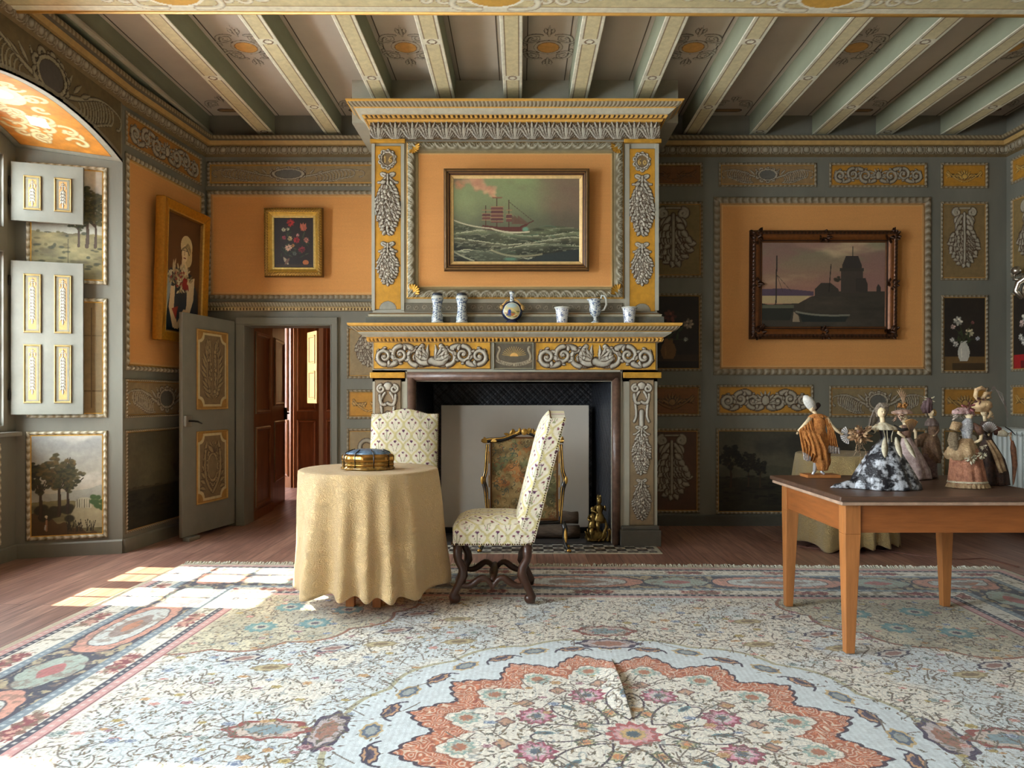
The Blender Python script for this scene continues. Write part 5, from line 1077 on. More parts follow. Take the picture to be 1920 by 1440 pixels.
# tapestry fire screen
SY = 6.26; sx = .035
t = thing('fire_screen', 'tapestry fire screen in a curved black and gilt frame in front of the fireplace', 'fire screen', (sx, SY, 0))
BLK = mat('black_lacquer', (34, 32, 32), rough=.22, noise=.3, scale=20, coat=.3); GL2 = mat('rubbed_gilding', (206, 160, 76), rough=.35, metal=.5, noise=.45, scale=26, bump=.15)
def sprof(z):  # half width of the outer frame
    return .306+.016*math.sin((z-.3)*5.2)+.020*math.exp(-((z-.60)/.05)**2)
side = [(sprof(z), z) for z in np.linspace(.24, .90, 24)]
for sd in (-1, 1):
    q = MB(); q.tube([(sx+sd*x, SY, z) for x, z in side], [.017+.004*math.sin(z*14) for x, z in side], 10); q.build('frame_post', BLK, t)
    q = MB(); q.tube([(sx+sd*(x+.006), SY-.014, z) for x, z in side], .005, 6); q.tube([(sx+sd*(x-.010), SY-.014, z) for x, z in side[2:]], .004, 6)
    q.ball((sx+sd*.35, SY-.012, .60), .022, sc=(.7, .6, 1.6)); q.build('gilt_line', GL2, t)
    lg = bez((sx+sd*.32, SY, .25), (sx+sd*.37, SY, .16), (sx+sd*.30, SY, .12), (sx+sd*.36, SY, .012)) if False else None
    q = MB()
    for yy in (-1, 1):
        P = [Vector((sx+sd*.325, SY, .25)), Vector((sx+sd*.345, SY+yy*.01, .19)), Vector((sx+sd*.335, SY+yy*.03, .12)), Vector((sx+sd*.345, SY+yy*.06, .06)), Vector((sx+sd*.365, SY+yy*.085, .024)), Vector((sx+sd*.385, SY+yy*.1, .02))]
        q.tube(P, [.020, .024, .017, .013, .015, .010], 8)
    q.build('leg', BLK, t)
    q = MB()
    for yy in (-1, 1): q.leaf((sx+sd*.345, SY+yy*.02-.012, .20), (0, yy*.3, -1), (1, 0, 0), .12, .014, .2); q.ball((sx+sd*.37, SY+yy*.09-.01, .03), .016, sc=(1.2, 1, .8))
    q.build('gilt_foot_leaf', GL2, t)
top = [(x, .915+.075*math.cos(x/.33*PI/2)**1.5+.014*math.cos(x*20)) for x in np.linspace(-.33, .33, 30)]
q = MB(); q.tube([(sx+x, SY, z) for x, z in top], .021, 10); q.build('top_rail', BLK, t); q = MB(); q.tube([(sx-.32, SY, .25), (sx, SY, .232), (sx+.32, SY, .25)], .017, 8); q.build('bottom_rail', BLK, t)
q = MB(); q.tube([(sx+x, SY-.016, z+.010) for x, z in top], .007, 6); rr = random.Random(3)
for k in range(26):
    u = rr.choice([-.31, -.28, -.12, -.08, -.04, 0, .04, .08, .12, .28, .31]); z = .915+.075*math.cos(u/.33*PI/2)**1.5; a = rr.uniform(0, PI)
    q.leaf((sx+u, SY-.016, z), (math.cos(a), -.15, math.sin(a)), (-math.sin(a), 0, math.cos(a)), .055, .013, .3)
q.ball((sx, SY-.02, 1.005), .026, sc=(1, .5, 1.1)); q.build('gilt_crest', GL2, t)
c = Cv(.57, .70, .0045, (140, 116, 76), .1, 4); rr = random.Random(9)
nn_ = fbm(c.X*14, c.Y*14, 3); c.C[:] = np.array((150, 126, 84))*(.6+.75*nn_[..., None]); m = fbm(c.X*5, c.Y*5, 31) > .56; c.C[m] = (c.C*np.array([.78, .90, .94]))[m]; m = fbm(c.X*5, c.Y*5, 77) > .6; c.C[m] = (c.C*np.array([1.1, .92, .84]))[m]
for k in range(260):
    x, y = rr.uniform(0, .57), rr.uniform(0, .7); c.stroke(spiral(x, y, rr.uniform(.012, .035), .006, rr.uniform(0, 6), rr.choice([-1, 1])*rr.uniform(.4, 1), 9), .0028, rr.choice([(84, 76, 56), (96, 88, 60), (186, 168, 120), (150, 90, 60), (70, 88, 84)]), a=.8)
c.border(0, .014, (104, 70, 40))
kx = c.X-.285; c.M = c.Y < .655+.055*np.cos(np.clip(kx/.30, -1, 1)*PI/2)**1.5
c.mesh('tapestry', (sx-.285, SY+.004, .262), (1, 0, 0), (0, 0, 1), mat('old_tapestry', vc=True, rough=.95, noise=.2, scale=120, bump=.4, bscale=380, spec=.1), t, off=.004)
boxes('screen_backing', [(sx-.285, sx+.285, SY+.004, SY+.014, .262, .915)], mat('dark_linen', (60, 50, 40), rough=.9), t)
for sd in (-1, 1):
    for k in range(3): q = MB(); q.box(sx+sd*.293-.005, sx+sd*.293+.005, SY-.004, SY+.004, .34+.2*k, .44+.2*k); q.build('gilt_slip', GL2, t, smooth=False)
# brass andiron with two figures
ax, ay = X_(1121, 6.62), 6.62
def andiron(ax, ay, lab, fl=1):
    t = thing('andiron', lab, 'andiron', (ax, ay, 0.012)); z0 = .012; q = MB()
    for k in range(9):
        a = k*.7; q.tube([(ax+fl*(-.10+.025*k)+.02*math.cos(a+j*.5), ay-.03+.01*math.sin(j), z0+.012+.018*j*(1+.3*math.sin(k))) for j in range(6)], np.linspace(.017, .006, 6), 7)
    q.tube([(ax+fl*.01, ay-.02, z0+.02), (ax+fl*.04, ay-.03, z0+.05), (ax+fl*.075, ay-.02, z0+.14), (ax+fl*.06, ay-.02, z0+.2), (ax+fl*.045, ay-.02, z0+.17)], [.02, .02, .016, .012, .008], 8)
    q.ball((ax-fl*.02, ay, z0+.06), .07, sc=(1.3, .7, .9), fn=lambda d: 1+.15*math.sin(d.x*9+d.z*7)); q.build('scroll_base', BRASS, t)
    for (dx, zz, s, nm) in ((-.045, .13, .9, 'seated_figure'), (.012, .19, 1.05, 'crowned_figure')):
        q = MB(); x = ax+fl*dx; z = z0+zz
        q.lathe([(.045*s, 0), (.05*s, .03), (.036*s, .07), (.026*s, .09), (.033*s, .12*s), (.028*s, .145*s), (.010*s, .16*s)], 12, (x, ay, z-.02), fn=lambda a, z_: 1+.12*math.sin(5*a+z_*60))
        q.ball((x, ay-.004, z+.165*s), .022*s, 10, 8, (1, 1, 1.2)); q.ball((x, ay+.006, z+.18*s), .024*s, 8, 6)
        q.tube([(x-.03*s, ay, z+.12*s), (x-.05*s, ay-.02, z+.08*s), (x-.02*s, ay-.045, z+.07*s)], [.011, .010, .008], 6); q.tube([(x+.03*s, ay, z+.12*s), (x+.05*s, ay-.02, z+.09*s), (x+.045*s, ay-.04, z+.13*s)], [.011, .010, .008], 6)
        q.tube([(x, ay-.02, z), (x-.02, ay-.06, z-.02), (x-.015, ay-.06, z-.09)], [.022, .02, .012], 7)
        if nm[0] == 'c':
            for k in range(6): a = k*PI/3; q.leaf((x+.016*math.cos(a), ay+.016*math.sin(a), z+.185*s), (.2*math.cos(a), .2*math.sin(a), 1), (-math.sin(a), math.cos(a), 0), .034, .007)
        q.build(nm, BRASS, t)
    q = MB(); q.tube([(ax, ay+.03, z0+.03), (ax, ay+.3, z0+.03)], .012, 6); q.build('fire_bar', METAL, t)
andiron(ax, ay, 'brass andiron with crowned figures at the right side of the firebox')
# ---------------------------------------------------------------- pottery on the mantel shelf
SZ = 1.933; MY = 6.45
def delft(name, seed, dens=.5, blue=(70, 88, 130), base=(206, 212, 208)):
    m = bpy.data.materials.new(name); m.use_nodes = True; nt = m.node_tree; b_ = nt.nodes['Principled BSDF']; b_.inputs['Roughness'].default_value = .18
    tc = nt.nodes.new('ShaderNodeTexCoord'); mp = nt.nodes.new('ShaderNodeMapping'); mp.inputs['Location'].default_value = (seed, seed*.7, 0); nt.links.new(tc.outputs['Object'], mp.inputs[0])
    n = nt.nodes.new('ShaderNodeTexNoise'); n.inputs['Scale'].default_value = 42; n.inputs['Detail'].default_value = 3; n.inputs['Distortion'].default_value = 1.6; nt.links.new(mp.outputs[0], n.inputs['Vector'])
    r = nt.nodes.new('ShaderNodeValToRGB'); e = r.color_ramp.elements; e[0].position = dens-.07; e[0].color = (*lin(blue), 1); e[1].position = dens+.02; e[1].color = (*lin(base), 1)
    nt.links.new(n.outputs['Fac'], r.inputs[0]); nt.links.new(r.outputs[0], b_.inputs['Base Color']); return m
D1 = delft('blue_white_glaze', 1, .50, (84, 100, 128)); D2 = delft('fine_blue_glaze', 4, .47, (90, 104, 140), (222, 222, 220)); WH = mat('white_tin_glaze', (214, 216, 208), rough=.2, noise=.05)
CAPM = mat('dark_vase_lid', (58, 64, 74), rough=.3, noise=.3)
for px, lab in ((820, 'left one of the two waisted blue and white apothecary jars on the mantel'), (866, 'right one of the two waisted blue and white apothecary jars on the mantel')):
    x = X_(px, MY); t = thing('apothecary_jar', lab, 'jar', (x, MY, SZ), 'pair of waisted jars on the mantel shelf')
    q = MB(); q.lathe([(.001, 0), (.047, 0), (.050, .012), (.050, .05), (.042, .08), (.038, .12), (.041, .17), (.050, .20), (.052, .215)], 28, (x, MY, SZ)); q.build('body', D1, t)
    q = MB(); q.lathe([(.052, .213), (.053, .22), (.048, .228), (.045, .232), (.046, .236)], 28, (x, MY, SZ)); q.build('rim', WH, t); q = MB(); q.lathe([(.0505, .004), (.052, .010), (.0505, .016)], 28, (x, MY, SZ)); q.build('foot_ring', WH, t)
    q = MB(); q.lathe([(.044, .234), (.046, .25), (.034, .262), (.001, .268)], 24, (x, MY, SZ)); q.build('lid', CAPM, t)
for px, lab in ((1054, 'flared blue and white beaker between the flask and the ewer'), (1180, 'flared blue and white beaker at the right end of the mantel, past the ewer')):
    x = X_(px, MY); t = thing('beaker', lab, 'vase', (x, MY, SZ), 'pair of flared beakers on the mantel shelf')
    q = MB(); q.lathe([(.001, 0), (.046, 0), (.047, .008), (.050, .05), (.056, .105), (.064, .13), (.060, .13), (.052, .10), (.044, .02), (.001, .015)], 28, (x, MY, SZ)); q.build('body', D2, t)
    q = MB(); q.lathe([(.0635, .127), (.069, .133), (.068, .139), (.060, .136), (.060, .127)], 28, (x, MY, SZ)); q.build('rim', WH, t)
x = X_(1116, MY); t = thing('ewer', 'helmet shaped blue and white ewer with tall curled handle on the mantel', 'jug', (x, MY, SZ))
q = MB(); q.lathe([(.001, 0), (.034, 0), (.036, .008), (.016, .022), (.014, .045), (.02, .055), (.04, .075), (.05, .10), (.052, .13), (.046, .16), (.044, .19), (.052, .21), (.047, .21), (.04, .19), (.04, .14), (.001, .08)], 28, (x, MY, SZ), fn=lambda a, z: 1+(.45*max(0, math.cos(a-PI))**4*(max(0, z-.15)/.06)))
q.build('body', D1, t)
q = MB(); q.tube([(x+.046, MY, SZ+.11), (x+.075, MY, SZ+.115), (x+.096, MY, SZ+.16), (x+.094, MY, SZ+.21), (x+.078, MY, SZ+.24), (x+.055, MY, SZ+.238), (x+.05, MY, SZ+.215), (x+.06, MY, SZ+.205)], [.007, .009, .010, .010, .009, .008, .007, .005], 8); q.build('handle', WH, t)
x = X_(960, MY); t = thing('moon_flask', 'round flat painted flask with gilt side masks at the middle of the mantel', 'vase', (x, MY, SZ))
NAVY = mat('navy_glaze', (34, 40, 66), rough=.2, noise=.2, scale=20)
q = MB(); q.lathe([(.001, 0), (.052, 0), (.055, .01), (.045, .02), (.04, .03)], 24, (x, MY, SZ), sy=.6); q.ball((x, MY, SZ+.105), .092, 28, 18, (1, .52, .95)); q.build('body', NAVY, t)
q = MB(); q.lathe([(.020, .185), (.017, .21), (.018, .25), (.024, .258), (.026, .27), (.014, .275)], 18, (x, MY, SZ)); q.build('neck', D1, t)
c = Cv(.15, .15, .003, (196, 186, 140)); 
for k in range(40): rr = random.Random(k); c.disc(.075+rr.uniform(-.06, .06), rr.uniform(.02, .07), .02, .008, ((206, 176, 100), (150, 120, 70), (190, 110, 60), (120, 120, 80))[k % 4], soft=.4)
c.disc(.075, .12, .06, .025, (170, 190, 190), soft=.5); c.disc(.055, .065, .014, .022, (40, 60, 130)); c.disc(.055, .092, .007, col=(206, 160, 120)); c.disc(.05, .04, .02, .01, (60, 70, 120)); c.stroke(bez((.07, .09), (.11, .07), (.13, .03)), .008, (222, 196, 120)); c.stroke([(.09, .03), (.12, .045)], .006, (226, 206, 140))
r = np.hypot(c.X-.075, c.Y-.075)/.073; c.C[r > .92] = (226, 222, 200); c.M = r < 1; Pz = np.sqrt(np.clip(1-(r*.80)**2, 0, 1)); c.H = .048*Pz
c.mesh('painted_medallion', (x-.075, MY+.0015, SZ+.03), (1, 0, 0), (0, 0, 1), mat('enamel_scene', vc=True, rough=.2), t, off=.002)
GOC = mat('ochre_gilt_glaze', (206, 164, 96), rough=.3, noise=.25, scale=30)
for sd in (-1, 1):
    q = MB(); q.tube([(x+sd*.018, MY, SZ+.205), (x+sd*.05, MY, SZ+.195), (x+sd*.065, MY, SZ+.17), (x+sd*.08, MY, SZ+.155)], [.008, .009, .010, .012], 7)
    q.ball((x+sd*.088, MY-.005, SZ+.135), .022, sc=(.9, .9, 1.2))
    for k in range(5): q.leaf((x+sd*.088, MY-.01, SZ+.135), (sd*math.cos(k*.6-1.2), -.3, math.sin(k*.6-1.2)), (0, 1, 0), .034, .008, .3)
    q.build('mask_handle', GOC, t)
# ---------------------------------------------------------------- shutters of the far window
def shutter(label, A, B, z0, z1, rows):
    A = Vector((*A, 0)); B = Vector((*B, 0)); u = (B-A).normalized(); n = Vector((u.y, -u.x, 0)); w = (B-A).length
    t = thing('window_shutter', label, 'shutter', (A.x, A.y, z0), 'panelled shutters folded back beside the far window')
    q = MB(); q.prism([A+Vector((0, 0, z0)), B+Vector((0, 0, z0)), B-n*.026+Vector((0, 0, z0)), A-n*.026+Vector((0, 0, z0))], [v+Vector((0, 0, z1)) for v in (A, B, B-n*.026, A-n*.026)]); bevel(q.build('leaf', mat('pale_shutter_paint', (124, 122, 110), rough=.55, noise=.16, scale=5, bump=.15), t, smooth=False), .003)
    hh = (z1-z0-.10)/rows
    for r in range(rows):
        for cidx in (0, 1):
            x = w*(.17+.42*cidx); zz = z0+.09+hh*r; pw = w*.25; ph = hh-.09
            O = A+u*x+n*.001+Vector((0, 0, zz)); frame(t, O, u, (0, 0, 1), pw, ph, .018, .010, 'plain', .1, (176, 150, 90), (120, 92, 60), (176, 156, 100), edge=(104, 88, 64), name='panel_moulding')
            c = Cv(pw-.034, ph-.034, .0028, (124, 120, 104), .06, r); cx = c.w/2; c.poly([(cx-.028, .012), (cx+.028, .012), (cx+.028, c.h-.012), (cx-.028, c.h-.012)], (190, 144, 84))
            f = (170, 168, 154); y = c.h-.035; c.stroke([(cx, y+.012), (cx, y-.05)], .003, f, .003, DK); c.stroke([(cx-.012, y), (cx+.012, y)], .003, f, .003, DK)
            for s in (-1, 1): c.stroke(bez((cx, y-.02), (cx+s*.026, y-.004), (cx+s*.018, y-.04)), .003, f, .003, DK)
            k = 0; y -= .06
            while y > c.h*.16+.02 and k < 12:
                c.leaf(cx-.006, y+.01, -PI/2-.35, .036, .006, f, .003, DK); c.leaf(cx+.006, y+.01, -PI/2+.35, .036, .006, f, .003, DK); c.disc(cx, y-.005, .009, .012, f, h=.004, ol=DK); y -= .026; k += 1
            c.leaf(cx, y+.01, -PI/2, .04, .007, f, .003, DK)
            c.mesh('painted_panel', O+u*.017+Vector((0, 0, .017)), u, (0, 0, 1), PAINTED, t, off=.002, skirt=.003)
    q = MB(); q.tube([A+Vector((-.006, -.006, z0+.12)), A+Vector((-.006, -.006, z0+.2))], .008, 8); q.build('hinge', METAL, t)
    q = MB(); q.tube([A+Vector((-.006, -.006, z1-.2)), A+Vector((-.006, -.006, z1-.12))], .008, 8); q.build('hinge', METAL, t)
SA, SB = (XW+.025, 5.885), (-3.535, 6.045)
shutter('lower long window shutter with four painted panels, folded back in the niche', SA, SB, 1.155, 2.375, 2)
shutter('upper short window shutter with two painted panels, above the long one', SA, SB, 2.69, 3.155, 1)
# ---------------------------------------------------------------- open door leaf
H_ = Vector((-2.865, 7.50, 0)); E_ = Vector((-3.02, 6.68, 0)); u = (H_-E_).normalized(); n = Vector((u.y, -u.x, 0)); W_ = (H_-E_).length
DOORM = mat('grey_door_paint', (126, 122, 110), rough=.5, noise=.14, scale=4, bump=.1)
dr = bpy.data.objects.new('door_1', None); scene.collection.objects.link(dr); dr.location = H_; tag(dr, kind='structure')
q = MB(); q.prism([E_+Vector((0, 0, .035)), H_+Vector((0, 0, .035)), H_-n*.035+Vector((0, 0, .035)), E_-n*.035+Vector((0, 0, .035))], [v+Vector((0, 0, 2.06)) for v in (E_, H_, H_-n*.035, E_-n*.035)]); bevel(q.build('door_leaf', DOORM, dr, smooth=False), .004)
def doorpanel(z0, z1, fn):
    pw = W_*.60; O = E_+u*W_*.24+n*.001+Vector((0, 0, z0)); frame(dr, O, u, (0, 0, 1), pw, z1-z0, .016, .014, 'plain', .1, (206, 160, 84), (140, 96, 44), (196, 150, 80), edge=(150, 110, 60), name='panel_moulding')
    c = Cv(pw-.03, z1-z0-.03, .004, (164, 120, 56), .1, 3); r = .075; w, h = c.w, c.h; m = .035
    def oct_(m, col, hh=0):
        P = []
        for (cx, cy, a0) in ((m, m, PI/2), (w-m, m, PI), (w-m, h-m, 3*PI/2), (m, h-m, 0)):
            pts = [(cx+r*math.cos(a), cy+r*math.sin(a)) for a in np.linspace(a0, a0-PI/2, 8)]
            P += pts if False else [(cx+r*math.cos(t), cy+r*math.sin(t)) for t in ({0: np.linspace(PI/2, 0, 8), 1: np.linspace(PI, PI/2, 8), 2: np.linspace(-PI/2, -PI, 8), 3: np.linspace(0, -PI/2, 8)}[[(m, m), (w-m, m), (w-m, h-m), (m, h-m)].index((cx, cy))])]
        c.poly(P, col, h=hh)
    oct_(.012, (206, 186, 140), .002); oct_(.034, (128, 104, 72)); fn(c); c.mesh('carved_board', O+u*.015+Vector((0, 0, .015)), u, (0, 0, 1), PAINTED, dr, off=.002, skirt=.003)
fgd = (160, 136, 96)
doorpanel(1.18, 1.93, lambda c: o_bouquet(c, c.w/2, c.h*.88, c.h*.10, c.w*.8, fgd, DK, .008)); doorpanel(.30, .98, lambda c: o_lambre(c, c.w/2, c.h*.9, c.h*.08, c.w*.8, fgd, DK, .008))
LK = E_+u*.055+Vector((0, 0, 1.08)); q = MB(); q.obox(LK+n*.014, u*.085, Vector((0, 0, .10)), n*.028); bevel(q.build('lock_box', mat('painted_lock', (150, 140, 124), rough=.35, metal=.5, noise=.2), dr, smooth=False), .004)
q = MB(); q.tube([LK+n*.02, LK+n*.075, LK+n*.08+u*.05+Vector((0, 0, -.005)), LK+n*.075+u*.12+Vector((0, 0, -.025))], [.009, .009, .009, .007], 8); q.build('door_handle', METAL, dr)
q = MB(); q.obox(E_+u*.10+n*.02+Vector((0, 0, .016)), u*.16, n*.07, Vector((0, 0, .032))); tag(bevel(q.build('door_wedge', DOORM, None, smooth=False), .004), 'grey wooden wedge under the open painted door', 'door wedge')
# ---------------------------------------------------------------- rug
rx, ry, HX, HY = .43, 2.83, 3.11, 2.84
ROT = math.radians(-1.6)
def lerpgrid():
    ys = [HY]; y = HY
    while y > -.85:
        Yw = y+ry; y -= max(.0034, Yw*Yw/1792*.85) ; ys.append(y)
    while y > -HY: y -= .05; ys.append(max(y, -HY))
    xs = [-HX]; x = -HX
    while x < HX: x += .0030 if -2.0 < x < 1.9 else .0046; xs.append(min(x, HX))
    return np.array(xs), np.array(ys[::-1])
gx, gy = lerpgrid(); GX, GY = np.meshgrid(gx, gy); R = Cv.__new__(Cv); R.w, R.h = 1, 1; R.xs, R.ys, R.X, R.Y = gx, gy, GX, GY
fine = GY > -1.0
R.C = np.zeros(GX.shape+(3,)); R.H = np.zeros(GX.shape); R.M = np.ones(GX.shape, bool); R.touch = np.zeros(GX.shape, bool)
IV = np.array((236, 232, 218.)); LB_ = np.array((216, 226, 228.)); NV = (44, 48, 66); PK = (206, 150, 146); SAL = (212, 146, 126); DR_ = (124, 50, 58); BL = (112, 132, 146); TAN = (168, 146, 104); TEAL = (98, 146, 150)
n1 = sstep(.42, .6, fbm(GX*2.6+3, GY*2.6, 5)); R.C[:] = IV*(1-n1[..., None])+LB_*n1[..., None]
D = np.minimum(HX-np.abs(GX), HY-np.abs(GY)); side = (HX-np.abs(GX)) < (HY-np.abs(GY)); S = np.where(side, GY, GX)
rr = random.Random(21)
# corner spandrels
cd = np.hypot(np.abs(GX)-(HX-.90), np.abs(GY)-(HY-.90)); ca = np.arctan2(np.abs(GY)-(HY-.9), np.abs(GX)-(HX-.9)); sp = (cd < 1.05+.07*np.abs(np.sin(ca*9))) & (D > .88); nn = fbm(GX*9, GY*9, 9)
R.C[sp] = (np.array((206, 200, 172))*(.78+.4*nn[..., None]))[sp]; e = (np.abs(cd-(1.05+.07*np.abs(np.sin(ca*9)))) < .012) & (D > .88); R.C[e] = (150, 96, 74)
# medallion zones
RR = np.hypot(GX, GY*1.02); TH = np.arctan2(GY, GX); N_ = 16
lob = 1-2*np.abs(np.mod(TH*N_/(2*PI), 1)-.5); lob = lob**.8; star = .74+.15*lob+.020*np.abs(np.cos(TH*N_*3)); inn = .60+.15*lob+.018*np.abs(np.sin(TH*N_*3))
halo = 1.10+.05*np.abs(np.sin(TH*8)); zz = (RR < halo); R.C[zz] = (np.array((212, 224, 228.))*(.97+.06*nn[..., None]))[zz]
ln = np.abs(RR-halo) < .012; R.C[ln] = (178, 174, 140)
m = RR < star; R.C[m] = (np.array((190, 108, 72.))*(.85+.35*fbm(GX*30, GY*30, 4)[..., None]))[m]
lace = np.abs(np.mod(fbm(GX*16+2, GY*16, 44, 2)*9, 1)-.5) < .13; m2 = m & lace; R.C[m2] = (226, 200, 176); lace = np.abs(np.mod(fbm(GX*16+2, GY*16, 44, 2)*9+.5, 1)-.5) < .07; R.C[m & lace] = (150, 70, 52); m = np.abs(RR-star) < .009; R.C[m] = (58, 44, 58)
m = RR < inn; R.C[m] = IV*1.0; m = np.abs(RR-inn) < .006; R.C[m] = (150, 84, 60)
def fl(x, y, r, cols, n=8, seed=0, ya=1.0):
    for ring, (a, col) in enumerate(zip((1., .74, .5, .28), cols)):
        pts = [(x+r*a*(1+.16*math.cos(n*t))*math.cos(t), y+r*a*ya*(1+.16*math.cos(n*t))*math.sin(t)) for t in np.linspace(0, 2*PI, 36)]; R.poly(pts, col)
def cart(x, y, a, L, w, cols):
    c_, s_ = math.cos(a), math.sin(a)
    for k, col in zip((1, .78, .5), cols):
        pts = []
        for t in np.linspace(0, 2*PI, 44):
            q = (1+.10*math.cos(8*t))*k; px = L*q*math.copysign(abs(math.cos(t))**1.3, math.cos(t)); py = w*q*math.sin(t); pts.append((x+px*c_-py*s_, y+px*s_+py*c_))
        R.poly(pts, col)
for k in range(N_):
    a = 2*PI*(k+.5)/N_; cart(.98*math.cos(a), .98*math.sin(a), a+PI/2, .075, .036, ((58, 52, 72), (196, 150, 110), (80, 70, 90)))
    for s in (-1, 1): R.stroke(bez((.98*math.cos(a), .98*math.sin(a)), (1.02*math.cos(a+s*.07), 1.02*math.sin(a+s*.07)), (.95*math.cos(a+s*.1), .95*math.sin(a+s*.1))), .006, (58, 52, 72))
    a = 2*PI*k/N_; cart(1.0*math.cos(a), 1.0*math.sin(a), a+PI/2, .075, .045, ((196, 170, 120), (84, 100, 120), (150, 160, 160)))
    fl(.66*math.cos(a+PI/N_), .66*math.sin(a+PI/N_), .055, ((150, 180, 170), (196, 200, 180), (176, 110, 80)), 10)
    a2 = a+PI/N_; fl(.50*math.cos(a2), .50*math.sin(a2), .035, ((110, 72, 70), (196, 150, 120)), 4)
for rad, n_, r in ((.40, 8, .075), (.20, 8, .04)):
    for k in range(n_): a = 2*PI*(k+.5)/n_; fl(rad*math.cos(a), rad*math.sin(a), r, ((150, 66, 84), (214, 150, 170), (206, 200, 196), (84, 96, 110)) if rad > .3 else ((96, 110, 84), (206, 190, 140), (214, 140, 90)), 10)
fl(0, 0, .10, ((176, 84, 84), (214, 160, 160), (206, 170, 110), (70, 90, 100)), 12)
for k in range(8):
    a = 2*PI*k/8; P = [(.30*math.cos(a)*1, .30*math.sin(a))]; 
    for s in (-1, 1): R.stroke(bez((.12*math.cos(a), .12*math.sin(a)), (.30*math.cos(a+s*.5), .30*math.sin(a+s*.5)), (.47*math.cos(a+s*.12), .47*math.sin(a+s*.12)), (.36*math.cos(a), .36*math.sin(a)), n=22), .0045, (66, 50, 62))
    cart(.335*math.cos(a), .335*math.sin(a), a, .04, .016, (TEAL, (90, 110, 120), (60, 80, 90)))
for sx_, sy_ in ((0, 1), (0, -1), (1, 0), (-1, 0)):
    a = math.atan2(sy_, sx_); cart(1.17*sx_, 1.05*sy_, a+PI/2 if sy_ else a+PI/2, .17, .08, ((60, 50, 74), (190, 176, 176), (160, 110, 90))); cart(1.40*sx_, 1.26*sy_, a+(PI/2 if sy_ else 0), .17, .095, ((140, 62, 54), (206, 190, 176), (130, 156, 166)))
# fine tendrils woven over the field
q_ = fbm(GX*7+1, GY*7, 91, 3); iso = (np.abs(np.mod(q_*15, 1)-.5) < .06) & (D > .9) & ((RR < inn) | (RR > halo)); R.C[iso] = R.C[iso]*.5+np.array((142, 128, 108.))*.5
q_ = fbm(GX*5+9, GY*5, 37, 3); iso = (np.abs(np.mod(q_*11, 1)-.5) < .05) & (D > .9) & ((RR < inn) | (RR > halo)); R.C[iso] = R.C[iso]*.5+np.array((120, 136, 140.))*.5
# fine leaves and florets over the field
LC = [(104, 98, 74), (120, 104, 76), (92, 96, 86), (136, 116, 88), (110, 90, 84)]
def infield(x, y, pad=.0): return HX-abs(x) > .9+pad and HY-abs(y) > .9+pad
k = 0
while k < 15000:
    x, y = rr.uniform(-2.2, 2.2), rr.uniform(-.95, 1.92); k += 1
    r0 = math.hypot(x, y)
    if .62 < r0 < .92 or r0 < .1: continue
    if .92 < r0 < 1.1 and rr.random() < .9: continue
    a = rr.uniform(0, 6.28)+0; L = rr.uniform(.014, .032)
    R.leaf(x, y, a, L, L*.17, LC[k % 5])
    if k % 9 == 0: R.stroke(bez((x, y), (x+rr.uniform(-.06, .06), y+rr.uniform(-.06, .06)), (x+rr.uniform(-.11, .11), y+rr.uniform(-.11, .11)), n=7), .0032, (116, 104, 92))
FC = [((190, 120, 110), (220, 190, 176)), ((150, 130, 70), (206, 186, 120)), ((104, 120, 150), (190, 200, 210)), ((176, 130, 84), (212, 180, 130)), ((110, 130, 130), (190, 200, 190)), ((130, 84, 96), (206, 170, 170))]
for k in range(760):
    x, y = rr.uniform(-2.2, 2.2), rr.uniform(-.95, 1.92); r0 = math.hypot(x, y)
    if .60 < r0 < 1.12 or r0 < .14: continue
    q = FC[rr.randrange(6)]; fl(x, y, rr.uniform(.012, .028), (q[0], q[1], q[0]), rr.choice([5, 6, 8]), 0, rr.uniform(.5, .9))
for sx_ in (-1, 1):
    for sy_ in (1, -1):
        for (u_, v_) in ((.25, .18), (.62, .22), (.22, .58), (.5, .5)):
            x = sx_*(HX-.98-u_); y = sy_*(HY-.98-v_); fl(x, y, .085, (TEAL, (120, 160, 160), (196, 196, 176), (90, 80, 90)), 10)
        for (u_, v_) in ((1.05, .30), (.98, .62), (.72, .92), (.32, 1.08)):
            x = sx_*(HX-.98-u_); y = sy_*(HY-.98-v_); cart(x, y, .4, .10, .05, ((58, 54, 74), (206, 200, 190), (150, 110, 100)))
        for (u_, v_) in ((1.3, .4), (.95, .85), (.5, 1.2), (1.35, .8)): x = sx_*(HX-.98-u_); y = sy_*(HY-.98-v_); cart(x, y, .2, .09, .045, ((150, 134, 96), (190, 176, 130), (130, 110, 80)))
# borders
def band(a, b, col): R.C[(D >= a) & (D < b)] = col
tx = fbm(GX*40, GY*40, 3)[..., None]
band(-1, .04, (198, 186, 160)); band(.04, .09, PK); band(.09, .125, NV); band(.125, .25, IV); band(.25, .30, BL); band(.30, .64, NV); band(.64, .69, BL); band(.69, .80, IV); band(.80, .835, NV); band(.835, .88, PK); band(.88, .888, (130, 70, 76))
per = .05; dash = (np.mod(S, per) < per*.4); 
for (a, b, col) in ((.052, .072, (220, 196, 186)), (.10, .115, (196, 196, 190)), (.265, .285, (176, 190, 196)), (.655, .675, (176, 190, 196)), (.81, .825, (196, 196, 190)), (.848, .868, (220, 190, 186))): mk = (D >= a) & (D < b) & dash; R.C[mk] = col
mk = (D >= .30) & (D < .64) & (fbm(GX*26, GY*26, 15) > .53); R.C[mk] = (176, 160, 124)
PER = 1.38; ph = np.mod(S+PER*.5+.1, PER)-PER*.5; cdp = (D-.47)
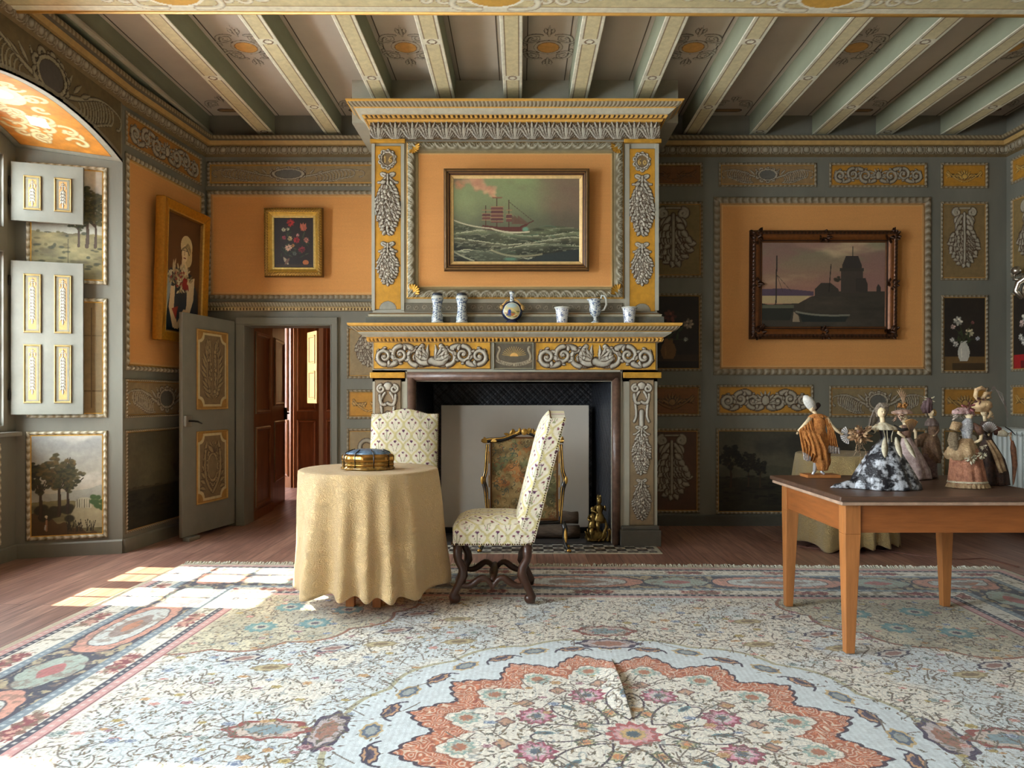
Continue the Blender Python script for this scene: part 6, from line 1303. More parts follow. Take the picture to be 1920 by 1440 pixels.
def med(L, w, n, col, ex=2.4, sh=0.):
    q = (np.abs(np.mod(ph-sh+PER*.5, PER)-PER*.5)/L)**ex+(np.abs(cdp)/w)**ex; q2 = q*(1-.13*np.abs(np.sin(np.mod(ph-sh+PER*.5, PER)*n))); mk = (q2 < 1) & (D > .30) & (D < .64); R.C[mk] = col
med(.45, .165, 26, (44, 44, 64)); med(.43, .150, 26, SAL); med(.33, .115, 20, (70, 60, 70)); med(.32, .108, 20, (206, 214, 212)); med(.20, .07, 26, (150, 130, 124), 1.6); med(.10, .035, 30, (190, 120, 90), 1.6)
med(.23, .14, 28, (40, 44, 60), 1.5, PER/2); med(.215, .125, 28, (158, 176, 164), 1.5, PER/2); med(.09, .05, 30, (176, 96, 96), 1.5, PER/2)
mk = (D > .32) & (D < .62) & (fbm(GX*34+9, GY*34, 25) > .60); R.C[mk] = R.C[mk]*.45+np.array((120, 96, 84))*.55
for dc in (.1875, .745):
    for sh, in ((0,),):
        ps = np.mod(S+sh+.35, .70)-.35; mk = (np.abs(ps) < .13+.015*np.sin(D*300)) & (np.abs(D-dc) < .042+.010*np.sin(S*90)); R.C[mk] = DR_; mk &= (fbm(GX*40, GY*40, 55) > .55); R.C[mk] = (206, 150, 130)
    mk = (np.abs(D-dc) < .05) & (fbm(GX*36, GY*36, 65) > .60); R.C[mk] = R.C[mk]*.35+np.array((110, 100, 76))*.65
mk = (D > .04) & (D < .9); R.C[mk] = R.C[mk]*.86+np.array((190, 184, 174))*.14
R.C = R.C*.90+np.array((222, 220, 212.))*.10; R.C *= (.93+.16*fbm(GX*55, GY*55, 8))[..., None]
wv = (np.sin(GX*260)*.5+.5)*.05; R.C *= (1-wv)[..., None]
# the fold that stands up in the rug
fy0, fy1 = 2.93-ry, 3.66-ry; tt = np.clip((GY-fy0)/(fy1-fy0), 0, 1); prof = np.where((GY > fy0) & (GY < fy1), np.sin(PI*tt)**.9, 0)
dxf = GX-(.012-.02*tt); R.H = prof*.030*np.where(dxf < 0, np.exp(-(dxf/.075)**2), np.exp(-(dxf/.005)**2))
R.H += .0035*np.exp(-((GY+.15+.06*np.sin(GX*2))/.1)**2)
ca_, sa_ = math.cos(ROT), math.sin(ROT); P = np.stack([rx+GX*ca_-GY*sa_, ry+GX*sa_+GY*ca_, .009+R.H], -1)
RUGM = mat('wool_rug_pile', vc=True, rough=.92, noise=.16, scale=90, bump=.35, bscale=260, spec=.15, sheen=.15)
rug = thing('persian_rug', 'large ivory oriental rug with orange star medallion and wide patterned border', 'rug', (rx, ry, 0))
link(grid_mesh('rug_field', P, R.C, skirt=(0, 0, -.008)), 'rug_field', rug, RUGM)
FRM = mat('ivory_wool_fringe', (206, 202, 186), rough=.9, noise=.25, scale=60)
q = MB(); x = -HX+.02
while x < HX-.02:
    L = rr.uniform(.05, .085); a = rr.uniform(-.5, .5); y0_ = HY-.004; T = lambda X, Y, Z: (rx+X*ca_-Y*sa_, ry+X*sa_+Y*ca_, Z)
    q.tube([T(x, y0_, .009), T(x+L*.3*a, y0_+L*.45, .013+rr.uniform(0, .010)), T(x+L*a, y0_+L, .004)], [.0045, .0062, .0045], 5); x += rr.uniform(.009, .014)
tag(q.build('fringe', FRM, rug), kind='stuff')
# ---------------------------------------------------------------- round table with long cloth
def clothtable(name, label, lab2, C, Rt, Zt, hem, flare, seed, m, nf=13, top_m=None, leg_m=OAKM):
    t = thing(name, label, 'table', (C[0], C[1], .01 if seed == 1 else 0)); zb = .012 if seed == 1 else 0
    q = MB(); q.lathe([(Rt-.012, Zt-.03), (Rt-.012, Zt-.004)], 40, (C[0], C[1], 0)); q.build('table_top', leg_m, t)
    for a in ((.9, 2.2, 3.9, 5.3) if seed == 1 else (.4, 2.0, 3.5, 5.1)):
        r = .13 if seed == 1 else .25; q = MB(); q.box(C[0]+r*math.cos(a)-.025, C[0]+r*math.cos(a)+.025, C[1]+r*math.sin(a)-.025, C[1]+r*math.sin(a)+.025, zb, Zt-.03); q.build('leg', leg_m, t, smooth=False)
    rs = np.random.RandomState(seed); nu = 360; th = np.linspace(0, 2*PI, nu, endpoint=False)
    ph = np.zeros(nu); cent = np.sort(rs.uniform(0, 2*PI, 0))
    warp = th+.20*np.sin(2*th+rs.uniform(0, 6))+.13*np.sin(3*th+rs.uniform(0, 6)); amp = .75+.45*np.sin(3*th+1.3)+.3*np.sin(5*th+.4)
    fold = (np.cos(nf*warp)*.5+.5); fold = fold**1.2; amp = amp*(1-.45*np.exp(-((np.mod(th+PI, 2*PI)-PI)/.7)**2)); rows = []
    for r in np.linspace(.02, Rt-.006, 9): rows.append((np.full(nu, r), np.full(nu, Zt+.001)))
    rows.append((np.full(nu, Rt+.002), np.full(nu, Zt-.004)))
    vs = np.linspace(.02, 1, 34)
    for v in vs:
        e = v**.8; rad = Rt+.004+flare*v*.55+flare*1.6*amp*fold*e*.9-.012*(1-fold)*e+.006*np.sin(7*warp+9*v)*v
        zz = Zt-.008-(Zt-hem)*v+ (.018*np.sin(3*th+seed)+.028*(1-fold))*v**6
        rows.append((rad, zz))
    P = np.array([np.stack([C[0]+r*np.cos(th), C[1]+r*np.sin(th), z_], -1) for r, z_ in rows])
    me = grid_mesh('cloth', P, None, wrapu=True); o = link(me, 'tablecloth', None, m); md = o.modifiers.new('thick', 'SOLIDIFY'); md.thickness = .003; md.offset = 1
    tag(o, lab2, 'tablecloth'); return t
def clothmat(name, col, tr=.25):
    m = bpy.data.materials.new(name); m.use_nodes = True; nt = m.node_tree; b_ = nt.nodes['Principled BSDF']; b_.inputs['Base Color'].default_value = (*lin(col), 1); b_.inputs['Roughness'].default_value = .55; b_.inputs['Sheen Weight'].default_value = .3
    tc = nt.nodes.new('ShaderNodeTexCoord'); n = nt.nodes.new('ShaderNodeTexNoise'); n.inputs['Scale'].default_value = 16; n.inputs['Detail'].default_value = 3; n.inputs['Distortion'].default_value = 2.2; nt.links.new(tc.outputs['Object'], n.inputs['Vector'])
    w = nt.nodes.new('ShaderNodeMath'); w.operation = 'PINGPONG'; w.inputs[1].default_value = .06; nt.links.new(n.outputs['Fac'], w.inputs[0])
    bp_ = nt.nodes.new('ShaderNodeBump'); bp_.inputs['Strength'].default_value = .9; bp_.inputs['Distance'].default_value = .06; nt.links.new(w.outputs[0], bp_.inputs['Height']); nt.links.new(bp_.outputs[0], b_.inputs['Normal'])
    tl = nt.nodes.new('ShaderNodeBsdfTranslucent'); tl.inputs[0].default_value = (*lin((min(col[0]+20, 255), col[1]-6, col[2]-50)), 1); mx_ = nt.nodes.new('ShaderNodeMixShader'); mx_.inputs[0].default_value = tr
    nt.links.new(bp_.outputs[0], tl.inputs['Normal']); nt.links.new(b_.outputs[0], mx_.inputs[1]); nt.links.new(tl.outputs[0], mx_.inputs[2]); nt.links.new(mx_.outputs[0], nt.nodes['Material Output'].inputs[0]); return m
TC = (X_(692, 4.67), 4.67)
clothtable('round_table', 'small round table hidden under a long embossed cloth, its wooden feet showing', 'cream gold embossed tablecloth hanging in folds to the rug on the small round table', TC, .425, .845, .135, .052, 1, clothmat('cream_gold_damask', (236, 206, 150)))
clothtable('round_table', 'round table under a dull gold cloth in the shadow behind the wooden table', 'dull gold tablecloth hanging to the floor behind the dolls', (X_(1582, 6.6), 6.6), .40, .80, .03, .05, 5, clothmat('dull_gold_cloth', (176, 150, 96), .1), nf=16)
# lobed tin box on the round table
bx, by, bz = X_(694, 4.67), 4.60, .849
t = thing('lidded_box', 'black and gold lobed box with blue painted domed lid on the round table', 'box', (bx, by, bz)); lobe = lambda a, z: 1+.045*math.cos(8*a)
q = MB(); q.lathe([(.10, 0), (.158, 0), (.160, .012), (.152, .016), (.152, .052)], 64, (bx, by, bz), lobe, sy=.75); q.build('box_body', mat('black_gold_enamel', (44, 34, 24), rough=.18, noise=.6, scale=40, metal=.2, col2=(170, 126, 50)), t)
q = MB(); q.lathe([(.154, .050), (.156, .054), (.156, .082), (.148, .09), (.135, .096)], 64, (bx, by, bz), lobe, sy=.75); q.build('gold_rim', mat('polished_gold_tin', (160, 116, 54), rough=.2, metal=.8, noise=.25, scale=18), t)
q = MB(); q.lathe([(.140, .093), (.122, .106), (.09, .117), (.05, .124), (.001, .127)], 64, (bx, by, bz), lobe, sy=.75); q.build('domed_lid', mat('blue_painted_lid', (126, 160, 190), rough=.15, noise=.5, scale=9, col2=(60, 70, 84)), t)
q = MB(); q.lathe([(.1535, .024), (.1545, .03), (.1535, .036)], 64, (bx, by, bz), lobe, sy=.75); q.build('gold_band', MATS['polished_gold_tin'], t)
for k in range(8):
    a = PI/8+k*PI/4; q = MB(); q.tube([(bx+.153*math.cos(a)*f, by+.153*.75*math.sin(a)*f, bz+z) for f, z in ((.97, .01), (.97, .05), (.975, .085), (.88, .104), (.6, .121))], .0035, 6); q.build('black_rib', mat('black_rib', (26, 20, 16), rough=.2), t)
# ---------------------------------------------------------------- upholstered chairs
def fab(u, v):
    """ogee lattice with small purple flowers; u,v in metres"""
    a, b_ = .125, .165; C = np.zeros(u.shape+(3,)); C[:] = (230, 222, 200)
    n = fbm(u*60, v*60, 4); C *= (.93+.12*n)[..., None]
    for ox, oy in ((0, 0), (.5, .5)):
        x = np.mod(u/a+ox, 1)-.5; y = np.mod(v/b_+oy, 1)-.5
        w = .5*np.cos(PI*np.clip(np.abs(y)*1.0, 0, .5)*1.0)**1.0; d = np.abs(np.abs(x)-(.25+.25*np.cos(2*PI*y)))
        mk = (d < .075) & (np.abs(y) <= .5); 
        if ox == 0: C[mk] = np.array((208, 196, 142))*(.9+.2*n[mk][..., None])
        X = x*a; Y = y*b_
        def dot(px, py, r, col): C[(X-px)**2+(Y-py)**2 < r*r] = col
        if True:
            st = (np.abs(X-.0) < .0018) & (Y > -.04) & (Y < .03); C[st] = (150, 150, 110)
            for s in (-1, 1):
                st = (np.abs(X-s*(.004+(Y+.04)*.36)) < .0022) & (Y > -.04) & (Y < .008); C[st] = (150, 150, 110); dot(s*.026, .012, .0075, (128, 62, 76)); dot(s*.006, .038, .006, (110, 56, 84)); dot(s*.013, -.022, .004, (196, 150, 150))
            dot(0, .031, .006, (84, 50, 84))
    return C
def boxsurf(nx, ny, nz):
    out = []
    for ax in range(3):
        for sg in (-1, 1):
            nu, nv = [(ny, nz), (nz, nx), (nx, ny)][ax]; a, b_ = np.meshgrid(np.linspace(-1, 1, nu), np.linspace(-1, 1, nv)); c_ = np.full(a.shape, float(sg))
            if sg < 0: a = a[:, ::-1]
            out.append((ax, np.stack([(c_, a, b_), (b_, c_, a), (a, b_, c_)][ax], -1)))
    return out
def padded(name, size, shape, uvf, parent, m, n=(90, 30, 90)):
    Vs = []; Fs = []; Cs = []; off = 0
    for ax, Q in boxsurf(*n):
        P = shape(Q, size); u, v = uvf(ax, P, Q, size); C = fab(u, v); ny, nx = Q.shape[:2]; idx = np.arange(ny*nx).reshape(ny, nx)+off
        Fs.append(np.stack([idx[:-1, :-1], idx[:-1, 1:], idx[1:, 1:], idx[1:, :-1]], -1).reshape(-1, 4)); Vs.append(P.reshape(-1, 3)); Cs.append(C.reshape(-1, 3)); off += ny*nx
    V = np.concatenate(Vs); Fq = np.concatenate(Fs); me = bpy.data.meshes.new(name); me.from_pydata(V.tolist(), [], Fq.tolist()); me.update(); set_col(me, np.concatenate(Cs))
    return link(me, name, parent, m, True, local=True)
CH_FAB = mat('flowered_upholstery', vc=True, rough=.8, noise=.06, scale=100, bump=.2, bscale=300, spec=.2, sheen=.1)
NAIL = mat('brass_nails', (96, 70, 44), rough=.3, metal=.9)
def chair(label, loc, rz):
    t = thing('upholstered_chair', label, 'chair', loc, 'flowered high-backed chairs', rz); w, d = .52, .50
    # seat: local front is -Y
    def sshape(Q, s):
        x, y, z = Q[..., 0], Q[..., 1], Q[..., 2]; r = 1-.04*np.abs(x)**8*np.abs(y)**8; top = z > 0
        X = x*s[0]/2*r*(1-.015*(z < 0)); Y = y*s[1]/2*r; Z = z*s[2]/2+np.where(z > 0, .050*(1-x**4)*(1-y**4)*z, 0); k = .018; X = X-np.sign(x)*k*np.clip(z, 0, 1)**6*np.abs(x)**3; Y = Y-np.sign(y)*k*np.clip(z, 0, 1)**6*np.abs(y)**3
        return np.stack([X, Y, Z+.43], -1)
    def suv(ax, P, Q, s): return (P[..., 0], P[..., 1]+P[..., 2]) if ax != 0 else (P[..., 1]+.03, P[..., 2])
    padded('seat', (w, d, .125), sshape, suv, t, CH_FAB, (90, 90, 24))
    def bshape(Q, s):
        x, y, z = Q[..., 0], Q[..., 1], Q[..., 2]; zz = (z+1)/2; crown = .040*np.cos(np.clip(np.abs(x)/.72, 0, 1)*PI/2)**1.4*np.clip(zz*1.0, 0, 1)**3
        X = x*s[0]/2; Z = .385+zz*s[2]+crown; Y = y*s[1]/2-np.where(y < 0, .05*(1-x**6)*(1-(2*zz-1)**8), 0)*(-y); Y = Y+.208+.195*zz; th = .62+.38*(1-zz); Y = Y
        return np.stack([X, Y, Z], -1)
    def buv(ax, P, Q, s): return (P[..., 0], P[..., 2]) if ax != 0 else (P[..., 1]+.06-.28*P[..., 2], P[..., 2])
    padded('backrest', (.51, .10, .765), bshape, buv, t, CH_FAB, (100, 16, 130))
    # nails
    q = MB()
    def nail(p, r=.0052): q.ball(p, r, 6, 4)
    for sx_ in (-1, 1):
        for i in range(34):
            y = -d/2+.01+(d-.02)*i/33; nail((sx_*w/2*.985, y, .374)) ; 
    for i in range(36): nail((-w/2+.012+(w-.024)*i/35, -d/2-.001, .374))
    q.build('seat_nails', NAIL, t, local=True)
    q = MB()
    for i in range(54):
        zz = i/53; yc_ = .208+.195*zz; z = .385+zz*.765
        for sx_ in (-1, 1): nail((sx_*.2565, yc_+.040, z)); nail((sx_*.2565, yc_-.042, z), .0036)
    for i in range(40):
        x = -.255+.51*i/39; nail((x, .403-.042, .49+.66+.002+.040*math.cos(min(abs(x/.255)/.72, 1)*PI/2)**1.4), .0048)
    q.build('back_nails', NAIL, t, local=True)
    for sx_ in (-1, 1):
        for sy_ in (-1, 1):
            x = sx_*(w/2-.035); y = sy_*(d/2-.035); o = -sy_
            path = [(0, .38), (0, .30), (.004, .27), (.030, .225), (.034, .18), (.012, .13), (-.012, .085), (-.026, .045), (-.020, .012)]; rad = [.030, .030, .026, .028, .032, .027, .024, .030, .028]
            pp = [(x, y+o*a, z) for a, z in path]; q = MB(); q.tube(pp, rad, 8, up=(1, 0, 0)); q.ball((x, y-o*.014, .034), .034, 12, 8, (.9, 1, .95)); q.build('leg', DARKW, t, local=True)
    def wavy(A, B, name, z0=.125):
        A = Vector(A); B = Vector(B); P = []; Rr = []
        for i in range(25):
            s_ = i/24; k = abs(s_-.5)*2; z = z0+.030*math.cos((1-k)*PI*1.5)*-1*(1)+.012; z = z0+.038*math.exp(-((k-.30)/.22)**2)-.014*math.exp(-((k-.8)/.2)**2)-.030*math.exp(-(k/.07)**2); P.append(A.lerp(B, s_)+Vector((0, 0, z))); Rr.append(.016+.006*math.exp(-((k-.5)/.3)**2))
        q = MB(); q.tube(P, Rr, 8, up=(0, 0, 1)); q.build(name, DARKW, t, local=True)
    for sx_ in (-1, 1): wavy((sx_*(w/2-.035), -d/2+.05, 0), (sx_*(w/2-.035), d/2-.05, 0), 'side_stretcher')
    q = MB(); q.tube([(-w/2+.04, 0, .15), (-.08, 0, .14), (0, 0, .155), (.08, 0, .14), (w/2-.04, 0, .15)], [.018, .024, .030, .024, .018], 10); q.build('cross_stretcher', DARKW, t, local=True)
    for sx_ in (-1, 1):
        q = MB(); q.tube([(sx_*.20, .195, .38), (sx_*.20, .225, .50), (sx_*.20, .26, .60)], .018, 8); q.build('back_post', DARKW, t, local=True)
    return t
chair('flowered high-backed chair seen from the side, turned towards the round table', (X_(926, 4.86)-.0, 4.84, .013), -PI/2)
chair('flowered high-backed chair seen from the front behind the round table', (X_(763, 5.8), 5.43, .013), 0.04)
# ---------------------------------------------------------------- wooden table
tx0, tx1, ty0, ty1, tz = 1.557, 2.685, 3.63, 4.66, .805
t = thing('wooden_table', 'square honey coloured wooden table with tapering legs and worn dark top on the rug', 'table', ((tx0+tx1)/2, (ty0+ty1)/2, .013))
bevel(boxes('table_top', [(tx0, tx1, ty0, ty1, tz-.026, tz)], TOPM, t), .008, 3)
bevel(boxes('lower_top_moulding', [(tx0+.012, tx1-.012, ty0+.012, ty1-.012, tz-.046, tz-.027)], mat('scuffed_top_edge', (190, 158, 134), rough=.5, noise=.3, scale=12), t), .006, 3)
lx0, lx1, ly0, ly1 = 1.612, 2.63, 3.70, 4.60
for (x, sx_) in ((lx0, 1), (lx1, -1)):
    for (y, sy_) in ((ly0, 1), (ly1, -1)):
        a, b_ = .078, .044; ztop, zm = tz-.046, tz-.046-.15
        sq = lambda o, s, z: [(x+sx_*o, y+sy_*o, z), (x+sx_*(o+s), y+sy_*o, z), (x+sx_*(o+s), y+sy_*(o+s), z), (x+sx_*o, y+sy_*(o+s), z)]
        q = MB(); q.prism(sq(.008, b_, .014), sq(0, a, zm)); q.prism(sq(0, a, zm), sq(0, a, ztop)); o = q.build('leg', OAKM, t, smooth=False); bevel(o, .003)
for nm, bx_ in (('front_apron', (lx0+.078, lx1-.078, ly0+.012, ly0+.034)), ('back_apron', (lx0+.078, lx1-.078, ly1-.034, ly1-.012)), ('left_apron', (lx0+.012, lx0+.034, ly0+.078, ly1-.078)), ('right_apron', (lx1-.034, lx1-.012, ly0+.078, ly1-.078))):
    boxes(nm, [(*bx_, tz-.19, tz-.046)], mat('honey_apron_wood', (158, 94, 46), rough=.42, noise=.28, scale=9, bump=.1, stretch=(.5, .5, 5)), t)
# ---------------------------------------------------------------- radiator, cable, sconce
t = thing('cast_iron_radiator', 'grey ribbed cast iron radiator against the right wall by the corner', 'radiator', (4.68, 6.6, 0)); RAD = mat('grey_radiator_paint', (170, 174, 168), rough=.45, noise=.1, scale=6)
rib0 = None
for k in range(21):
    y = 7.36-.072*k
    if rib0 is None:
        q = MB(); 
        for xx in (4.60, 4.70, 4.80): q.tube([(xx, y, .09), (xx, y, .14), (xx, y, .92), (xx, y, .97)], [.02, .026, .026, .02], 8, flat=1.1)
        q.tube([(4.575, y, .11), (4.825, y, .11)], .03, 8); q.tube([(4.575, y, .955), (4.70, y, .985), (4.825, y, .955)], .03, 8); rib0 = q.build('rib', RAD, t); base = Vector(rib0.location)
    else:
        o = rib0.copy(); scene.collection.objects.link(o); o.parent = t; o.location = base+Vector((0, -.072*k, 0))
for yy in (7.30, 6.0): boxes('foot', [(4.60, 4.80, yy-.02, yy+.02, 0, .09)], RAD, t)
def fp_(px, py, z=.004): Y = F*(CH-z)/(py-CY); return (X_(px, Y), Y, z)
CAB = mat('red_brown_cable', (104, 66, 54), rough=.5)
q = MB(); P = [fp_(*p) for p in ((1440, 1012), (1470, 1018), (1510, 1026), (1545, 1031), (1560, 1026), (1530, 1021), (1500, 1024), (1540, 1030), (1620, 1026), (1680, 1036), (1740, 1044), (1800, 1050), (1840, 1046), (1862, 1050), (1890, 1058), (1925, 1066))]
PP = []
for i in range(len(P)-1):
    for s in range(4): PP.append(Vector(P[i]).lerp(Vector(P[i+1]), s/4))
PP = [sum((PP[max(0, min(len(PP)-1, i+j))] for j in (-2, -1, 0, 1, 2)), Vector())/5 for i in range(len(PP))]
tag((q.tube(PP, .0045, 6), q.build('floor_cable', CAB))[1], 'thin reddish electric cable lying loose on the floor behind the rug', 'cable')
q = MB(); P = [fp_(*p) for p in ((1700, 1041), (1760, 1050), (1820, 1049), (1850, 1042), (1880, 1052), (1930, 1062))]; PP = [Vector(P[i]).lerp(Vector(P[i+1]), s/4) for i in range(5) for s in range(4)]
t = thing('wall_sconce', 'silver cherub wall sconce at the right edge of the picture', 'wall light', (XR, 7.1, 2.35)); q = MB()
q.ball((4.86, 7.14, 2.32), .075, 12, 8, (.7, 1, 1.2)); q.ball((4.80, 7.22, 2.52), .045, 12, 8); q.tube([(4.90, 7.1, 2.5), (4.84, 7.14, 2.44), (4.80, 7.19, 2.40), (4.78, 7.20, 2.32), (4.82, 7.16, 2.24)], [.03, .035, .03, .028, .02], 8); q.tube([(4.82, 7.16, 2.42), (4.79, 7.24, 2.44), (4.79, 7.23, 2.50)], [.02, .016, .012], 7); q.build('cherub_body', SILVER, t)
q = MB(); q.tube([(4.80, 7.1, 2.46), (4.72, 6.98, 2.44), (4.70, 6.9, 2.5)], .012, 8); q.lathe([(.001, 0), (.03, .01), (.035, .02), (.012, .03), (.012, .07)], 14, (4.70, 6.9, 2.5)); q.build('candle_arm', SILVER, t)
q = MB(); q.box(4.895, 4.919, 7.02, 7.18, 2.2, 2.55); bevel(q.build('back_plate', SILVER, t, smooth=False), .008)
# ---------------------------------------------------------------- paper and cloth figurines on the wooden table
TZ = .806
def M_(name, col, col2=None, rough=.6, scale=60, bump=.4, **k): return mat(name, col, rough=rough, noise=.35, scale=scale, bump=bump, col2=col2, **k)
SKIN = mat('doll_cream_skin', (226, 204, 164), rough=.55, noise=.1, scale=30)
def loft(q, rings, n=40, nf=0, amp=0., ph=0., tw=0., cap=True, cr=0.):
    vs = []; fs = []; m = len(rings)
    # refine rings
    R_ = []
    for i in range(m-1):
        for s in range(4):
            t = s/4; R_.append([rings[i][j]*(1-t)+rings[i+1][j]*t for j in range(5)])
    R_.append(list(rings[-1])); m = len(R_)
    for k, (cx, cy, cz, rx_, ry_) in enumerate(R_):
        f = k/(m-1)
        for i in range(n):
            a = 2*PI*i/n; w = 1+amp*(1-f)*math.cos(nf*a+ph+tw*f)+amp*.5*(1-f)*math.sin((nf*2+1)*a+ph*2)+cr*math.sin(a*7+k*1.3)*math.cos(k*2.1+a*3)
            vs.append((cx+rx_*w*math.cos(a), cy+ry_*w*math.sin(a), cz))
    for k in range(m-1):
        for i in range(n): j = (i+1) % n; fs.append((k*n+i, k*n+j, (k+1)*n+j, (k+1)*n+i))
    if cap: fs.append(tuple(range(n))[::-1]); o = (m-1)*n; fs.append(tuple(range(o, o+n)))
    q.add(vs, fs)
class D:
    def __init__(s, label, Y, px0, name='costume_doll'):
        s.Y = Y; s.u = Y/F; s.t = thing(name, label, 'figurine', (X_(px0, Y), Y, TZ), 'costume dolls on the wooden table')
        s.zb = Z_(748+(CH-TZ)*F/Y, Y)
    def p(s, px, py, dy=0.): return Vector((X_(px, s.Y), s.Y+dy, Z_(py, s.Y)))
    def ring(s, px, py, r, ry=None, dy=0.): v = s.p(px, py, dy); return (v.x, v.y, max(v.z, TZ+.002), r*s.u, (ry or r)*s.u)
    def rings(s, name, lst, m, **k):
        q = MB(); loft(q, [s.ring(*a) for a in lst], **k); return q.build(name, m, s.t)
    def tube(s, name, pts, rad, m, n=8):
        q = MB(); q.tube([s.p(*a) for a in pts], [r*s.u for r in rad], n); return q.build(name, m, s.t)
    def head(s, px, py, r, look=0, tilt=0., m=SKIN, neck=None):
        q = MB(); c = s.p(px, py); R = r*s.u
        def fn(d): return 1+.10*math.exp(-((d.x-look*.6)**2+(d.z+.05)**2)/.02)*(d.y < 0)+.05*math.exp(-((d.x)**2+(d.z+.6)**2)/.1)
        q.ball(c, R, 20, 16, (.82, .9, 1.15), fn=fn)
        q.ball((c.x+look*R*.5, c.y-R*.92, c.z-R*.02), R*.14, 8, 6, (.8, 1, 1.5))
        if neck: q.tube([s.p(*neck), c+Vector((0, 0, -R*.5))], [R*.52, R*.42], 10)
        h = q.build('head', m, s.t)
        e = MB()
        for sd in (-1, 1): e.ball((c.x+look*R*.35+sd*R*.32, c.y-R*.84, c.z+R*.14), R*.10, 6, 5)
        e.build('eyes', mat('doll_eye', (50, 36, 30), rough=.4), h)
        e = MB(); e.ball((c.x+look*R*.35, c.y-R*.86, c.z-R*.42), R*.11, 6, 5, (1.5, .6, .6)); e.build('mouth', mat('doll_lips', (166, 80, 70), rough=.5), h)
        return h
    def hand(s, px, py, d=(1, 0, -.3), m=SKIN, dy=0., k=1.):
        q = MB(); c = s.p(px, py, dy); d = Vector(d).normalized(); sd = d.cross(Vector((0, 1, 0))).normalized(); L = s.u*4.2*k
        q.ball(c, L*.42, 8, 6, (1, .6, 1))
        for i in range(4): q.tube([c+sd*(i-1.5)*L*.16, c+d*L*.55+sd*(i-1.5)*L*.22, c+d*L*(.95-.07*abs(i-1.5))+sd*(i-1.5)*L*.24+Vector((0, -L*.15, 0))], [L*.11, L*.10, L*.06], 5)
        q.tube([c+sd*L*.3, c+sd*L*.55+d*L*.3], [L*.11, L*.07], 5); return q.build('hand', m, s.t)
    def fan(s, px, py, r, a0, a1, m, name='fan', dy=-.02, n=11, ry=1.):
        q = MB(); c = s.p(px, py, dy); R = r*s.u; pts = []
        for i in range(2*n+1):
            a = a0+(a1-a0)*i/(2*n); pts.append(c+Vector((math.cos(a)*R*ry, (.06 if i % 2 else -.06)*R, math.sin(a)*R)))
        for i in range(2*n):
            a, b_ = pts[i], pts[i+1]; o = Vector((0, .0012, 0)); q.add([c, a, b_, c+o, a+o, b_+o], [(0, 1, 2), (3, 5, 4), (1, 4, 5, 2), (0, 3, 4, 1), (0, 2, 5, 3)])
        f = q.build(name, m, s.t, smooth=False); q = MB()
        for i in range(0, 2*n+1, 2): q.tube([c-Vector((0, .002, 0)), c+(pts[i]-c)*.98-Vector((0, .002, 0))], .0009, 4)
        q.build('fan_ribs', mat('fan_rib', (84, 66, 50), rough=.6), f); return f
    def cluster(s, name, px, py, r, n, m, seed=0, kind='leaf', fl=1., dy=0.):
        q = MB(); rr = random.Random(seed); c = s.p(px, py, dy)
        for k in range(n):
            a = rr.uniform(0, 6.28); e = rr.uniform(-1, 1); d = Vector((math.cos(a), math.sin(a)*.8, e)).normalized(); p = c+d*r*s.u*rr.uniform(.2, .8)*Vector((1, 1, 1)).x
            if kind == 'ball': q.ball(p, r*s.u*rr.uniform(.18, .32), 8, 6)
            else: q.leaf(p, d+Vector((0, 0, -.2*fl)), d.orthogonal(), r*s.u*rr.uniform(.5, .9), r*s.u*.22, rr.uniform(-.4, .6), n=4)
        return q.build(name, m, s.t)
    def drape(s, name, P, m, nf=5, amp=2.2, th=.0016):
        """hanging cloth between polylines: P = list of rows, each row [(px,py,dy)...]"""
        rows = []
        for r_, row in enumerate(P):
            pts = [s.p(*a) for a in row]; n = 26; out = []
            for i in range(n):
                t = i/(n-1)*(len(pts)-1); k = min(int(t), len(pts)-2); f = t-k; v = pts[k]*(1-f)+pts[k+1]*f; v = v+Vector((0, math.sin(i/(n-1)*PI*2*nf+r_*.4)*amp*s.u*(.3+.7*r_/(len(P)-1)), math.cos(i*.9+r_)*amp*.25*s.u)); out.append(tuple(v))
            rows.append(out)
        A = np.array(rows); B = []
        for i in range(len(A)-1):
            for q in range(4): B.append(A[i]*(1-q/4)+A[i+1]*q/4)
        B.append(A[-1]); o = link(grid_mesh(name, np.array(B)), name, s.t, m); md = o.modifiers.new('thick', 'SOLIDIFY'); md.thickness = th; return o
# 1 orange robed figure
OR = M_('crumpled_orange_silk', (214, 146, 72), (168, 96, 40), scale=50, bump=.9); WB = M_('white_black_braid', (216, 208, 196), (90, 70, 70), scale=120)
d = D('orange robed doll leaning to the left on a small wooden plinth', 4.50, 1536)
boxes('plinth', [(X_(1511, 4.5), X_(1573, 4.5), 4.47, 4.60, TZ, TZ+.018)], OAKM, d.t, bev=.002)
d.rings('robe', [(1542, 882, 9, 8), (1542, 868, 14, 12), (1535, 845, 20, 14), (1532, 825, 20, 14), (1534, 806, 13, 10), (1536, 790, 12, 9), (1533, 781, 9, 7)], OR, nf=7, amp=.10, tw=5, cr=.05)
d.tube('leg', [(1529, 868, 0), (1527, 884, 0), (1522, 889, -.012)], [4, 3, 2.4], mat('silver_stocking', (190, 192, 196), rough=.3, metal=.4)); d.tube('leg', [(1541, 872, .01), (1541, 885, .005), (1545, 889, -.01)], [4, 3, 2.4], MATS['silver_stocking'])
d.rings('collar', [(1534, 783, 17, 9), (1533, 779, 14, 8), (1532, 776, 8, 5)], OR, nf=11, amp=.16)
d.head(1522, 764, 7, -.3, neck=(1533, 779, 0)); q = MB(); c0 = d.p(1515, 755); 
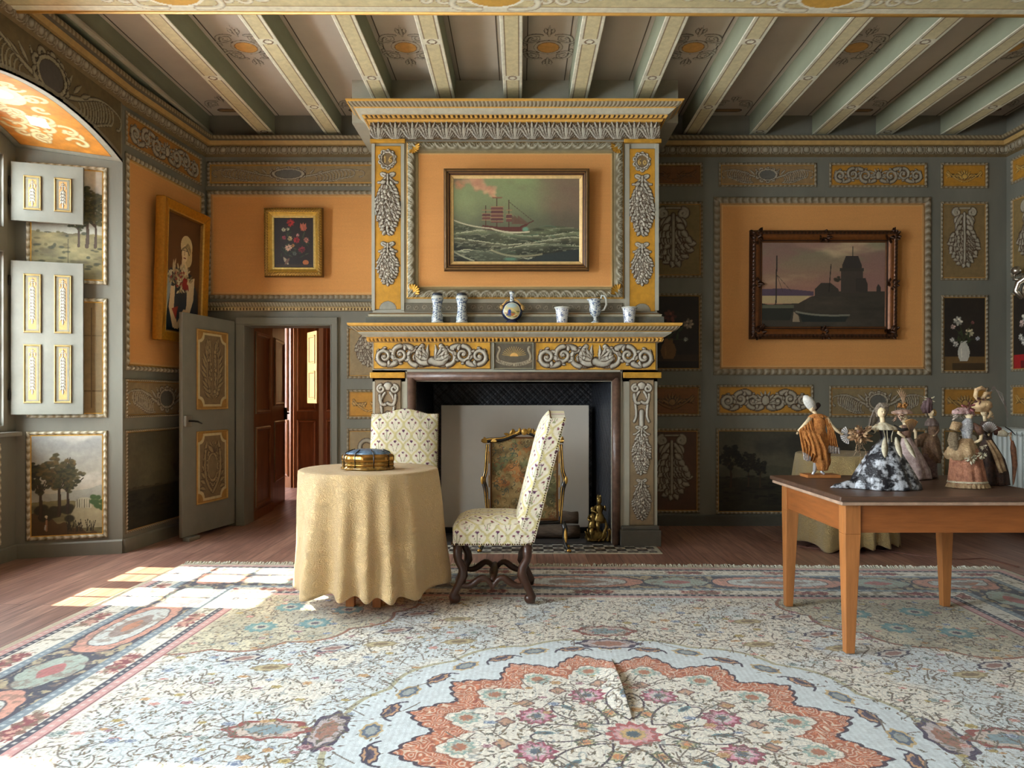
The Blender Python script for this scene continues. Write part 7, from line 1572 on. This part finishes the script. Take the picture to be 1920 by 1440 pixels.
d.tube('white_wig', [(1527, 768, .006), (1521, 760, .004), (1515, 751, 0), (1510, 745, 0), (1508, 742, 0)], [6, 9, 9.5, 6, 2], mat('white_curled_paper', (224, 220, 210), rough=.7, noise=.25, scale=90, bump=.6), 12)
d.tube('dark_bow', [(1530, 768, .01), (1537, 759, .02), (1534, 766, .02)], [3, 5, 2], mat('dark_ribbon', (54, 40, 40), rough=.6))
d.tube('arm', [(1520, 784, 0), (1508, 796, -.01), (1495, 808, -.02)], [4.5, 3.6, 2.6], SKIN); d.hand(1493, 811, (-.6, -.2, -1), dy=-.02)
d.tube('arm', [(1549, 783, 0), (1557, 797, -.01), (1567, 808, -.02), (1573, 813, -.03)], [4.5, 3.4, 2.6, 2], SKIN); d.hand(1574, 814, (1, -.1, .2), dy=-.03)
d.drape('left_sleeve', [[(1520, 786, -.012), (1508, 796, -.022), (1494, 806, -.03)], [(1523, 806, -.03), (1510, 816, -.036), (1496, 824, -.04)], [(1532, 838, -.04), (1514, 840, -.04), (1500, 846, -.04)], [(1522, 866, -.03), (1510, 862, -.04), (1501, 854, -.04)]], OR)
d.drape('right_sleeve', [[(1544, 781, -.01), (1552, 786, -.014), (1558, 800, -.02)], [(1549, 806, -.018), (1556, 810, -.02), (1564, 816, -.02)], [(1548, 834, -.02), (1558, 836, -.024), (1569, 838, -.02)]], OR)
d.drape('sleeve_braid', [[(1548, 834, -.021), (1558, 836, -.026), (1571, 838, -.021)], [(1546, 848, -.022), (1558, 850, -.026), (1572, 850, -.022)]], WB)
d.drape('sleeve_braid', [[(1500, 846, -.042), (1508, 850, -.043), (1516, 856, -.042)], [(1502, 860, -.042), (1508, 864, -.043), (1514, 862, -.042)]], WB)
d.drape('shawl', [[(1497, 806, -.034), (1512, 806, -.05), (1530, 812, -.06)], [(1502, 818, -.05), (1520, 836, -.065), (1544, 842, -.055)], [(1508, 828, -.05), (1524, 858, -.06), (1549, 866, -.045)]], OR, nf=4, amp=3)
d.fan(1590, 815, 17, 2.0, 4.6, mat('white_pleated_paper', (222, 218, 214), rough=.7, noise=.08), 'fan'); 
# 2 black gown
BLKG = M_('black_white_marbled_paper', (196, 200, 206), (26, 26, 32), rough=.35, scale=26, bump=.5); e_ = [n for n in BLKG.node_tree.nodes if n.type == 'VALTORGB'][0].color_ramp.elements; e_[0].position = .46; e_[1].position = .60
BLKS = mat('black_satin', (36, 34, 36), rough=.28, noise=.3, scale=30); CRM = M_('cream_lace', (222, 214, 188), (170, 158, 128), scale=80)
d = D('doll in a wide black and white marbled gown with a train, nearest on the table', 3.98, 1658)
d.rings('gown', [(1660, 916, 62, 50), (1660, 904, 60, 49), (1659, 890, 54, 44), (1659, 872, 44, 36), (1659, 852, 32, 27), (1660, 836, 21, 18), (1661, 826, 12, 10), (1661, 821, 9, 8)], BLKG, nf=9, amp=.055, n=72)
d.rings('train', [(1620, 914, 58, 16), (1618, 908, 50, 14), (1628, 900, 34, 12), (1640, 885, 14, 10)], BLKG, nf=8, amp=.10, n=48)
d.rings('bodice', [(1661, 826, 10, 8), (1661, 818, 9.5, 8), (1661, 806, 13, 9), (1660, 797, 15, 9)], BLKS)
for (px, py, a, r) in ((1646, 838, -.22, 6), (1665, 836, .0, 5.5), (1683, 838, .25, 5.5)):
    c = d.p(px, py, -.085 if px == 1665 else -.075); q = MB(); q.leaf(c+Vector((0, 0, .05)), (a, -.42, -1), (1, a*.3, 0), 40*d.u, r*d.u, .1, n=8); q.build('skirt_petal', CRM, d.t)
for px in (1651, 1658, 1671): d.tube('bodice_stripe', [(px, 802, -.028), (px+(1661-px)*.4, 818, -.026), (px+(1661-px)*.5, 828, -.034)], [1, .9, 1], CRM, 6)
d.rings('collar', [(1659, 806, 23, 15), (1658, 800, 21, 14), (1656, 795, 10, 8), (1655, 792, 6, 5)], CRM, nf=9, amp=.10)
d.head(1653, 773, 9, 0, neck=(1656, 797, 0)); HAIRG = M_('grey_brown_curls', (176, 160, 140), (96, 80, 68), scale=90, bump=.9)
d.rings('hair', [(1655, 782, 8, 7, .022), (1656, 770, 12, 9, .016), (1656, 761, 11, 9, .008), (1655, 755, 5, 5, .006)], HAIRG, nf=7, amp=.2, cr=.08)
d.drape('veil', [[(1645, 762, .02), (1640, 770, .02), (1662, 760, .03)], [(1634, 785, .02), (1640, 786, .03), (1668, 785, .04)], [(1628, 805, .01), (1636, 808, .03), (1650, 806, .04)]], M_('grey_lace_veil', (150, 138, 124), (84, 74, 66), scale=100), nf=3)
d.tube('arm', [(1645, 799, 0), (1637, 806, -.01), (1634, 810, -.02)], [5.5, 5, 4], M_('pale_cuff', (206, 190, 160))); d.tube('glove', [(1634, 809, -.02), (1626, 806, -.03), (1618, 804, -.035)], [3, 2.4, 2], BLKS); d.hand(1617, 804, (-1, -.1, .1), BLKS, -.035, 1.1)
d.tube('arm', [(1675, 800, 0), (1686, 806, -.02), (1697, 804, -.035)], [5, 3.6, 2.6], BLKS); d.hand(1698, 803, (.3, -.1, 1), BLKS, -.035)
d.fan(1700, 812, 27, .95, 2.25, mat('ochre_pleated_paper', (190, 144, 84), rough=.65, noise=.1), dy=-.045, ry=.75)
BQ = D('bouquet of dried flowers hanging from the black gloved hand', 3.96, 1612, 'dried_bouquet'); BQ.t['category'] = 'bouquet'; del BQ.t['group']; del BQ.t['category']; BQ.t['category'] = 'bouquet'
BQ.cluster('dried_petals', 1612, 815, 17, 80, M_('dried_petals', (214, 180, 136), (130, 92, 66), scale=80), 3); BQ.cluster('seed_heads', 1614, 812, 13, 20, M_('seed_heads', (150, 110, 84), (84, 60, 50)), 5, 'ball')
for k, (a, b_) in enumerate(((1601, 852), (1612, 866), (1622, 850), (1607, 842))): 
    q = MB(); rr = random.Random(k); P = [BQ.p(1611+(a-1611)*t+1.5*math.sin(t*9), 818+(b_-818)*t, -.01) for t in np.linspace(0, 1, 8)]; q.tube(P, .0016, 5)
    for v in P[1:]:
        for j in range(4): q.leaf(v, (rr.uniform(-1, 1), rr.uniform(-1, 1), -.6), (0, 1, .3), .012, .003, .2, n=3)
    q.build('trailing_stem', M_('dried_stem', (176, 150, 116), (110, 86, 64)), BQ.t)
# 3 feathered doll behind the fan
d = D('doll in pale pink skirt with berries and feathers on her hat, behind the black gown', 4.42, 1706); PKS = M_('pale_pink_brocade', (206, 186, 180), (150, 124, 120), scale=50)
d.rings('skirt', [(1712, 897, 33, 24), (1711, 880, 31, 22), (1707, 855, 22, 17), (1702, 832, 13, 11), (1699, 820, 8, 7)], PKS, nf=8, amp=.08)
d.rings('underskirt', [(1725, 897, 17, 13, .03), (1723, 880, 16, 13, .03), (1718, 850, 11, 9, .03)], M_('brown_overskirt', (130, 96, 78), (76, 54, 44)), nf=9, amp=.12)
d.rings('bodice', [(1699, 823, 8, 7), (1698, 808, 10, 8), (1698, 797, 10, 7)], M_('brown_bodice', (140, 104, 84), (90, 64, 50))); d.tube('arm', [(1690, 800, 0), (1683, 812, -.01), (1692, 820, -.03)], [4, 3, 2.4], SKIN); d.tube('arm', [(1707, 800, 0), (1715, 810, -.01), (1712, 822, -.03)], [4, 3, 2.4], SKIN)
d.head(1695, 784, 8, 0, neck=(1698, 800, 0)); d.rings('hat_brim', [(1692, 776, 17, 12), (1691, 772, 18, 12), (1694, 768, 9, 8)], M_('pink_hat_cloth', (206, 176, 156), (140, 104, 90)), nf=9, amp=.16); d.cluster('hat_flowers', 1680, 780, 10, 24, M_('pale_pink_petals', (222, 190, 160), (160, 116, 96)), 2, dy=-.02)
d.cluster('berries', 1692, 760, 10, 18, M_('orange_and_black_berries', (206, 140, 60), (50, 36, 34), scale=30), 4, 'ball')
for k in range(7):
    e = (1682+k*3.2, 727+abs(k-2)*3); d.tube('feather', [(1694, 758, 0), (1694+(e[0]-1694)*.3, 745, 0), (e[0], e[1], 0)], [1.3, 1.2, .4], M_('straw_feather', (196, 160, 124), (130, 96, 70)), 5)
# 4 tall brown gown
d = D('tall slim doll in a brown draped gown with a bustle, between the two groups', 4.47, 1746); BRG = M_('taupe_silk', (158, 126, 96), (96, 70, 54), scale=40, bump=.7)
d.rings('pleated_skirt', [(1742, 897, 15, 11), (1742, 880, 14, 10), (1744, 850, 12, 9), (1748, 825, 9, 8), (1749, 812, 7, 6)], M_('mauve_pleats', (150, 124, 118), (84, 62, 60)), nf=16, amp=.09, n=64)
d.rings('draped_overskirt', [(1753, 868, 10, 9), (1749, 856, 15, 11), (1745, 840, 17, 12), (1745, 826, 15, 11), (1747, 814, 9, 8)], BRG, nf=6, amp=.14, tw=4, cr=.06)
d.rings('bustle', [(1727, 838, 5, 6, .01), (1728, 826, 9, 9, .01), (1733, 816, 8, 8, .01), (1738, 812, 3, 3, .01)], BRG, nf=7, amp=.2, cr=.08)
d.rings('bodice', [(1749, 816, 7, 6), (1749, 806, 8, 7), (1749, 795, 9, 7), (1748, 787, 7, 6)], BRG); d.rings('cape', [(1747, 799, 13, 9), (1747, 792, 12, 8), (1746, 784, 6, 5)], M_('grey_mauve_cape', (130, 112, 104), (84, 70, 66)), nf=8, amp=.1)
d.tube('arm', [(1756, 794, 0), (1757, 808, -.01), (1748, 816, -.03)], [3.4, 2.8, 2], BRG); d.hand(1746, 816, (-1, 0, 0), dy=-.03, k=.8)
d.head(1746, 774, 6.5, .2, neck=(1747, 788, 0)); d.rings('hair_bun', [(1750, 780, 6, 6, .012), (1751, 773, 7, 7, .012), (1750, 767, 4, 4, .01)], M_('fair_hair', (206, 170, 104), (140, 104, 60), scale=90)); d.rings('tall_hair', [(1740, 775, 6, 6, .006), (1738, 765, 9, 7), (1740, 752, 8, 6), (1741, 746, 4, 3)], M_('mauve_ribbons', (120, 92, 92), (70, 50, 52)), nf=7, amp=.25, cr=.1)
d.cluster('hair_flowers', 1742, 749, 8, 22, CRM, 7)
# 5 peach skirt, pink hat
d = D('doll with wide pink hat, white lace bodice and peach skirt in the right hand pair', 4.00, 1815); PCH = M_('peach_crumpled_silk', (206, 146, 112), (140, 84, 62), scale=40, bump=.8); BGE = M_('beige_taffeta', (196, 168, 126), (136, 104, 72), scale=34, bump=.7)
d.rings('skirt', [(1814, 906, 33, 26), (1813, 885, 31, 24), (1811, 862, 28, 22), (1811, 842, 21, 17), (1813, 828, 10, 9)], PCH, nf=10, amp=.07, n=64)
d.rings('hem_frill', [(1815, 914, 38, 29), (1815, 908, 36, 28), (1814, 903, 33, 26)], BGE, nf=26, amp=.05, n=120); d.rings('white_trim', [(1814, 904, 35.5, 28), (1814, 901, 34.5, 27)], CRM, nf=20, amp=.02, n=100)
d.rings('overskirt', [(1806, 862, 24, 22), (1803, 852, 28, 24), (1804, 840, 25, 21), (1809, 828, 15, 13), (1813, 822, 8, 8)], BGE, nf=5, amp=.14, tw=3, cr=.05, n=56)
d.cluster('skirt_roses', 1804, 858, 9, 26, CRM, 5, dy=-.075); d.cluster('skirt_roses', 1826, 852, 8, 22, CRM, 6, dy=-.07); d.cluster('skirt_roses', 1835, 838, 6, 14, CRM, 8, dy=-.05)
d.rings('bodice', [(1813, 826, 7, 7), (1813, 812, 9, 8), (1812, 800, 13, 9), (1814, 791, 9, 7), (1816, 784, 5, 5)], M_('white_speckled_lace', (214, 214, 212), (96, 96, 104), scale=150)); 
d.tube('puff_sleeve', [(1800, 796, 0), (1790, 797, -.01), (1785, 806, -.01)], [5, 9, 7], BGE, 10); d.tube('fur_cuff', [(1787, 812, -.01), (1783, 826, -.015), (1786, 840, -.02), (1790, 848, -.02)], [8, 9, 8, 6], M_('fluffy_beige_trim', (176, 156, 124), (110, 90, 66), scale=120, bump=1.), 10); d.hand(1797, 845, (1, 0, -.2), dy=-.04)
d.tube('puff_sleeve', [(1823, 796, 0), (1832, 803, -.01), (1836, 814, -.02)], [5, 8, 6], M_('brown_puff', (110, 74, 54), (60, 38, 28)), 10); d.tube('arm', [(1836, 814, -.02), (1832, 824, -.03), (1822, 828, -.04)], [3.4, 3, 2.4], SKIN); d.hand(1821, 828, (-1, 0, 0), dy=-.04)
d.head(1817, 778, 8, .4, neck=(1816, 790, 0)); d.rings('hat', [(1806, 776, 19, 13), (1805, 770, 17, 12), (1807, 764, 10, 8)], M_('grey_pink_hat', (196, 164, 156), (120, 84, 84)), nf=9, amp=.14, cr=.05); d.cluster('hat_roses', 1811, 765, 11, 34, M_('dusty_rose_petals', (176, 104, 100), (110, 60, 62)), 9, dy=-.02); d.cluster('hat_feathers', 1798, 778, 10, 20, M_('grey_white_feathers', (196, 184, 170), (130, 116, 104)), 4)
# 6 dark gown, feathered hat, parasol
d = D('doll in dark brown gown with towering hat and furled parasol, rightmost on the table', 4.13, 1856); DBR = M_('dark_brown_velvet', (84, 56, 42), (36, 24, 20), scale=40, bump=.7)
d.rings('gown', [(1858, 908, 30, 24), (1858, 885, 28, 23), (1856, 860, 24, 20), (1853, 838, 15, 13), (1851, 822, 8, 7)], DBR, nf=9, amp=.09, n=64); d.drape('front_panel', [[(1842, 826, -.03), (1850, 824, -.04)], [(1846, 850, -.07), (1862, 850, -.07)], [(1856, 885, -.085), (1872, 880, -.07)]], BGE, nf=2)
d.rings('bodice', [(1851, 825, 7, 7), (1851, 812, 9, 8), (1850, 800, 12, 9), (1848, 790, 8, 6)], DBR); d.tube('puff_sleeve', [(1861, 800, 0), (1868, 806, -.01), (1866, 814, -.02)], [5, 8, 6], M_('red_brown_puff', (130, 80, 60), (76, 44, 34)), 10); d.tube('cuff', [(1866, 812, -.02), (1874, 812, -.03), (1881, 815, -.035)], [6, 7, 4], CRM, 10); d.hand(1885, 816, (1, 0, -.2), dy=-.035)
d.tube('arm', [(1840, 802, 0), (1838, 812, -.03), (1840, 818, -.05)], [4, 3.4, 2.6], DBR); d.hand(1842, 815, (.2, 0, 1), dy=-.055); d.fan(1842, 812, 22, .45, 2.75, mat('white_pleated_paper', (222, 218, 214)), dy=-.06, ry=.75); d.cluster('fan_ribbon', 1845, 783, 5, 12, BGE, 3, dy=-.06)
d.head(1845, 772, 7, -.2, neck=(1848, 792, 0)); d.rings('hat_crown', [(1842, 772, 11, 9, .004), (1841, 763, 18, 13), (1843, 756, 16, 12), (1846, 751, 8, 7)], M_('cream_hat_silk', (216, 186, 140), (160, 124, 86), scale=30), nf=6, amp=.08, cr=.05); d.cluster('hat_berries', 1838, 752, 9, 20, M_('wine_dark_petals', (120, 70, 66), (60, 36, 36)), 6)
for P, r in (([(1836, 752, 0), (1829, 742, 0), (1831, 731, 0), (1840, 727, 0), (1848, 731, 0)], [3, 4, 4, 4, 2]), ([(1842, 748, 0), (1848, 738, 0), (1857, 737, 0), (1857, 745, 0), (1849, 747, 0)], [3, 4, 4, 3, 2]), ([(1850, 768, -.01), (1856, 776, -.01), (1850, 784, -.01)], [3, 4, 2])): d.tube('ribbon_loop', P, r, M_('cream_ribbon', (222, 196, 150), (170, 134, 96)), 8)
for k in range(6): d.tube('feather_wisp', [(1850, 745, 0), (1866, 728-k, .01), (1882+k*2, 738+k*7, .01), (1884+k, 764+k*5, 0)], [.5, .45, .4, .25], M_('pale_wisp', (150, 136, 124), (96, 84, 76)), 4)
d.tube('parasol', [(1891, 826, -.03), (1893, 840, -.03), (1896, 870, -.03), (1894, 900, -.03), (1893, 908, -.03)], [2.2, 5, 4.5, 2, .8], M_('brown_parasol_cloth', (140, 92, 60), (84, 52, 36)), 10); d.tube('parasol_handle', [(1885, 812, -.03), (1889, 810, -.03), (1888, 822, -.03), (1891, 830, -.03)], [1, 1.2, 1.2, 1.2], OAKM, 6); d.tube('parasol_strap', [(1878, 800, -.03), (1888, 806, -.03), (1897, 815, -.03)], [1, 1.2, .8], METAL, 6)
